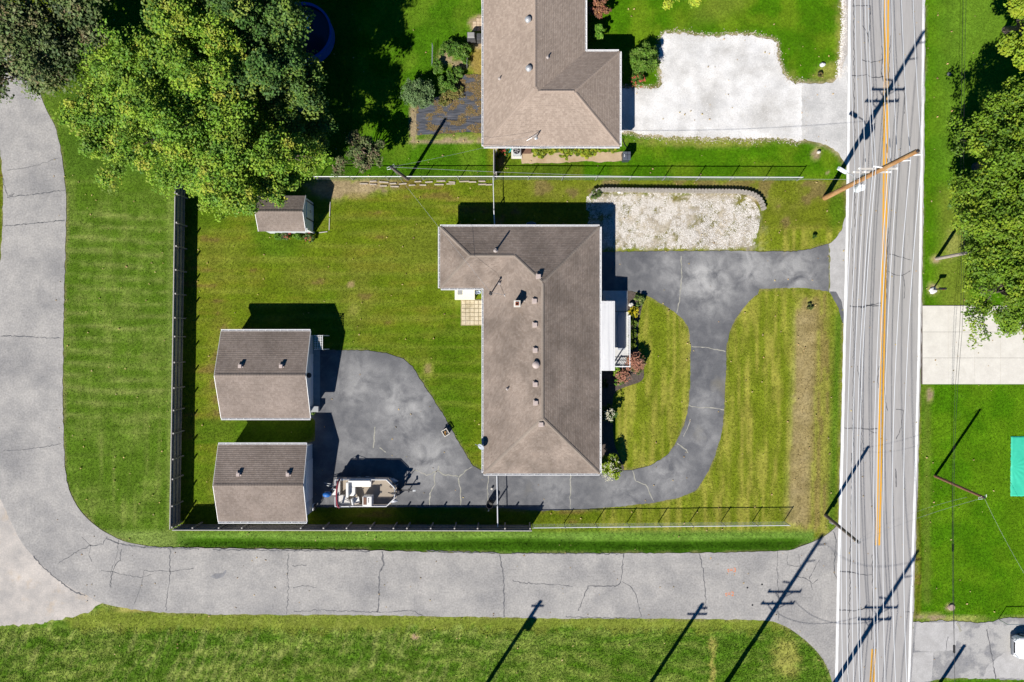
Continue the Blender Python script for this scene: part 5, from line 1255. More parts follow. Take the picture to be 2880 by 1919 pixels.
# ------------------------------------------------------------------ trees and shrubs
def leaves(centers, rad, per, size, cols, flat=0.75, droop=0.0, jitter=0.14, up=0.55):
    """centers (k,3), rad (k,), cols (k,3) -> vertex array and colours of folded leaf quads"""
    k = len(centers); idx_ = np.repeat(np.arange(k), per); n = len(idx_)
    d = RNG.normal(size=(n, 3)); d /= np.linalg.norm(d, axis=1)[:, None]
    r = rad[idx_] * RNG.random(n) ** 0.45
    d[:, 2] *= flat
    c = centers[idx_] + d * r[:, None]
    c[:, 2] -= droop * (r ** 2)
    nrm = RNG.normal(size=(n, 3)); nrm /= np.linalg.norm(nrm, axis=1)[:, None]; nrm = nrm * (1 - up) + np.array([-.30, -.45, .84]) * up + d * 0.35
    nrm /= np.linalg.norm(nrm, axis=1)[:, None]
    t = RNG.normal(size=(n, 3)); t -= nrm * (t * nrm).sum(1)[:, None]; t /= np.linalg.norm(t, axis=1)[:, None]
    b = np.cross(nrm, t); s_ = size * RNG.uniform(.5, 1.45, n)[:, None]
    f = nrm * s_ * 0.18
    V_ = np.stack([c - t * s_ * .55 - f * .3, c + b * s_ * .36 + f, c + t * s_ * .6 - f * .5, c - b * s_ * .36 + f], 1).reshape(-1, 3)
    cc = cols[idx_] * RNG.uniform(1 - jitter, 1 + jitter, n)[:, None] * RNG.uniform(.92, 1.08, (n, 3))
    return V_, np.repeat(cc, 4, axis=0)
def crown_clumps(ells, n, rmin, rmax, shell=0.6, rnd=None):
    """clumps gathered on boughs that are spread through ellipsoids (cx,cy,cz,rx,ry,rz), denser near the outside"""
    vol = np.array([e[3] * e[4] * e[5] for e in ells]); nb = max(6, n // (10 if max(e[3] for e in ells) > 1.6 else 2)); pick = RNG.choice(len(ells), nb, p=vol / vol.sum()); E = np.array(ells)[pick]
    d = RNG.normal(size=(nb, 3)); d /= np.linalg.norm(d, axis=1)[:, None]
    d[:, 2] = np.where(d[:, 2] < -0.25, -d[:, 2] * .6, d[:, 2])
    rr = (shell + (1 - shell) * RNG.random(nb) ** 0.6)
    inner = RNG.random(nb) < 0.2; rr[inner] *= RNG.uniform(.3, .8, inner.sum())
    B_ = E[:, :3] + d * E[:, 3:] * (rr * RNG.uniform(.72, 1.0, nb))[:, None]
    sz = np.minimum(E[:, 3], E[:, 4]) * RNG.uniform(.20, .34, nb)
    k = RNG.integers(0, nb, n); q = RNG.normal(size=(n, 3)); q /= np.linalg.norm(q, axis=1)[:, None]; q[:, 2] = np.abs(q[:, 2]) * .75 - .1
    C = B_[k] + q * (sz[k] * RNG.uniform(.45, 1.05, n))[:, None]
    return C, RNG.uniform(rmin, rmax, n) * .85
def blend_cols(n, palette, weights):
    p = np.array(palette); i = RNG.choice(len(p), n, p=np.array(weights) / sum(weights)); j = RNG.choice(len(p), n, p=np.array(weights) / sum(weights)); t = RNG.random(n)[:, None] * .5
    return p[i] * (1 - t) + p[j] * t
def tree(name, label, cat, base, ells, nclump, per, size, palette, weights, rmin=.5, rmax=1.1, trunk_r=.25, limbs=14, shell=.6, flat=.75, up=.55, group=None, cn=1.4, droop=0.0, bright=1.75):
    base = Vector(base); t = empty(name, base, label, cat, group)
    C, R_ = crown_clumps(ells, nclump, rmin, rmax, shell)
    C[:, 2] = np.maximum(C[:, 2], .12 + R_ * .5)
    ph = fbm(C[:, 0] / cn + 50, C[:, 1] / cn + 50, 3)[:, None]
    cols = bright * blend_cols(nclump, palette, weights) * (0.82 + 0.36 * ph)
    V_, c_ = leaves(C, R_, per, size, cols, flat=flat, up=up, droop=droop)
    V_[:, 2] = np.maximum(V_[:, 2], .02)
    np_mesh('crown', V_, np.arange(len(V_)).reshape(-1, 4), M_LEAF, c_, parent=t)
    if trunk_r:
        e0 = max(ells, key=lambda e: e[3] * e[4] * e[5]); top = Vector(e0[:3]); m = MB(); rnd = random.Random(nclump)
        fork = base.lerp(Vector((top.x, top.y, top.z)), .42)
        def limb(a, b, r0, r1, k=5, wob=.12):
            a = Vector(a); b = Vector(b); L = (b - a).length; pts = []
            for i in range(k + 1):
                q = a.lerp(b, i / k)
                if 0 < i < k: q += Vector((rnd.uniform(-1, 1), rnd.uniform(-1, 1), rnd.uniform(-.5, 1))) * L * wob * .5
                pts.append(q)
            m.tube(pts, [r0 + (r1 - r0) * i / k for i in range(k + 1)], 7); return pts
        m.tube([base - Vector((0, 0, .05)), base + Vector((0, 0, .25)), base.lerp(fork, .5), fork], [trunk_r * 1.5, trunk_r * 1.1, trunk_r, trunk_r * .85], 12)
        m.build('trunk', M_BARK, t)
        m = MB(); ids = rnd.sample(range(nclump), min(limbs, nclump))
        for i in ids:
            pts = limb(fork, C[i], trunk_r * .55, trunk_r * .07, 5)
            for _ in range(2):
                j = min(rnd.sample(range(nclump), min(25, nclump)), key=lambda q: (Vector(C[q]) - pts[3]).length); limb(pts[3], C[j], trunk_r * .22, trunk_r * .04, 3)
        if m.v: m.build('limbs', M_BARK, t)
    return t
def ell(px, py, h, rx, ry, rz): 
    q = W(px, py, h); return (q.x, q.y, q.z, rx, ry, rz)
GRN = [(.072, .135, .012), (.050, .100, .012), (.118, .170, .016), (.155, .165, .022), (.032, .068, .012)]
DKG = [(.036, .076, .016), (.052, .096, .017), (.026, .056, .014), (.090, .125, .020), (.12, .155, .025)]
tree('maple_tree', 'huge maple with yellowing green crown over the back fence corner', 'tree', G(690, 400),
     [ell(500, 270, 8.5, 6.0, 5.8, 3.6), ell(650, 405, 7.6, 6.0, 5.0, 3.2), ell(345, 330, 7.0, 3.9, 4.4, 2.8), ell(560, 180, 9.5, 4.5, 4.0, 3.4), ell(760, 430, 6.2, 3.8, 3.0, 2.6), ell(480, 490, 5.6, 3.0, 2.6, 2.0), ell(640, 510, 5.2, 4.0, 1.9, 1.8), ell(795, 528, 4.4, 2.6, 1.9, 1.3)],
     1800, 70, .155, GRN, [5, 4, 4.5, 1.6, 1.2], .42, .92, .42, 26, bright=2.45)
tree('maple_tree', 'dark green shaded maple beside the round blue pool', 'tree', G(850, 300),
     [ell(715, 50, 9.0, 4.4, 4.2, 3.6), ell(610, -60, 9.5, 4.8, 4.4, 3.6), ell(830, 260, 6.6, 3.2, 3.4, 2.8), ell(880, 370, 4.8, 2.6, 1.8, 2.0), ell(720, 180, 9.0, 4.0, 3.6, 3.0)],
     1150, 62, .17, DKG, [5, 4, 3, 1.6, .8], .42, .95, .34, 18, bright=2.2)
tree('oak_tree', 'sparse grey-green tree with bare brown twigs over the lane end', 'tree', G(330, 215),
     [ell(60, 40, 8.0, 4.8, 4.2, 2.4), ell(190, 120, 7.0, 3.8, 3.4, 1.9), ell(80, 225, 5.5, 4.6, 2.2, 1.2), ell(235, 20, 8.0, 3.0, 3.2, 2.0), ell(-20, 130, 7.0, 4.0, 4.5, 2.0), ell(0, 235, 5.5, 3.0, 2.2, 1.2), ell(120, 150, 6.5, 4.4, 3.4, 1.6)],
     900, 36, .19, [(.080, .115, .035), (.050, .080, .026), (.115, .135, .055), (.12, .09, .05), (.030, .045, .02)], [5, 5, 3, 1.4, 2], .45, .95, .36, 60, shell=.45, flat=.5)
tree('crabapple_tree', 'small grey-brown leafy tree by the leaning service pole', 'tree', G(1025, 470),
     [ell(1005, 432, 2.4, 1.9, 1.55, 1.5), ell(965, 455, 1.9, 1.2, 1.1, 1.0)], 150, 42, .13, [(.075, .105, .035), (.12, .12, .06), (.11, .08, .05), (.05, .085, .02)], [4, 3, 2.2, 2], .22, .45, .10, 20)
RT = [(.090, .155, .010), (.065, .120, .010), (.140, .195, .014), (.045, .090, .010)]
for i, (px, py, h, rx, ry, rz, bx, by, lab, nc) in enumerate(((2855, 400, 6.0, 4.5, 4.5, 3.2, 2745, 470, 'northern of three joined maples east of the road', 520), (2845, 600, 6.4, 4.6, 4.4, 3.4, 2745, 655, 'middle of three joined maples east of the road', 540), (2880, 800, 6.2, 4.6, 4.9, 3.2, 2765, 815, 'southern maple overhanging the concrete drive', 560))):
    tree('maple_tree', lab, 'tree', G(bx, by), [ell(px, py, h, rx, ry, rz), ell(px - 40, py + 40, h - 1.6, rx * .75, ry * .75, rz * .6), ell(px - 75, py - 5, h - 2.6, rx * .62, ry * .85, rz * .55), ell(px + 60, py - 10, h + .5, rx * .8, ry * .8, rz * .9)], int(nc * 1.7), 62, .155, RT, [5, 4, 2.6 if i else 1.6, 1.0], .42, .90, .26, 14, group='maples east of the road', bright=1.75)
tree('maple_tree', 'bright yellow-green maple cut by the top right corner', 'tree', G(2828, 85), [ell(2925, 70, 6.5, 3.0, 3.4, 2.6), ell(2890, 20, 5.6, 2.2, 2.4, 2.0)], 330, 62, .17, [(.150, .210, .014), (.10, .16, .01), (.22, .26, .02)], [4, 3, 2], .4, .8, .22, 12)
tree('honey_locust_tree', 'yellow-green tree tip at the top edge above the gravel', 'tree', G(1905, -20), [ell(1935, -30, 4.0, 1.8, 1.3, 1.0), ell(1910, 5, 3.2, 1.3, .5, .5)], 90, 40, .14, [(.20, .25, .02), (.13, .19, .015), (.28, .30, .03)], [4, 3, 2], .25, .5, .09, 10)

SHR = [(.060, .110, .012), (.035, .075, .010), (.100, .150, .02)]
def shrub(name, label, px, py, r, h, palette, weights, n=60, per=40, size=.10, cat='shrub', group=None, squash=1.0, up=.5, flat=.9):
    c = W(px, py, h * .55); b = Vector((c.x, c.y, 0))
    return tree(name, label, cat, b, [(c.x, c.y, h * .5, r, r * squash, h * .5)], n, per, size, palette, weights, r * .14, r * .30, .04 if r > .3 else 0, 6, shell=.55, group=group, up=up, flat=flat, cn=.4)
def blossoms(t, pts, size, material, n=10, name='blossom'):
    for p in pts:
        m = MB(); p = Vector(p)
        for k in range(n):
            q = p + Vector((random.gauss(0, size * .55), random.gauss(0, size * .55), random.gauss(0, size * .45) + size * .4)); s_ = size * random.uniform(.25, .45)
            m.box(q, (s_, s_, s_ * .7), M=Matrix.Rotation(random.uniform(0, 3), 3, Vector((random.random(), random.random(), random.random())).normalized()))
        m.build(name, material, t, recalc=False)
M_REDF = mat('red_petals', (.62, .05, .04), (.70, .16, .13), rough=.6, scale=9); M_WHF = mat('cream_petals', (.72, .68, .48), (.80, .77, .62), rough=.6, scale=7); M_PINKF = mat('dusty_pink_petals', (.38, .16, .10), (.48, .25, .17), rough=.7, scale=8); M_YELF = mat('yellow_petals', (.72, .58, .02), (.62, .55, .03), rough=.6, scale=8)
def pts_on(px, py, h, r, k, z=None):
    c = W(px, py, h * .6); out = []
    for _ in range(k):
        a = random.uniform(0, 6.28); q = math.sqrt(random.random()) * r * .92; out.append(Vector((c.x + math.cos(a) * q, c.y + math.sin(a) * q, (h * (1.0 - .45 * (q / r) ** 2)) if z is None else z)))
    return out
t = shrub('round_shrub', 'round clipped bright green shrub beside white gravel', 1810, 167, 1.25, 1.7, [(.070, .140, .014), (.045, .095, .010), (.11, .18, .03)], [5, 3, 3], 150, 48, .10)
t = shrub('rose_bush', 'red flowering bush below the round green shrub', 1790, 222, .65, .8, SHR, [3, 3, 1], 60, 34, .09); blossoms(t, pts_on(1794, 228, .8, .6, 16), .11, M_REDF, 6)
shrub('garden_shrub', 'upright bright green shrub against the tan house wall', 1682, 90, .62, 1.5, [(.075, .17, .012), (.05, .12, .01), (.12, .21, .03)], [4, 3, 2], 70, 40, .12)
shrub('japanese_maple', 'brownish red leafy bush at the top edge by tan roof', 1678, 18, .95, 1.8, [(.20, .085, .05), (.13, .06, .04), (.24, .13, .06)], [4, 3, 2], 100, 42, .11)
shrub('feathery_shrub', 'feathery grey-green mound at the garden bed corner', 1178, 262, 1.35, 1.7, [(.085, .135, .050), (.06, .105, .035), (.11, .165, .07)], [4, 3, 2], 220, 60, .085, squash=.9)
for (x, y, r, h, lab) in ((1262, 138, .85, 1.0, 'tall weeds north of the bare soil plot'), (1300, 150, .8, .9, 'green weeds below the covered grill'), (1232, 190, .55, .7, 'weeds at the corner of the wire plot'), (1262, 232, 1.0, .8, 'dense green bean row above the fabric bed'), (1290, 205, .55, .6, 'leafy vegetables between soil and fabric')):
    shrub('weeds', lab, x, y, r, h, [(.060, .125, .014), (.04, .09, .012), (.10, .165, .03)], [4, 3, 2], 70, 40, .11, cat='plants', group='plants in the vegetable plot')
for (x, y, lab) in ((1255, 275, 'olive weeds growing through the black fabric'), (1285, 262, 'upper patch of weeds on the black fabric')):
    shrub('weeds', lab, x, y, .9, .25, [(.12, .12, .03), (.18, .14, .05), (.08, .10, .02)], [4, 3, 2], 60, 30, .09, cat='plants', group='plants in the vegetable plot', squash=.7)
LIM = [(.14, .18, .012), (.09, .13, .012), (.20, .21, .02), (.05, .075, .012)]
for i, (x, y, r, h, lab) in enumerate(((1518, 424, .62, .75, 'first lime shrub from the brown mat under tan eave'), (1552, 420, .5, .65, 'second shrub from the brown mat, tinged brown'), (1592, 424, .75, .9, 'largest lime shrub in the row under tan eave'), (1630, 420, .6, .8, 'fourth shrub of the row under tan eave'), (1664, 424, .72, .9, 'fifth lime shrub of the row under tan eave'), (1722, 420, .4, .5, 'last small shrub of the row near the dark bin'))):
    shrub('foundation_shrub', lab, x, y, r, h, LIM, [4, 3, 3, 2], 70, 36, .12, group='shrubs along the tan house')
t = shrub('potted_geranium', 'red geraniums spilling from pots by the dark fence', 1413, 428, .48, .7, SHR, [3, 3, 1], 40, 30, .09, cat='plant'); blossoms(t, pts_on(1413, 428, .7, .45, 7), .10, M_REDF, 6)
# plants by the porch
t = shrub('yellow_mum', 'yellow flowering mound in the porch bed', 1782, 878, .48, .5, [(.16, .17, .015), (.09, .12, .01)], [2, 2], 50, 30, .08); blossoms(t, pts_on(1782, 878, .5, .46, 46), .10, M_YELF, 6)
for (x, y, r, lab) in ((1781, 908, .40, 'first low green mound below the yellow flowers'), (1779, 940, .42, 'second dark green mound beside the porch rail'), (1778, 968, .42, 'third green mound nearest the pink hydrangea')):
    shrub('boxwood', lab, x, y, r, .5, [(.075, .115, .012), (.045, .08, .010), (.12, .15, .016)], [4, 3, 2], 60, 36, .08, group='boxwoods along the porch')
shrub('spiky_plant', 'spiky green plant by the north end of the porch bed', 1797, 846, .50, .55, [(.09, .13, .03), (.05, .085, .02), (.16, .18, .05)], [3, 3, 1], 40, 36, .13)
t = shrub('pink_hydrangea', 'large dusty pink hydrangea at the porch corner', 1786, 1020, .80, 1.15, [(.075, .09, .03), (.20, .12, .08)], [2, 2], 80, 30, .11); blossoms(t, pts_on(1786, 1020, 1.15, .80, 90), .16, M_PINKF, 9)
t = shrub('pink_hydrangea', 'smaller dusty pink hydrangea south of the awning', 1752, 1060, .60, .8, [(.075, .10, .03), (.18, .12, .07)], [2, 2], 60, 30, .10); blossoms(t, pts_on(1752, 1060, .8, .6, 44), .15, M_PINKF, 8)
shrub('leafy_plant', 'bright green plant between awning and pink hydrangea', 1733, 1043, .40, .6, [(.11, .20, .012), (.16, .24, .02)], [1, 1], 40, 30, .11); shrub('leafy_plant', 'low green clump at the southern tip of the mulch', 1738, 1077, .30, .35, [(.06, .14, .012), (.09, .18, .02)], [1, 1], 30, 26, .10)
t = shrub('white_hydrangea', 'shaded white hydrangea midway along the house front', 1712, 1162, .72, 1.3, [(.04, .08, .015), (.06, .11, .02)], [2, 1], 80, 32, .12); blossoms(t, [W(1714 + random.uniform(-10, 10), 1168 + random.uniform(-15, 15), 1.45) for _ in range(24)], .12, M_WHF, 8)
t = shrub('white_hydrangea', 'big cream-flowered hydrangea at the south-east house corner', 1717, 1312, 1.0, 1.7, [(.15, .21, .012), (.09, .15, .012), (.20, .25, .02)], [3, 2, 2], 170, 42, .12); blossoms(t, pts_on(1713, 1326, 1.7, .80, 36) + pts_on(1724, 1305, 1.7, .7, 14), .11, M_WHF, 8)
shrub('foundation_shrub', 'dark shaded shrub south of the awning by the wall', 1700, 1082, .45, .6, [(.03, .06, .015)], [1], 40, 30, .10)
for (x, y, lab) in ((782, 664, 'green plant under the left garden shed eave'), (838, 666, 'bright green plant in the middle of the garden shed bed')):
    shrub('garden_plant', lab, x, y, .42, .5, [(.06, .13, .01), (.09, .17, .02)], [1, 1], 40, 30, .10, cat='plant')
for (x, y, lab) in ((806, 666, 'left red-flowered rose under the garden shed'), (870, 668, 'right red-flowered rose at the garden shed corner')):
    t = shrub('rose_bush', lab, x, y, .46, .6, [(.05, .09, .02), (.10, .11, .05)], [2, 1], 40, 30, .09); blossoms(t, pts_on(x, y, .6, .4, 5), .09, M_REDF, 6)
shrub('round_shrub', 'small dark bush at the west end of the block edging', 1675, 548, .5, .6, [(.05, .085, .02), (.09, .11, .035)], [2, 1], 50, 34, .10)
shrub('leafy_plant', 'dark tuft on the lawn near the drive mouth', 2289, 664, .24, .35, [(.04, .08, .01)], [1], 20, 26, .10); shrub('leafy_plant', 'dark weed tuft in the front lawn by the tan strip', 2278, 862, .3, .25, [(.07, .09, .025)], [1], 24, 26, .09); shrub('leafy_plant', 'green tuft growing at the north shed corner', 880, 1163, .22, .35, [(.09, .15, .03)], [1], 18, 24, .09)
shrub('leafy_plant', 'dark tuft where the gravel drive lawn meets the road', 2306, 210, .22, .4, [(.05, .05, .02), (.12, .09, .03)], [1, 1], 18, 24, .10)
# ------------------------------------------------------------------ round pool
pc = W(852, 88, 1.2); pool = empty('round_pool', (pc.x, pc.y, 0), 'round above-ground pool with blue wall under the trees', 'pool')
R = 2.25; m = MB(); n = 48; ro = [(R, 0), (R, 1.2), (R + .06, 1.2), (R + .06, 1.26), (R - .10, 1.26), (R - .10, 1.2), (R - .05, 1.2), (R - .05, .05)]
vs = []; fs = []
for (r, z) in ro: vs += [(pc.x + r * math.cos(2 * math.pi * k / n), pc.y + r * math.sin(2 * math.pi * k / n), z) for k in range(n)]
for i in range(len(ro) - 1): fs += [(i * n + k, i * n + (k + 1) % n, (i + 1) * n + (k + 1) % n, (i + 1) * n + k) for k in range(n)]
m.add(vs, fs); m.build('wall', mat('pool_blue', (.02, .09, .36), (.03, .12, .42), rough=.4, scale=3), pool)
m = MB(); m.lathe((pc.x, pc.y, .9), [(R - .06, 0), (R - .06, .01)], 48); m.build('water', mat('pool_water', (.006, .018, .05), rough=.05, spec=.6), pool)
q = W(858, 55, 1.4); m = MB()
for dx in (-.2, .2): m.tube([(q.x + dx, q.y - .6, 0), (q.x + dx, q.y - .25, 1.6), (q.x + dx, q.y + .25, 1.6), (q.x + dx, q.y + .5, .9)], .03, 6)
for z in (.3, .6, .9, 1.2): m.box((q.x, q.y - .6 + z * .2, z), (.4, .14, .03))
m.box((q.x, q.y, 1.5), (.6, .45, .06)); m.build('ladder', M_WHITE, pool)

# ------------------------------------------------------------------ pontoon boat on its trailer
bc = G(1037, 1376); boat = empty('pontoon_boat', bc, 'cream and white pontoon boat parked on the asphalt pad', 'boat')
L_, Wd = 4.85, 2.25; DZ = .86
def bp(x, y, z): return Vector((bc.x + x, bc.y + y, z))      # boat space: x to the bow, y to port (north)
outl = [(-2.42, -1.12), (1.75, -1.12), (2.42, -.45), (2.42, .45), (1.75, 1.12), (-2.42, 1.12)]
m = MB(); m.prism([(bc.x + x, bc.y + y) for x, y in outl], DZ - .07, DZ); m.build('deck', M_BEIGE, boat)
m = MB(); m.prism([(bc.x + x * 1.005, bc.y + y * 1.012) for x, y in outl], DZ - .13, DZ - .02); m.build('deck_edge', M_ALU, boat)
for s_ in (-1, 1):
    m = MB(); m.tube([bp(-2.4, s_ * .8, .52), bp(1.7, s_ * .8, .52), bp(2.2, s_ * .8, .60), bp(2.5, s_ * .8, .74)], [.27, .27, .17, .04], 16); m.build('pontoon_tube', M_ALU, boat, smooth=True)
# fence panels and rails
path = [(-2.36, .60), (-2.36, 1.06), (1.70, 1.06), (2.34, .42), (2.34, .28)]
path2 = [(-2.36, -.30), (-2.36, -1.06), (1.70, -1.06), (2.34, -.42), (2.34, -.28)]
for pth in (path, path2):
    for i in range(len(pth) - 1):
        a = bp(*pth[i], 0); b = bp(*pth[i + 1], 0)
        m = MB(); m.beam(a + Vector((0, 0, DZ + .28)), b + Vector((0, 0, DZ + .28)), .025, .48); m.build('fence_panel', mat('boat_panel', (.55, .54, .60), (.62, .61, .66), rough=.4, scale=4), boat)
        m = MB(); m.tube([a + Vector((0, 0, DZ + .62)), b + Vector((0, 0, DZ + .62))], .030, 8); m.tube([a + Vector((0, 0, DZ + .54)), b + Vector((0, 0, DZ + .54))], .018, 6)
        k = max(1, int((b - a).length / .8))
        for j in range(k + 1): q = a.lerp(b, j / k); m.tube([q + Vector((0, 0, DZ)), q + Vector((0, 0, DZ + .62))], .022, 6)
        m.build('rail', M_WHITE, boat)
# seats
def seat(name, x0, x1, y0, y1, z0, z1, material=M_VINYL, bev=.04):
    m = MB(); m.box(bp((x0 + x1) / 2, (y0 + y1) / 2, (z0 + z1) / 2), (x1 - x0, y1 - y0, z1 - z0)); return m.build(name, material, boat, bevel=bev)
seat('bench_base', -1.36, .45, .52, 1.0, DZ, DZ + .30); seat('bench_cushion', -1.36, .45, .46, .92, DZ + .30, DZ + .42); seat('bench_back', -1.30, .45, .88, 1.02, DZ + .42, DZ + .75)
seat('bench_base', -1.42, -.82, -.28, .45, DZ, DZ + .30); seat('bench_cushion', -1.30, -.82, -.28, .45, DZ + .30, DZ + .42); seat('bench_back', -1.47, -1.27, -.32, .86, DZ + .42, DZ + .78)
seat('stern_bench', -2.30, -1.62, -.98, -.25, DZ, DZ + .34, mat('stern_vinyl', (.55, .53, .50), rough=.5)); seat('stern_pad', -2.30, -2.05, -.2, .95, DZ, DZ + .3, MATS['stern_vinyl'])
# corner lounge on starboard
m = MB(); m.prism([(bc.x + x, bc.y + y) for x, y in ((-2.0, -.2), (-1.75, -.2), (-1.2, -.75), (-1.2, -1.0), (-2.0, -1.0))], DZ, DZ + .40); m.build('corner_lounge', MATS['stern_vinyl'], boat, bevel=.03)
# captain's chair
cs = empty('captain_chair', bp(-.72, -.60, DZ), parent=boat) if False else None
m = MB(); M = Matrix.Rotation(math.radians(12), 3, 'Z'); c0 = bp(-.72, -.60, DZ)
m.tube([c0, c0 + Vector((0, 0, .32))], .07, 10); m.build('chair_post', M_GALV, boat)
m = MB(); m.box(c0 + Vector((0, 0, .40)), (.50, .50, .15), M=M); m.build('chair_seat', M_VINYL, boat, bevel=.04)
m = MB(); m.box(c0 + M @ Vector((-.24, 0, .66)), (.12, .50, .50), M=M); m.build('chair_back', M_VINYL, boat, bevel=.04)
for s_ in (-1, 1): m = MB(); m.box(c0 + M @ Vector((.02, s_ * .25, .56)), (.36, .08, .08), M=M); m.build('chair_arm', mat('beige_vinyl', (.50, .44, .37), rough=.5), boat, bevel=.02)
# console
m = MB(); c1 = bp(.22, -.60, DZ); m.box(c1 + Vector((0, 0, .42)), (.74, .74, .84)); con = m.build('console', M_VINYL, boat, bevel=.05)
m = MB(); m.box(c1 + Vector((-.16, .02, .852)), (.26, .58, .03)); m.build('dash', mat('dash_brown', (.10, .05, .035), (.2, .1, .06), rough=.5, scale=14), con)
m = MB(); 
for k in range(16):
    a, b = 2 * math.pi * k / 16, 2 * math.pi * (k + 1) / 16; cc = c1 + Vector((-.36, .05, .82)); m.tube([cc + Vector((-.05 - .06 * math.sin(a), math.cos(a) * .17, math.sin(a) * .15)), cc + Vector((-.05 - .06 * math.sin(b), math.cos(b) * .17, math.sin(b) * .15))], .015, 5, False)
m.build('steering_wheel', M_BLACK, con)
for dy in (-.05, .08, .2): m = MB(); m.lathe(c1 + Vector((.12, dy, .84)), [(.04, 0), (.04, .025), (.03, .03)], 10); m.build('cup_holder', M_STEEL, con)
# folded maroon bimini over the stern
pts = [bp(-1.98, 1.12, DZ + .70), bp(-2.02, .95, DZ + 1.00), bp(-2.10, .4, DZ + 1.10), bp(-2.12, -.3, DZ + 1.10), bp(-2.06, -.9, DZ + 1.02), bp(-2.0, -1.12, DZ + .70)]
m = MB(); m.tube(crom([tuple(p) for p in pts], 4, False), .075, 10); m.build('folded_bimini', M_MAROON, boat, smooth=True)
for s_ in (-1, 1): m = MB(); m.tube([bp(-1.0, s_ * 1.1, DZ + .6), bp(-2.0, s_ * 1.05, DZ + .95)], .016, 6); m.tube([bp(-2.3, s_ * 1.1, DZ + .6), bp(-2.05, s_ * 1.05, DZ + .95)], .016, 6); m.build('bimini_frame', M_GALV, boat)
# bow: fishing seats pedestals, trolling motor, gate
m = MB(); m.tube([bp(2.3, .0, DZ + .05), bp(2.45, -.05, DZ + .75), bp(1.9, .12, DZ + .95)], [.05, .05, .035], 8); m.box(bp(2.35, .02, DZ + .8), (.38, .16, .14)); m.build('trolling_motor', M_STEEL, boat, bevel=.01)
m = MB(); m.box(bp(2.1, .5, DZ + .2), (.4, .25, .12), rz=.7); m.build('anchor_tray', mat('brown_box', (.12, .09, .07), rough=.7), boat)
for (x, y) in ((1.15, -.05), (1.15, .5)): m = MB(); m.lathe(bp(x, y, DZ), [(.10, 0), (.10, .015), (.03, .02)], 12); m.build('pedestal_socket', M_STEEL, boat)
m = MB(); m.tube([bp(2.34, -.28, DZ + .62), bp(2.34, .28, DZ + .62)], .022, 6); m.tube([bp(2.34, -.28, DZ + .35), bp(2.34, .28, DZ + .35)], .018, 6); m.build('bow_gate', M_WHITE, boat)
for (x, y) in ((.1, 1.18), (2.1, 1.02), (2.45, .55)): m = MB(); m.box(bp(x, y, DZ - .02), (.22, .05, .06), rz=.5 if x > 2 else 0); m.build('cleat', M_ALU, boat)
# transom and outboard
m = MB(); m.box(bp(-2.55, -.05, DZ - .08), (.4, .5, .12)); m.box(bp(-2.62, .22, DZ + .1), (.3, .06, .25)); m.build('motor_pod', M_VINYL, boat)
m = MB(); m.box(bp(-2.78, -.02, .62), (.22, .24, .95)); m.box(bp(-2.80, -.02, .20), (.34, .06, .30)); m.build('outboard_leg', mat('outboard_grey', (.10, .11, .12), rough=.4), boat, bevel=.03)
m = MB(); vs = []; nn = 18
for (z, sx, sy, ox) in ((1.02, .20, .15, 0), (1.12, .30, .21, -.02), (1.28, .33, .22, -.05), (1.42, .28, .19, -.06), (1.48, .14, .10, -.06)):
    vs.append([(bp(-3.02 + ox, -.16, z) + Vector((math.cos(2 * math.pi * k / nn) * sx, math.sin(2 * math.pi * k / nn) * sy, 0))) for k in range(nn)])
fl = [p for r in vs for p in r]; fs = [(i * nn + k, i * nn + (k + 1) % nn, (i + 1) * nn + (k + 1) % nn, (i + 1) * nn + k) for i in range(4) for k in range(nn)] + [tuple(range(nn - 1, -1, -1)), tuple(4 * nn + k for k in range(nn))]
m.add(fl, fs); m.build('outboard_cover', M_BLUECOVER, boat, smooth=True)
m = MB(); m.tube([bp(-2.5, .35, DZ), bp(-3.3, .45, DZ - .25)], .04, 8); m.tube([bp(-2.5, .55, DZ), bp(-3.5, .62, DZ - .35)], .03, 8); m.build('boarding_ladder', M_GALV, boat)
# trailer
tr_ = empty('boat_trailer', bc, 'boat trailer with black tongue under the pontoon boat', 'trailer')
m = MB()
for s_ in (-1, 1): m.beam(bp(-2.2, s_ * .45, .36), bp(2.0, s_ * .45, .36), .07, .10)
for x in (-1.8, -.4, 1.2): m.beam(bp(x, -.85, .30), bp(x, .85, .30), .07, .07)
m.beam(bp(1.9, .42, .361), bp(2.7, .02, .361), .07, .10); m.beam(bp(1.9, -.42, .362), bp(2.7, -.02, .362), .07, .10); m.beam(bp(2.6, 0, .40), bp(3.75, 0, .44), .09, .09); m.build('frame', M_STEEL, tr_)
m = MB(); m.tube([bp(3.4, .08, .05), bp(3.4, .08, .85)], .04, 8); m.box(bp(3.4, .08, .9), (.12, .30, .06)); m.build('jack', M_STEEL, tr_); m = MB(); m.box(bp(3.78, 0, .48), (.24, .13, .12)); m.build('coupler', M_GALV, tr_, bevel=.01)
m = MB(); m.beam(bp(2.75, 0, .40), bp(2.6, 0, 1.15), .08, .08); m.box(bp(2.6, 0, 1.15), (.2, .26, .16)); m.build('winch_post', M_STEEL, tr_)
m = MB(); m.tube([bp(2.95, .35, .45), bp(3.1, .62, .9), bp(3.2, .62, 1.0)], .025, 6); m.build('side_guide', M_STEEL, tr_)
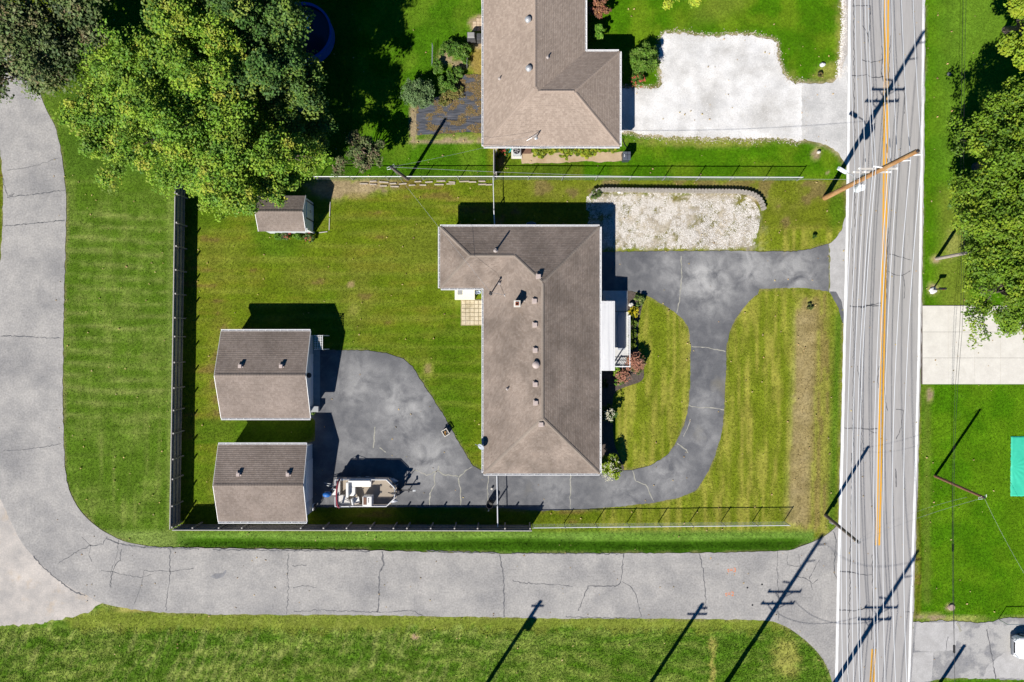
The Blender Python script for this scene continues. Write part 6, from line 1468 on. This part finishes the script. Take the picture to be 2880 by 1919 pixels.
for s_ in (-1, 1):
    for x in (-.75, -.1):
        c = bp(x, s_ * .98, .25); m = MB(); m.tube([c - Vector((0, .09, 0)), c - Vector((0, .07, 0)), c + Vector((0, .07, 0)), c + Vector((0, .09, 0))], [.20, .25, .25, .20], 20); w_ = m.build('wheel', M_BLACK, tr_)
        m = MB(); m.tube([c - Vector((0, .095, 0)), c + Vector((0, .095, 0))], .13, 14); m.build('rim', M_GALV, w_)

# ------------------------------------------------------------------ white car (only its nose is in the frame)
cc = G(2918, 1812); car = empty('parked_car', cc, 'white car nosing in from the bottom right edge', 'car')
def cp(x, y, z): return Vector((cc.x + x, cc.y + y, z))      # x: forward is -x
half = .90
sec = [(-2.35, .30, .62, .62), (-2.28, .26, .70, .74), (-2.0, .24, .82, .86), (-1.2, .24, .92, .90), (-.9, .24, .96, .90), (1.0, .24, .98, .90), (1.9, .26, .96, .86), (2.25, .30, .88, .78)]
m = MB(); vs = []; kx = 10
for (x, zb, zt, w) in sec:
    prof = [(-w, zb), (-w * 1.0, (zb + zt) / 2), (-w * .97, zt - .06), (-w * .86, zt), (-w * .4, zt + .03), (w * .4, zt + .03), (w * .86, zt), (w * .97, zt - .06), (w * 1.0, (zb + zt) / 2), (w, zb)]
    vs += [cp(x, y, z) for y, z in prof]
fs = [(i * kx + k, i * kx + (k + 1) % kx, (i + 1) * kx + (k + 1) % kx, (i + 1) * kx + k) for i in range(len(sec) - 1) for k in range(kx)] + [tuple(range(kx - 1, -1, -1)), tuple((len(sec) - 1) * kx + k for k in range(kx))]
m.add(vs, fs); m.build('body', mat('white_car_paint', (.80, .80, .81), rough=.25, spec=.5, coat=.5), car, smooth=False)
m = MB(); base_ = [(-1.15, .80), (-.45, .70), (.9, .68), (1.6, .74)]; vs = [cp(-1.18, -.76, .95), cp(-1.28, 0, .97), cp(-1.18, .76, .95), cp(1.7, .76, .97), cp(1.7, -.76, .97), cp(-.40, -.60, 1.44), cp(-.48, 0, 1.47), cp(-.40, .60, 1.44), cp(.95, .60, 1.45), cp(.95, -.60, 1.45)]
m.add(vs, [(0, 1, 6, 5), (1, 2, 7, 6), (2, 3, 8, 7), (3, 4, 9, 8), (4, 0, 5, 9)]); m.build('windows', mat('car_glass', (.05, .10, .10), rough=.05, spec=.8), car)
m = MB(); m.prism([(cc.x + x, cc.y + y) for x, y in ((-.42, -.60), (-.5, 0), (-.42, .60), (.97, .60), (.97, -.60))], 1.44, 1.50); m.build('roof', MATS['white_car_paint'], car, bevel=.02)
for s_ in (-1, 1):
    m = MB(); m.beam(cp(-2.30, s_ * .50, .66), cp(-2.10, s_ * .76, .74), .16, .10); m.build('headlight', mat('lamp_lens', (.55, .58, .6), rough=.1, spec=.8), car, bevel=.02)
    m = MB(); m.box(cp(-.75, s_ * .98, 1.0), (.16, .18, .12)); m.build('mirror', MATS['white_car_paint'], car, bevel=.03)
    for x in (-1.5, 1.4):
        c = cp(x, s_ * .80, .31); m = MB(); m.tube([c - Vector((0, .12, 0)), c - Vector((0, .09, 0)), c + Vector((0, .09, 0)), c + Vector((0, .12, 0))], [.26, .31, .31, .26], 22); w_ = m.build('wheel', M_BLACK, car); m = MB(); m.tube([c - Vector((0, .125, 0)), c + Vector((0, .125, 0))], .18, 14); m.build('rim', M_GALV, w_)
m = MB(); m.box(cp(-2.40, 0, .45), (.10, 1.3, .22)); m.build('bumper', mat('bumper_grey', (.20, .21, .23), rough=.5), car, bevel=.03); m = MB(); m.box(cp(-2.33, 0, .655), (.12, .85, .06)); m.build('grille', M_BLACK, car)

# ------------------------------------------------------------------ green tarp
a = G(2842, 1396); b = G(3000, 1228); nxT, nyT = 60, 64; vs = []; fs = []
for j in range(nyT + 1):
    for i in range(nxT + 1):
        x = a.x + (b.x - a.x) * i / nxT; y = a.y + (b.y - a.y) * j / nyT
        r = math.hypot(x - a.x, y - (a.y + b.y) / 2); th = math.atan2(y - (a.y + b.y) / 2, x - a.x + .001)
        z = .07 + .02 * math.sin(x * 2.1 + y) + .016 * math.sin(th * 17) * math.exp(-r / 1.8) + .008 * random.random() - (.05 if i == 0 or j in (0, nyT) else 0)
        e = random.uniform(-.02, .02) if i == 0 or j in (0, nyT) else 0
        vs.append((x + e, y + e, z))
for j in range(nyT):
    for i in range(nxT): k = j * (nxT + 1) + i; fs.append((k, k + 1, k + nxT + 2, k + nxT + 1))
m = MB(); m.add(vs, fs); tag(m.build('tarpaulin', mat('green_tarp', (.045, .50, .32), (.06, .56, .37), rough=.45, scale=1.2), None, smooth=True), 'bright green tarpaulin spread on the east lawn at the right edge', 'tarp')

# ------------------------------------------------------------------ block edging round the gravel pad
ed = empty('block_edging', G(1900, 540), 'scalloped concrete block edging along the north side of the gravel pad', 'edging')
path = crom([(1662, 552), (1672, 541), (1700, 536), (1800, 537), (1950, 539), (2060, 540), (2105, 545), (2128, 556), (2140, 572), (2146, 590)], 12, False)
P = [G(*p) for p in path]; acc = 0; blk = []
m = MB(); m.prism([(-.10, -.16), (.10, -.16), (.145, .02), (.09, .13), (0, .165), (-.09, .13), (-.145, .02)], 0, .42)
bme = bpy.data.meshes.new('block'); bme.from_pydata(m.v, [], m.f); bme.materials.append(M_BLOCK)
seg = 0.27; dist = 0; nxt = 0
for i in range(len(P) - 1):
    d = P[i + 1] - P[i]; Ls = d.length
    while nxt <= dist + Ls:
        q = P[i] + d * ((nxt - dist) / Ls); inst('block', bme, ed, q + Vector((0, 0, random.uniform(-.03, .0))), math.atan2(d.y, d.x) + random.uniform(-.06, .06)); nxt += seg
    dist += Ls
# white garden timbers along the north fence
def timber(px0, py0, px1, py1, label, w=.12, h=.10, material=None):
    m = MB(); m.beam(G(px0, py0, h / 2 + .005), G(px1, py1, h / 2 + .005), w, h); return tag(m.build('garden_timber', material or M_STONE, None, bevel=.012), label, 'timber', 'pale timbers along the north fence')
ORD = 'first second third fourth fifth sixth seventh eighth ninth tenth eleventh twelfth thirteenth fourteenth'.split()
rt = random.Random(12); M_TIMB = mat('pale_timber', (.36, .30, .23), (.50, .44, .36), rough=.9, scale=6, bump=.3)
tb = [(1012, 517), (1040, 520), (1068, 523), (1098, 525), (1040, 511), (1066, 513), (1096, 517), (1122, 518), (1150, 521), (1180, 520), (1166, 512), (1196, 513), (1228, 511), (1222, 520), (1256, 518), (1262, 512), (1292, 511), (1318, 512), (1346, 511), (1345, 519), (1366, 520)]
for i, (x, y) in enumerate(tb):
    L = rt.uniform(18, 28); timber(x, y + rt.uniform(-1, 1), min(x + L, 1385), y + rt.uniform(-1.5, 1.5), '%s weathered pale timber from the maple in the %s row below the chain-link fence' % (ORD[sum(1 for q in tb[:i + 1] if (q[1] < 514.5) == (y < 514.5)) - 1], 'upper' if y < 514.5 else 'lower'), .10, .07, M_TIMB)
timber(929, 568, 927, 610, 'upper pale edging strip east of garden shed', .06, .05); timber(927, 614, 926, 648, 'lower pale edging strip east of garden shed', .06, .05); timber(898, 655, 921, 652, 'short pale edging strip south-east of garden shed', .06, .05)

# ------------------------------------------------------------------ back door landing, pavers, small things
lp = W(1307, 828, .45); t = empty('cellar_hatch', (lp.x, lp.y, 0), 'cream flat-topped hatch with a grey panel beside the wing', 'hatch')
a = W(1279, 843, .45); b = W(1335, 806, .45); m = MB(); m.box(((a.x + b.x) / 2, (a.y + b.y) / 2, .22), (b.x - a.x, b.y - a.y, .44)); m.build('top', mat('cream_fibreglass', (.74, .70, .58), rough=.5), t, bevel=.02)
a = W(1287, 829, .47); b = W(1300, 806, .47); m = MB(); m.box(((a.x + b.x) / 2, (a.y + b.y) / 2, .455), (b.x - a.x, b.y - a.y, .02)); m.build('panel', mat('hatch_panel', (.28, .28, .27), rough=.7), t)
for (x, y, lab) in ((1340, 824, 'left of two blue-rimmed pots by the back door'), (1348, 823, 'right of two blue-rimmed pots by the back door')):
    m = MB(); m.lathe(G(x, y), [(.09, 0), (.12, .2), (.14, .24), (.10, .24), (.09, .15)], 14); tag(m.build('plant_pot', mat('blue_white_pot', (.45, .5, .62), rough=.4), None), lab, 'pot')
pav = empty('paver_patio', G(1327, 878), 'small square paver patio behind the house', 'patio'); rp = random.Random(9)
for i in range(5):
    for j in range(6):
        a = G(1298 + i * 12, 845 + j * 11.5); w_ = 12 * S - .03; h_ = 11.5 * S - .03; m = MB(); m.box((a.x + 6 * S, a.y - 5.75 * S, .02 + rp.uniform(0, .008)), (w_, h_, .06)); m.build('paver', mat('buff_paver', (.50, .42, .28), (.62, .54, .40), rough=.9, scale=4, c3=(.36, .30, .18), s3=1.2), pav, bevel=.006)
sheet('paver_joints', [(1296, 843), (1359, 843), (1359, 916), (1296, 916)], 0.014, mat('joint_soil', (.38, .31, .19), (.24, .22, .10), rough=1, scale=5), parent=pav).location -= wloc(pav)
np_ = empty('neighbour_pavers', G(1345, 70), 'tan pavers against the west wall of the tan house', 'patio')
for i in range(3):
    for j in range(4):
        if i == 0 and j < 1: continue
        a = G(1330 + i * 10, 52 + j * 9); m = MB(); m.box((a.x + 5 * S, a.y - 4.5 * S, .02), (10 * S - .02, 9 * S - .02, .05)); m.build('paver', mat('tan_paver', (.50, .38, .26), (.58, .46, .33), rough=.9, scale=4), np_, bevel=.005)
gr = empty('covered_grill', W(1326, 107, 0), 'grill under a grey-black cover near the tan house wall', 'grill')
c = W(1326, 106, .5); m = MB(); m.box((c.x, c.y, .5), (.75, .60, .95), taper=.85); m.build('cover', mat('grill_cover', (.05, .05, .055), (.10, .10, .105), rough=.6, scale=3), gr, bevel=.06); m = MB(); m.box((c.x, c.y, 1.0), (.60, .48, .08), taper=.8); m.build('lid_top', mat('faded_cover', (.30, .29, .28), rough=.7), gr, bevel=.03); m = MB(); m.box((c.x + .62, c.y - .02, .4), (.4, .55, .8), taper=.9); m.build('side_shelf', MATS['grill_cover'], gr, bevel=.04)
# air conditioner, brown mat, bin by the tan house
ac = empty('air_conditioner', G(1453, 432), 'grey air conditioner on a pad under the tan eave', 'air conditioner'); c = W(1453, 424, .7)
m = MB(); m.box((c.x, c.y, .04), (.85, .95, .08)); m.build('pad', M_CONC, ac); m = MB(); m.box((c.x, c.y, .40), (.66, .66, .64)); m.build('cabinet', mat('ac_grey', (.45, .47, .48), rough=.5), ac, bevel=.03)
m = MB(); m.lathe((c.x, c.y, .72), [(.28, 0), (.28, .02), (.24, .03)], 20); fan = m.build('fan_grille', M_STEEL, ac)
for k in range(5): m = MB(); m.beam((c.x, c.y, .755), (c.x + .22 * math.cos(k * 1.257), c.y + .22 * math.sin(k * 1.257), .755), .07, .01); m.build('fan_blade', M_GALV, fan)
a = G(1467, 433); b = G(1494, 410); m = MB(); m.box(((a.x + b.x) / 2, (a.y + b.y) / 2, .03), (b.x - a.x, b.y - a.y, .03)); tag(m.build('brown_mat', mat('brown_mat', (.13, .075, .05), (.17, .10, .07), rough=.95, scale=8), None), 'brown rubber mat beside the air conditioner', 'mat')
m = MB(); m.lathe(G(1430, 424), [(.16, 0), (.22, .26), (.24, .3), (.18, .3), (.16, .2)], 16); t = m.build('teal_pot', mat('teal_glaze', (.05, .42, .40), rough=.35), None); tag(t, 'teal pot of red flowers next to the air conditioner', 'pot'); blossoms(t, [Vector((0, 0, 0))], .01, M_REDF, 1) if False else None
bn = empty('wheeled_bin', W(1760, 443, 0), 'dark grey wheeled rubbish bin at the tan house corner', 'bin'); c = W(1760, 443, .5)
m = MB(); m.box((c.x, c.y, .5), (.52, .56, .94), taper=1.12); m.build('body', mat('bin_grey', (.05, .06, .075), rough=.5), bn, bevel=.03); m = MB(); m.box((c.x, c.y, 1.02), (.64, .68, .08), taper=.93); lid = m.build('lid', mat('bin_lid', (.09, .105, .13), rough=.45), bn, bevel=.02)
m = MB(); m.beam((c.x + .05, c.y - .33, 1.068), (c.x + .05, c.y + .33, 1.068), .02, .012); m.beam((c.x - .3, c.y + .05, 1.067), (c.x + .3, c.y + .05, 1.067), .02, .012); m.build('lid_rib', M_BLACK, lid)
for k in range(3): m = MB(); m.box((c.x - .20, c.y - .08 + k * .08, 1.065), (.07, .04, .008)); m.build('lid_mark', M_WHITE, lid)
for s_ in (-1, 1): m = MB(); q = Vector((c.x + s_ * .24, c.y + .28, .12)); m.tube([q - Vector((.04, 0, 0)), q + Vector((.04, 0, 0))], .12, 14); m.build('wheel', M_BLACK, bn)
m = MB(); m.tube(crom([tuple(W(1744, 386, .3)), tuple(W(1751, 392, .25)), tuple(W(1752, 398, .1)), tuple(W(1757, 408, .05)), tuple(W(1764, 418, .04))], 4, False), .025, 6); tag(m.build('downspout_hose', M_BLACK, None), 'black drain hose at the tan house corner', 'hose')
# barrel, fire pit, cup on the pad
bl = empty('black_barrel', G(1377, 1417), 'black open barrel beside the drive gate', 'barrel'); c = G(1378, 1415); m = MB(); m.lathe(c, [(.26, 0), (.28, .3), (.27, .6), (.29, .86), (.27, .9), (.24, .9), (.23, .2)], 20); m.build('drum', M_BLACK, bl); m = MB(); m.lathe(c + Vector((0, 0, .65)), [(.23, 0), (.23, .01)], 18); m.build('contents', mat('ash', (.09, .085, .08), rough=1), bl); m = MB(); m.tube([c + Vector((-.05, -.3, .85)), c + Vector((-.12, -.42, 1.0)), c + Vector((-.05, -.45, .7))], .02, 6); m.build('handle', M_WHITE, bl)
fp = empty('fire_pit', G(1253, 1217), 'square white-rimmed fire pit on the asphalt', 'fire pit'); c = W(1253, 1217, .5); Mx = Matrix.Rotation(math.radians(-58), 3, 'Z')
m = MB()
for (dx, dy, wx, wy) in ((0, .22, .56, .06), (0, -.22, .56, .06), (.25, 0, .06, .38), (-.25, 0, .06, .38)): m.box(Vector((c.x, c.y, .5)) + Mx @ Vector((dx, dy, 0)), (wx, wy, .06), M=Mx)
m.build('rim', M_STONE, fp); m = MB(); m.box((c.x, c.y, .22), (.46, .40, .40), M=Mx); m.build('bowl', M_BLACK, fp); m = MB(); m.box((c.x, c.y, .43), (.40, .34, .02), M=Mx); bw = m.build('ash_bed', MATS['ash'], fp)
for k in range(4): m = MB(); q = Vector((c.x + random.uniform(-.1, .1), c.y + random.uniform(-.1, .1), .47)); m.tube([q, q + Vector((random.uniform(-.12, .12), random.uniform(-.12, .12), .03))], .03, 6); m.build('log', mat('log_orange', (.42, .22, .06), rough=.8), bw)
m = MB(); m.lathe(G(1383, 1374), [(.07, 0), (.09, .22), (.08, .24), (.06, .24)], 12); tag(m.build('white_bucket', M_STONE, None), 'small white bucket just west of the drive gate', 'bucket')
bx = empty('storage_box', G(887, 1150), 'grey lidded box against the north shed corner', 'box'); c = W(885, 1151, .6); m = MB(); m.box((c.x, c.y, .3), (.58, .42, .6)); m.build('body', mat('box_grey', (.22, .23, .24), rough=.6), bx, bevel=.02); m = MB(); m.box((c.x, c.y, .63), (.62, .46, .05)); m.build('lid', mat('box_lid', (.33, .34, .35), rough=.6), bx, bevel=.015)
hr = empty('hose_reel', G(882, 1427), 'round hose reel at the corner of the southern shed', 'hose reel'); c = W(884, 1426, .6); m = MB()
for k in range(3):
    for q in range(14):
        a, b = 2 * math.pi * q / 14, 2 * math.pi * (q + 1) / 14; r = .18 + .05 * k; m.tube([Vector((c.x + .05 * k, c.y + math.cos(a) * r, .6 + math.sin(a) * r)), Vector((c.x + .05 * k, c.y + math.cos(b) * r, .6 + math.sin(b) * r))], .022, 5, False)
m.build('hose', M_STEEL, hr); m = MB(); m.box((c.x - .05, c.y, .6), (.06, .5, .5)); m.build('bracket', M_WHITE, hr)
# stone boulder and lantern by the porch, mailbox, rocks, stump
def rock(px, py, r, h, label, material=M_STONE, seed=1, cat='rock'):
    rr = random.Random(seed); m = MB(); bm = bmesh.new(); bmesh.ops.create_icosphere(bm, subdivisions=2, radius=1)
    for v in bm.verts: v.co *= rr.uniform(.82, 1.1)
    m.add([(v.co.x * r, v.co.y * r * .85, v.co.z * h) for v in bm.verts], [tuple(q.index for q in f.verts) for f in bm.faces]); bm.free()
    o = m.build('rock', material, None); o.location = G(px, py, h * .35); return tag(o, label, cat, 'loose rocks')
rock(1774, 857, .24, .3, 'square pale boulder in the porch bed', seed=2); rock(2312, 184, .22, .2, 'pale rock on the lawn near the gravel drive mouth', mat('white_rock', (.68, .67, .66), rough=.9), 3); rock(2301, 429, .16, .2, 'grey rock by the bare soil spot on the north lawn', seed=4); rock(2623, 818, .33, .12, 'white rock pile at the mailbox foot', MATS['white_rock'], 5); rock(1741, 541, .16, .14, 'small white stone at the block edging', MATS['white_rock'], 6)
rock(1750, 543, .12, .1, 'tiny stone beside the white stone at the edging', seed=8)
m = MB(); m.lathe(G(2675, 1708), [(.28, 0), (.25, .06), (.24, .12), (.02, .12)], 14); tag(m.build('tree_stump', mat('stump_wood', (.32, .24, .20), (.40, .31, .26), rough=.9, scale=6), None), 'flat grey tree stump on the east lawn', 'stump')
m = MB(); m.lathe(G(2669, 209), [(.16, 0), (.16, .03), (.1, .05)], 12); tag(m.build('manhole', mat('cap_grey', (.12, .13, .14), rough=.7), None), 'small round grey access cover in the north-east lawn', 'access cover')
mb_ = empty('mailbox', G(2624, 815), 'black mailbox on a post across the road', 'mailbox'); c = G(2624, 815); m = MB(); m.box((c.x, c.y, .52), (.09, .09, 1.04)); m.build('post', M_BLACK, mb_)
prof = [(-.09, 0), (.09, 0), (.09, .12), (.06, .19), (0, .215), (-.06, .19), (-.09, .12)]; m = MB(); m.extr([(c.x - .16, c.y + y, 1.05 + z) for y, z in prof], (.50, 0, 0)); bxm = m.build('box', M_BLACK, mb_); m = MB(); m.box((c.x + .1, c.y - .11, 1.2), (.10, .015, .06)); m.build('flag', mat('flag_red', (.6, .04, .03), rough=.5), bxm)
rack = empty('garden_hoop', G(1490, 632), 'blue-grey oval tub in the shade behind the house', 'tub'); c = W(1494, 631, .3); m = MB(); nn = 20
vs = [Vector((c.x + math.cos(2 * math.pi * k / nn) * rx, c.y + math.sin(2 * math.pi * k / nn) * rx * .5, z)) for (rx, z) in ((.34, .02), (.40, .32), (.36, .32), (.31, .06)) for k in range(nn)]
m.add(vs, [(i * nn + k, i * nn + (k + 1) % nn, (i + 1) * nn + (k + 1) % nn, (i + 1) * nn + k) for i in range(3) for k in range(nn)] + [tuple(3 * nn + k for k in range(nn))]); m.build('shell', mat('tub_blue', (.22, .35, .45), rough=.5), rack)
# wire plot fence in the vegetable garden
vp = empty('plot_fence', G(1222, 170), 'low grey wire fence round the vegetable plot', 'fence')
for (a, b) in (((1218, 132), (1217, 190)), ((1316, 160), (1314, 195))):
    m = MB(); p, q = G(*a), G(*b)
    for z in (.15, .35, .55, .7): m.tube([p + Vector((0, 0, z)), q + Vector((0, 0, z))], .012, 5)
    k = 12
    for i in range(k + 1): w_ = p.lerp(q, i / k); m.tube([w_, w_ + Vector((0, 0, .72))], .01, 5)
    m.build('wire_panel', M_GALV, vp)
m = MB(); m.beam(W(1352, -40, .6), W(1356, 35, .6), .05, .08); m.beam(W(1352, -40, .1), W(1352, -40, .6), .05, .05, up=(0, 1, 0)); m.beam(W(1356, 35, .1), W(1356, 35, .6), .05, .05, up=(0, 1, 0)); tag(m.build('handrail', mat('tan_rail', (.55, .42, .27), rough=.7), None), 'tan wooden handrail along the tan house west wall', 'rail')
# fallen leaves: small pale specks on lawns and drives
rl = RNG.uniform(0, 1, (900, 2)); lx = 150 + rl[:, 0] * 2650; ly = 20 + rl[:, 1] * 1880
c = np.stack([(lx - 1440) * S, (959.5 - ly) * S, np.full(900, .06)], 1); c[inpoly(lx, ly, P_DRIVE) | inpoly(lx, ly, P_LANE) | inpoly(lx, ly, P_ROAD), 2] = .028
V_, c_ = leaves(c, np.full(900, .02), 1, .12, np.tile([[.46, .33, .15]], (900, 1)), up=.9, jitter=.4)
tag(np_mesh('fallen_leaves', V_, np.arange(len(V_)).reshape(-1, 4), M_LEAF, c_), 'scattered tan fallen leaves on lawns and drives', 'leaves', kind='stuff')
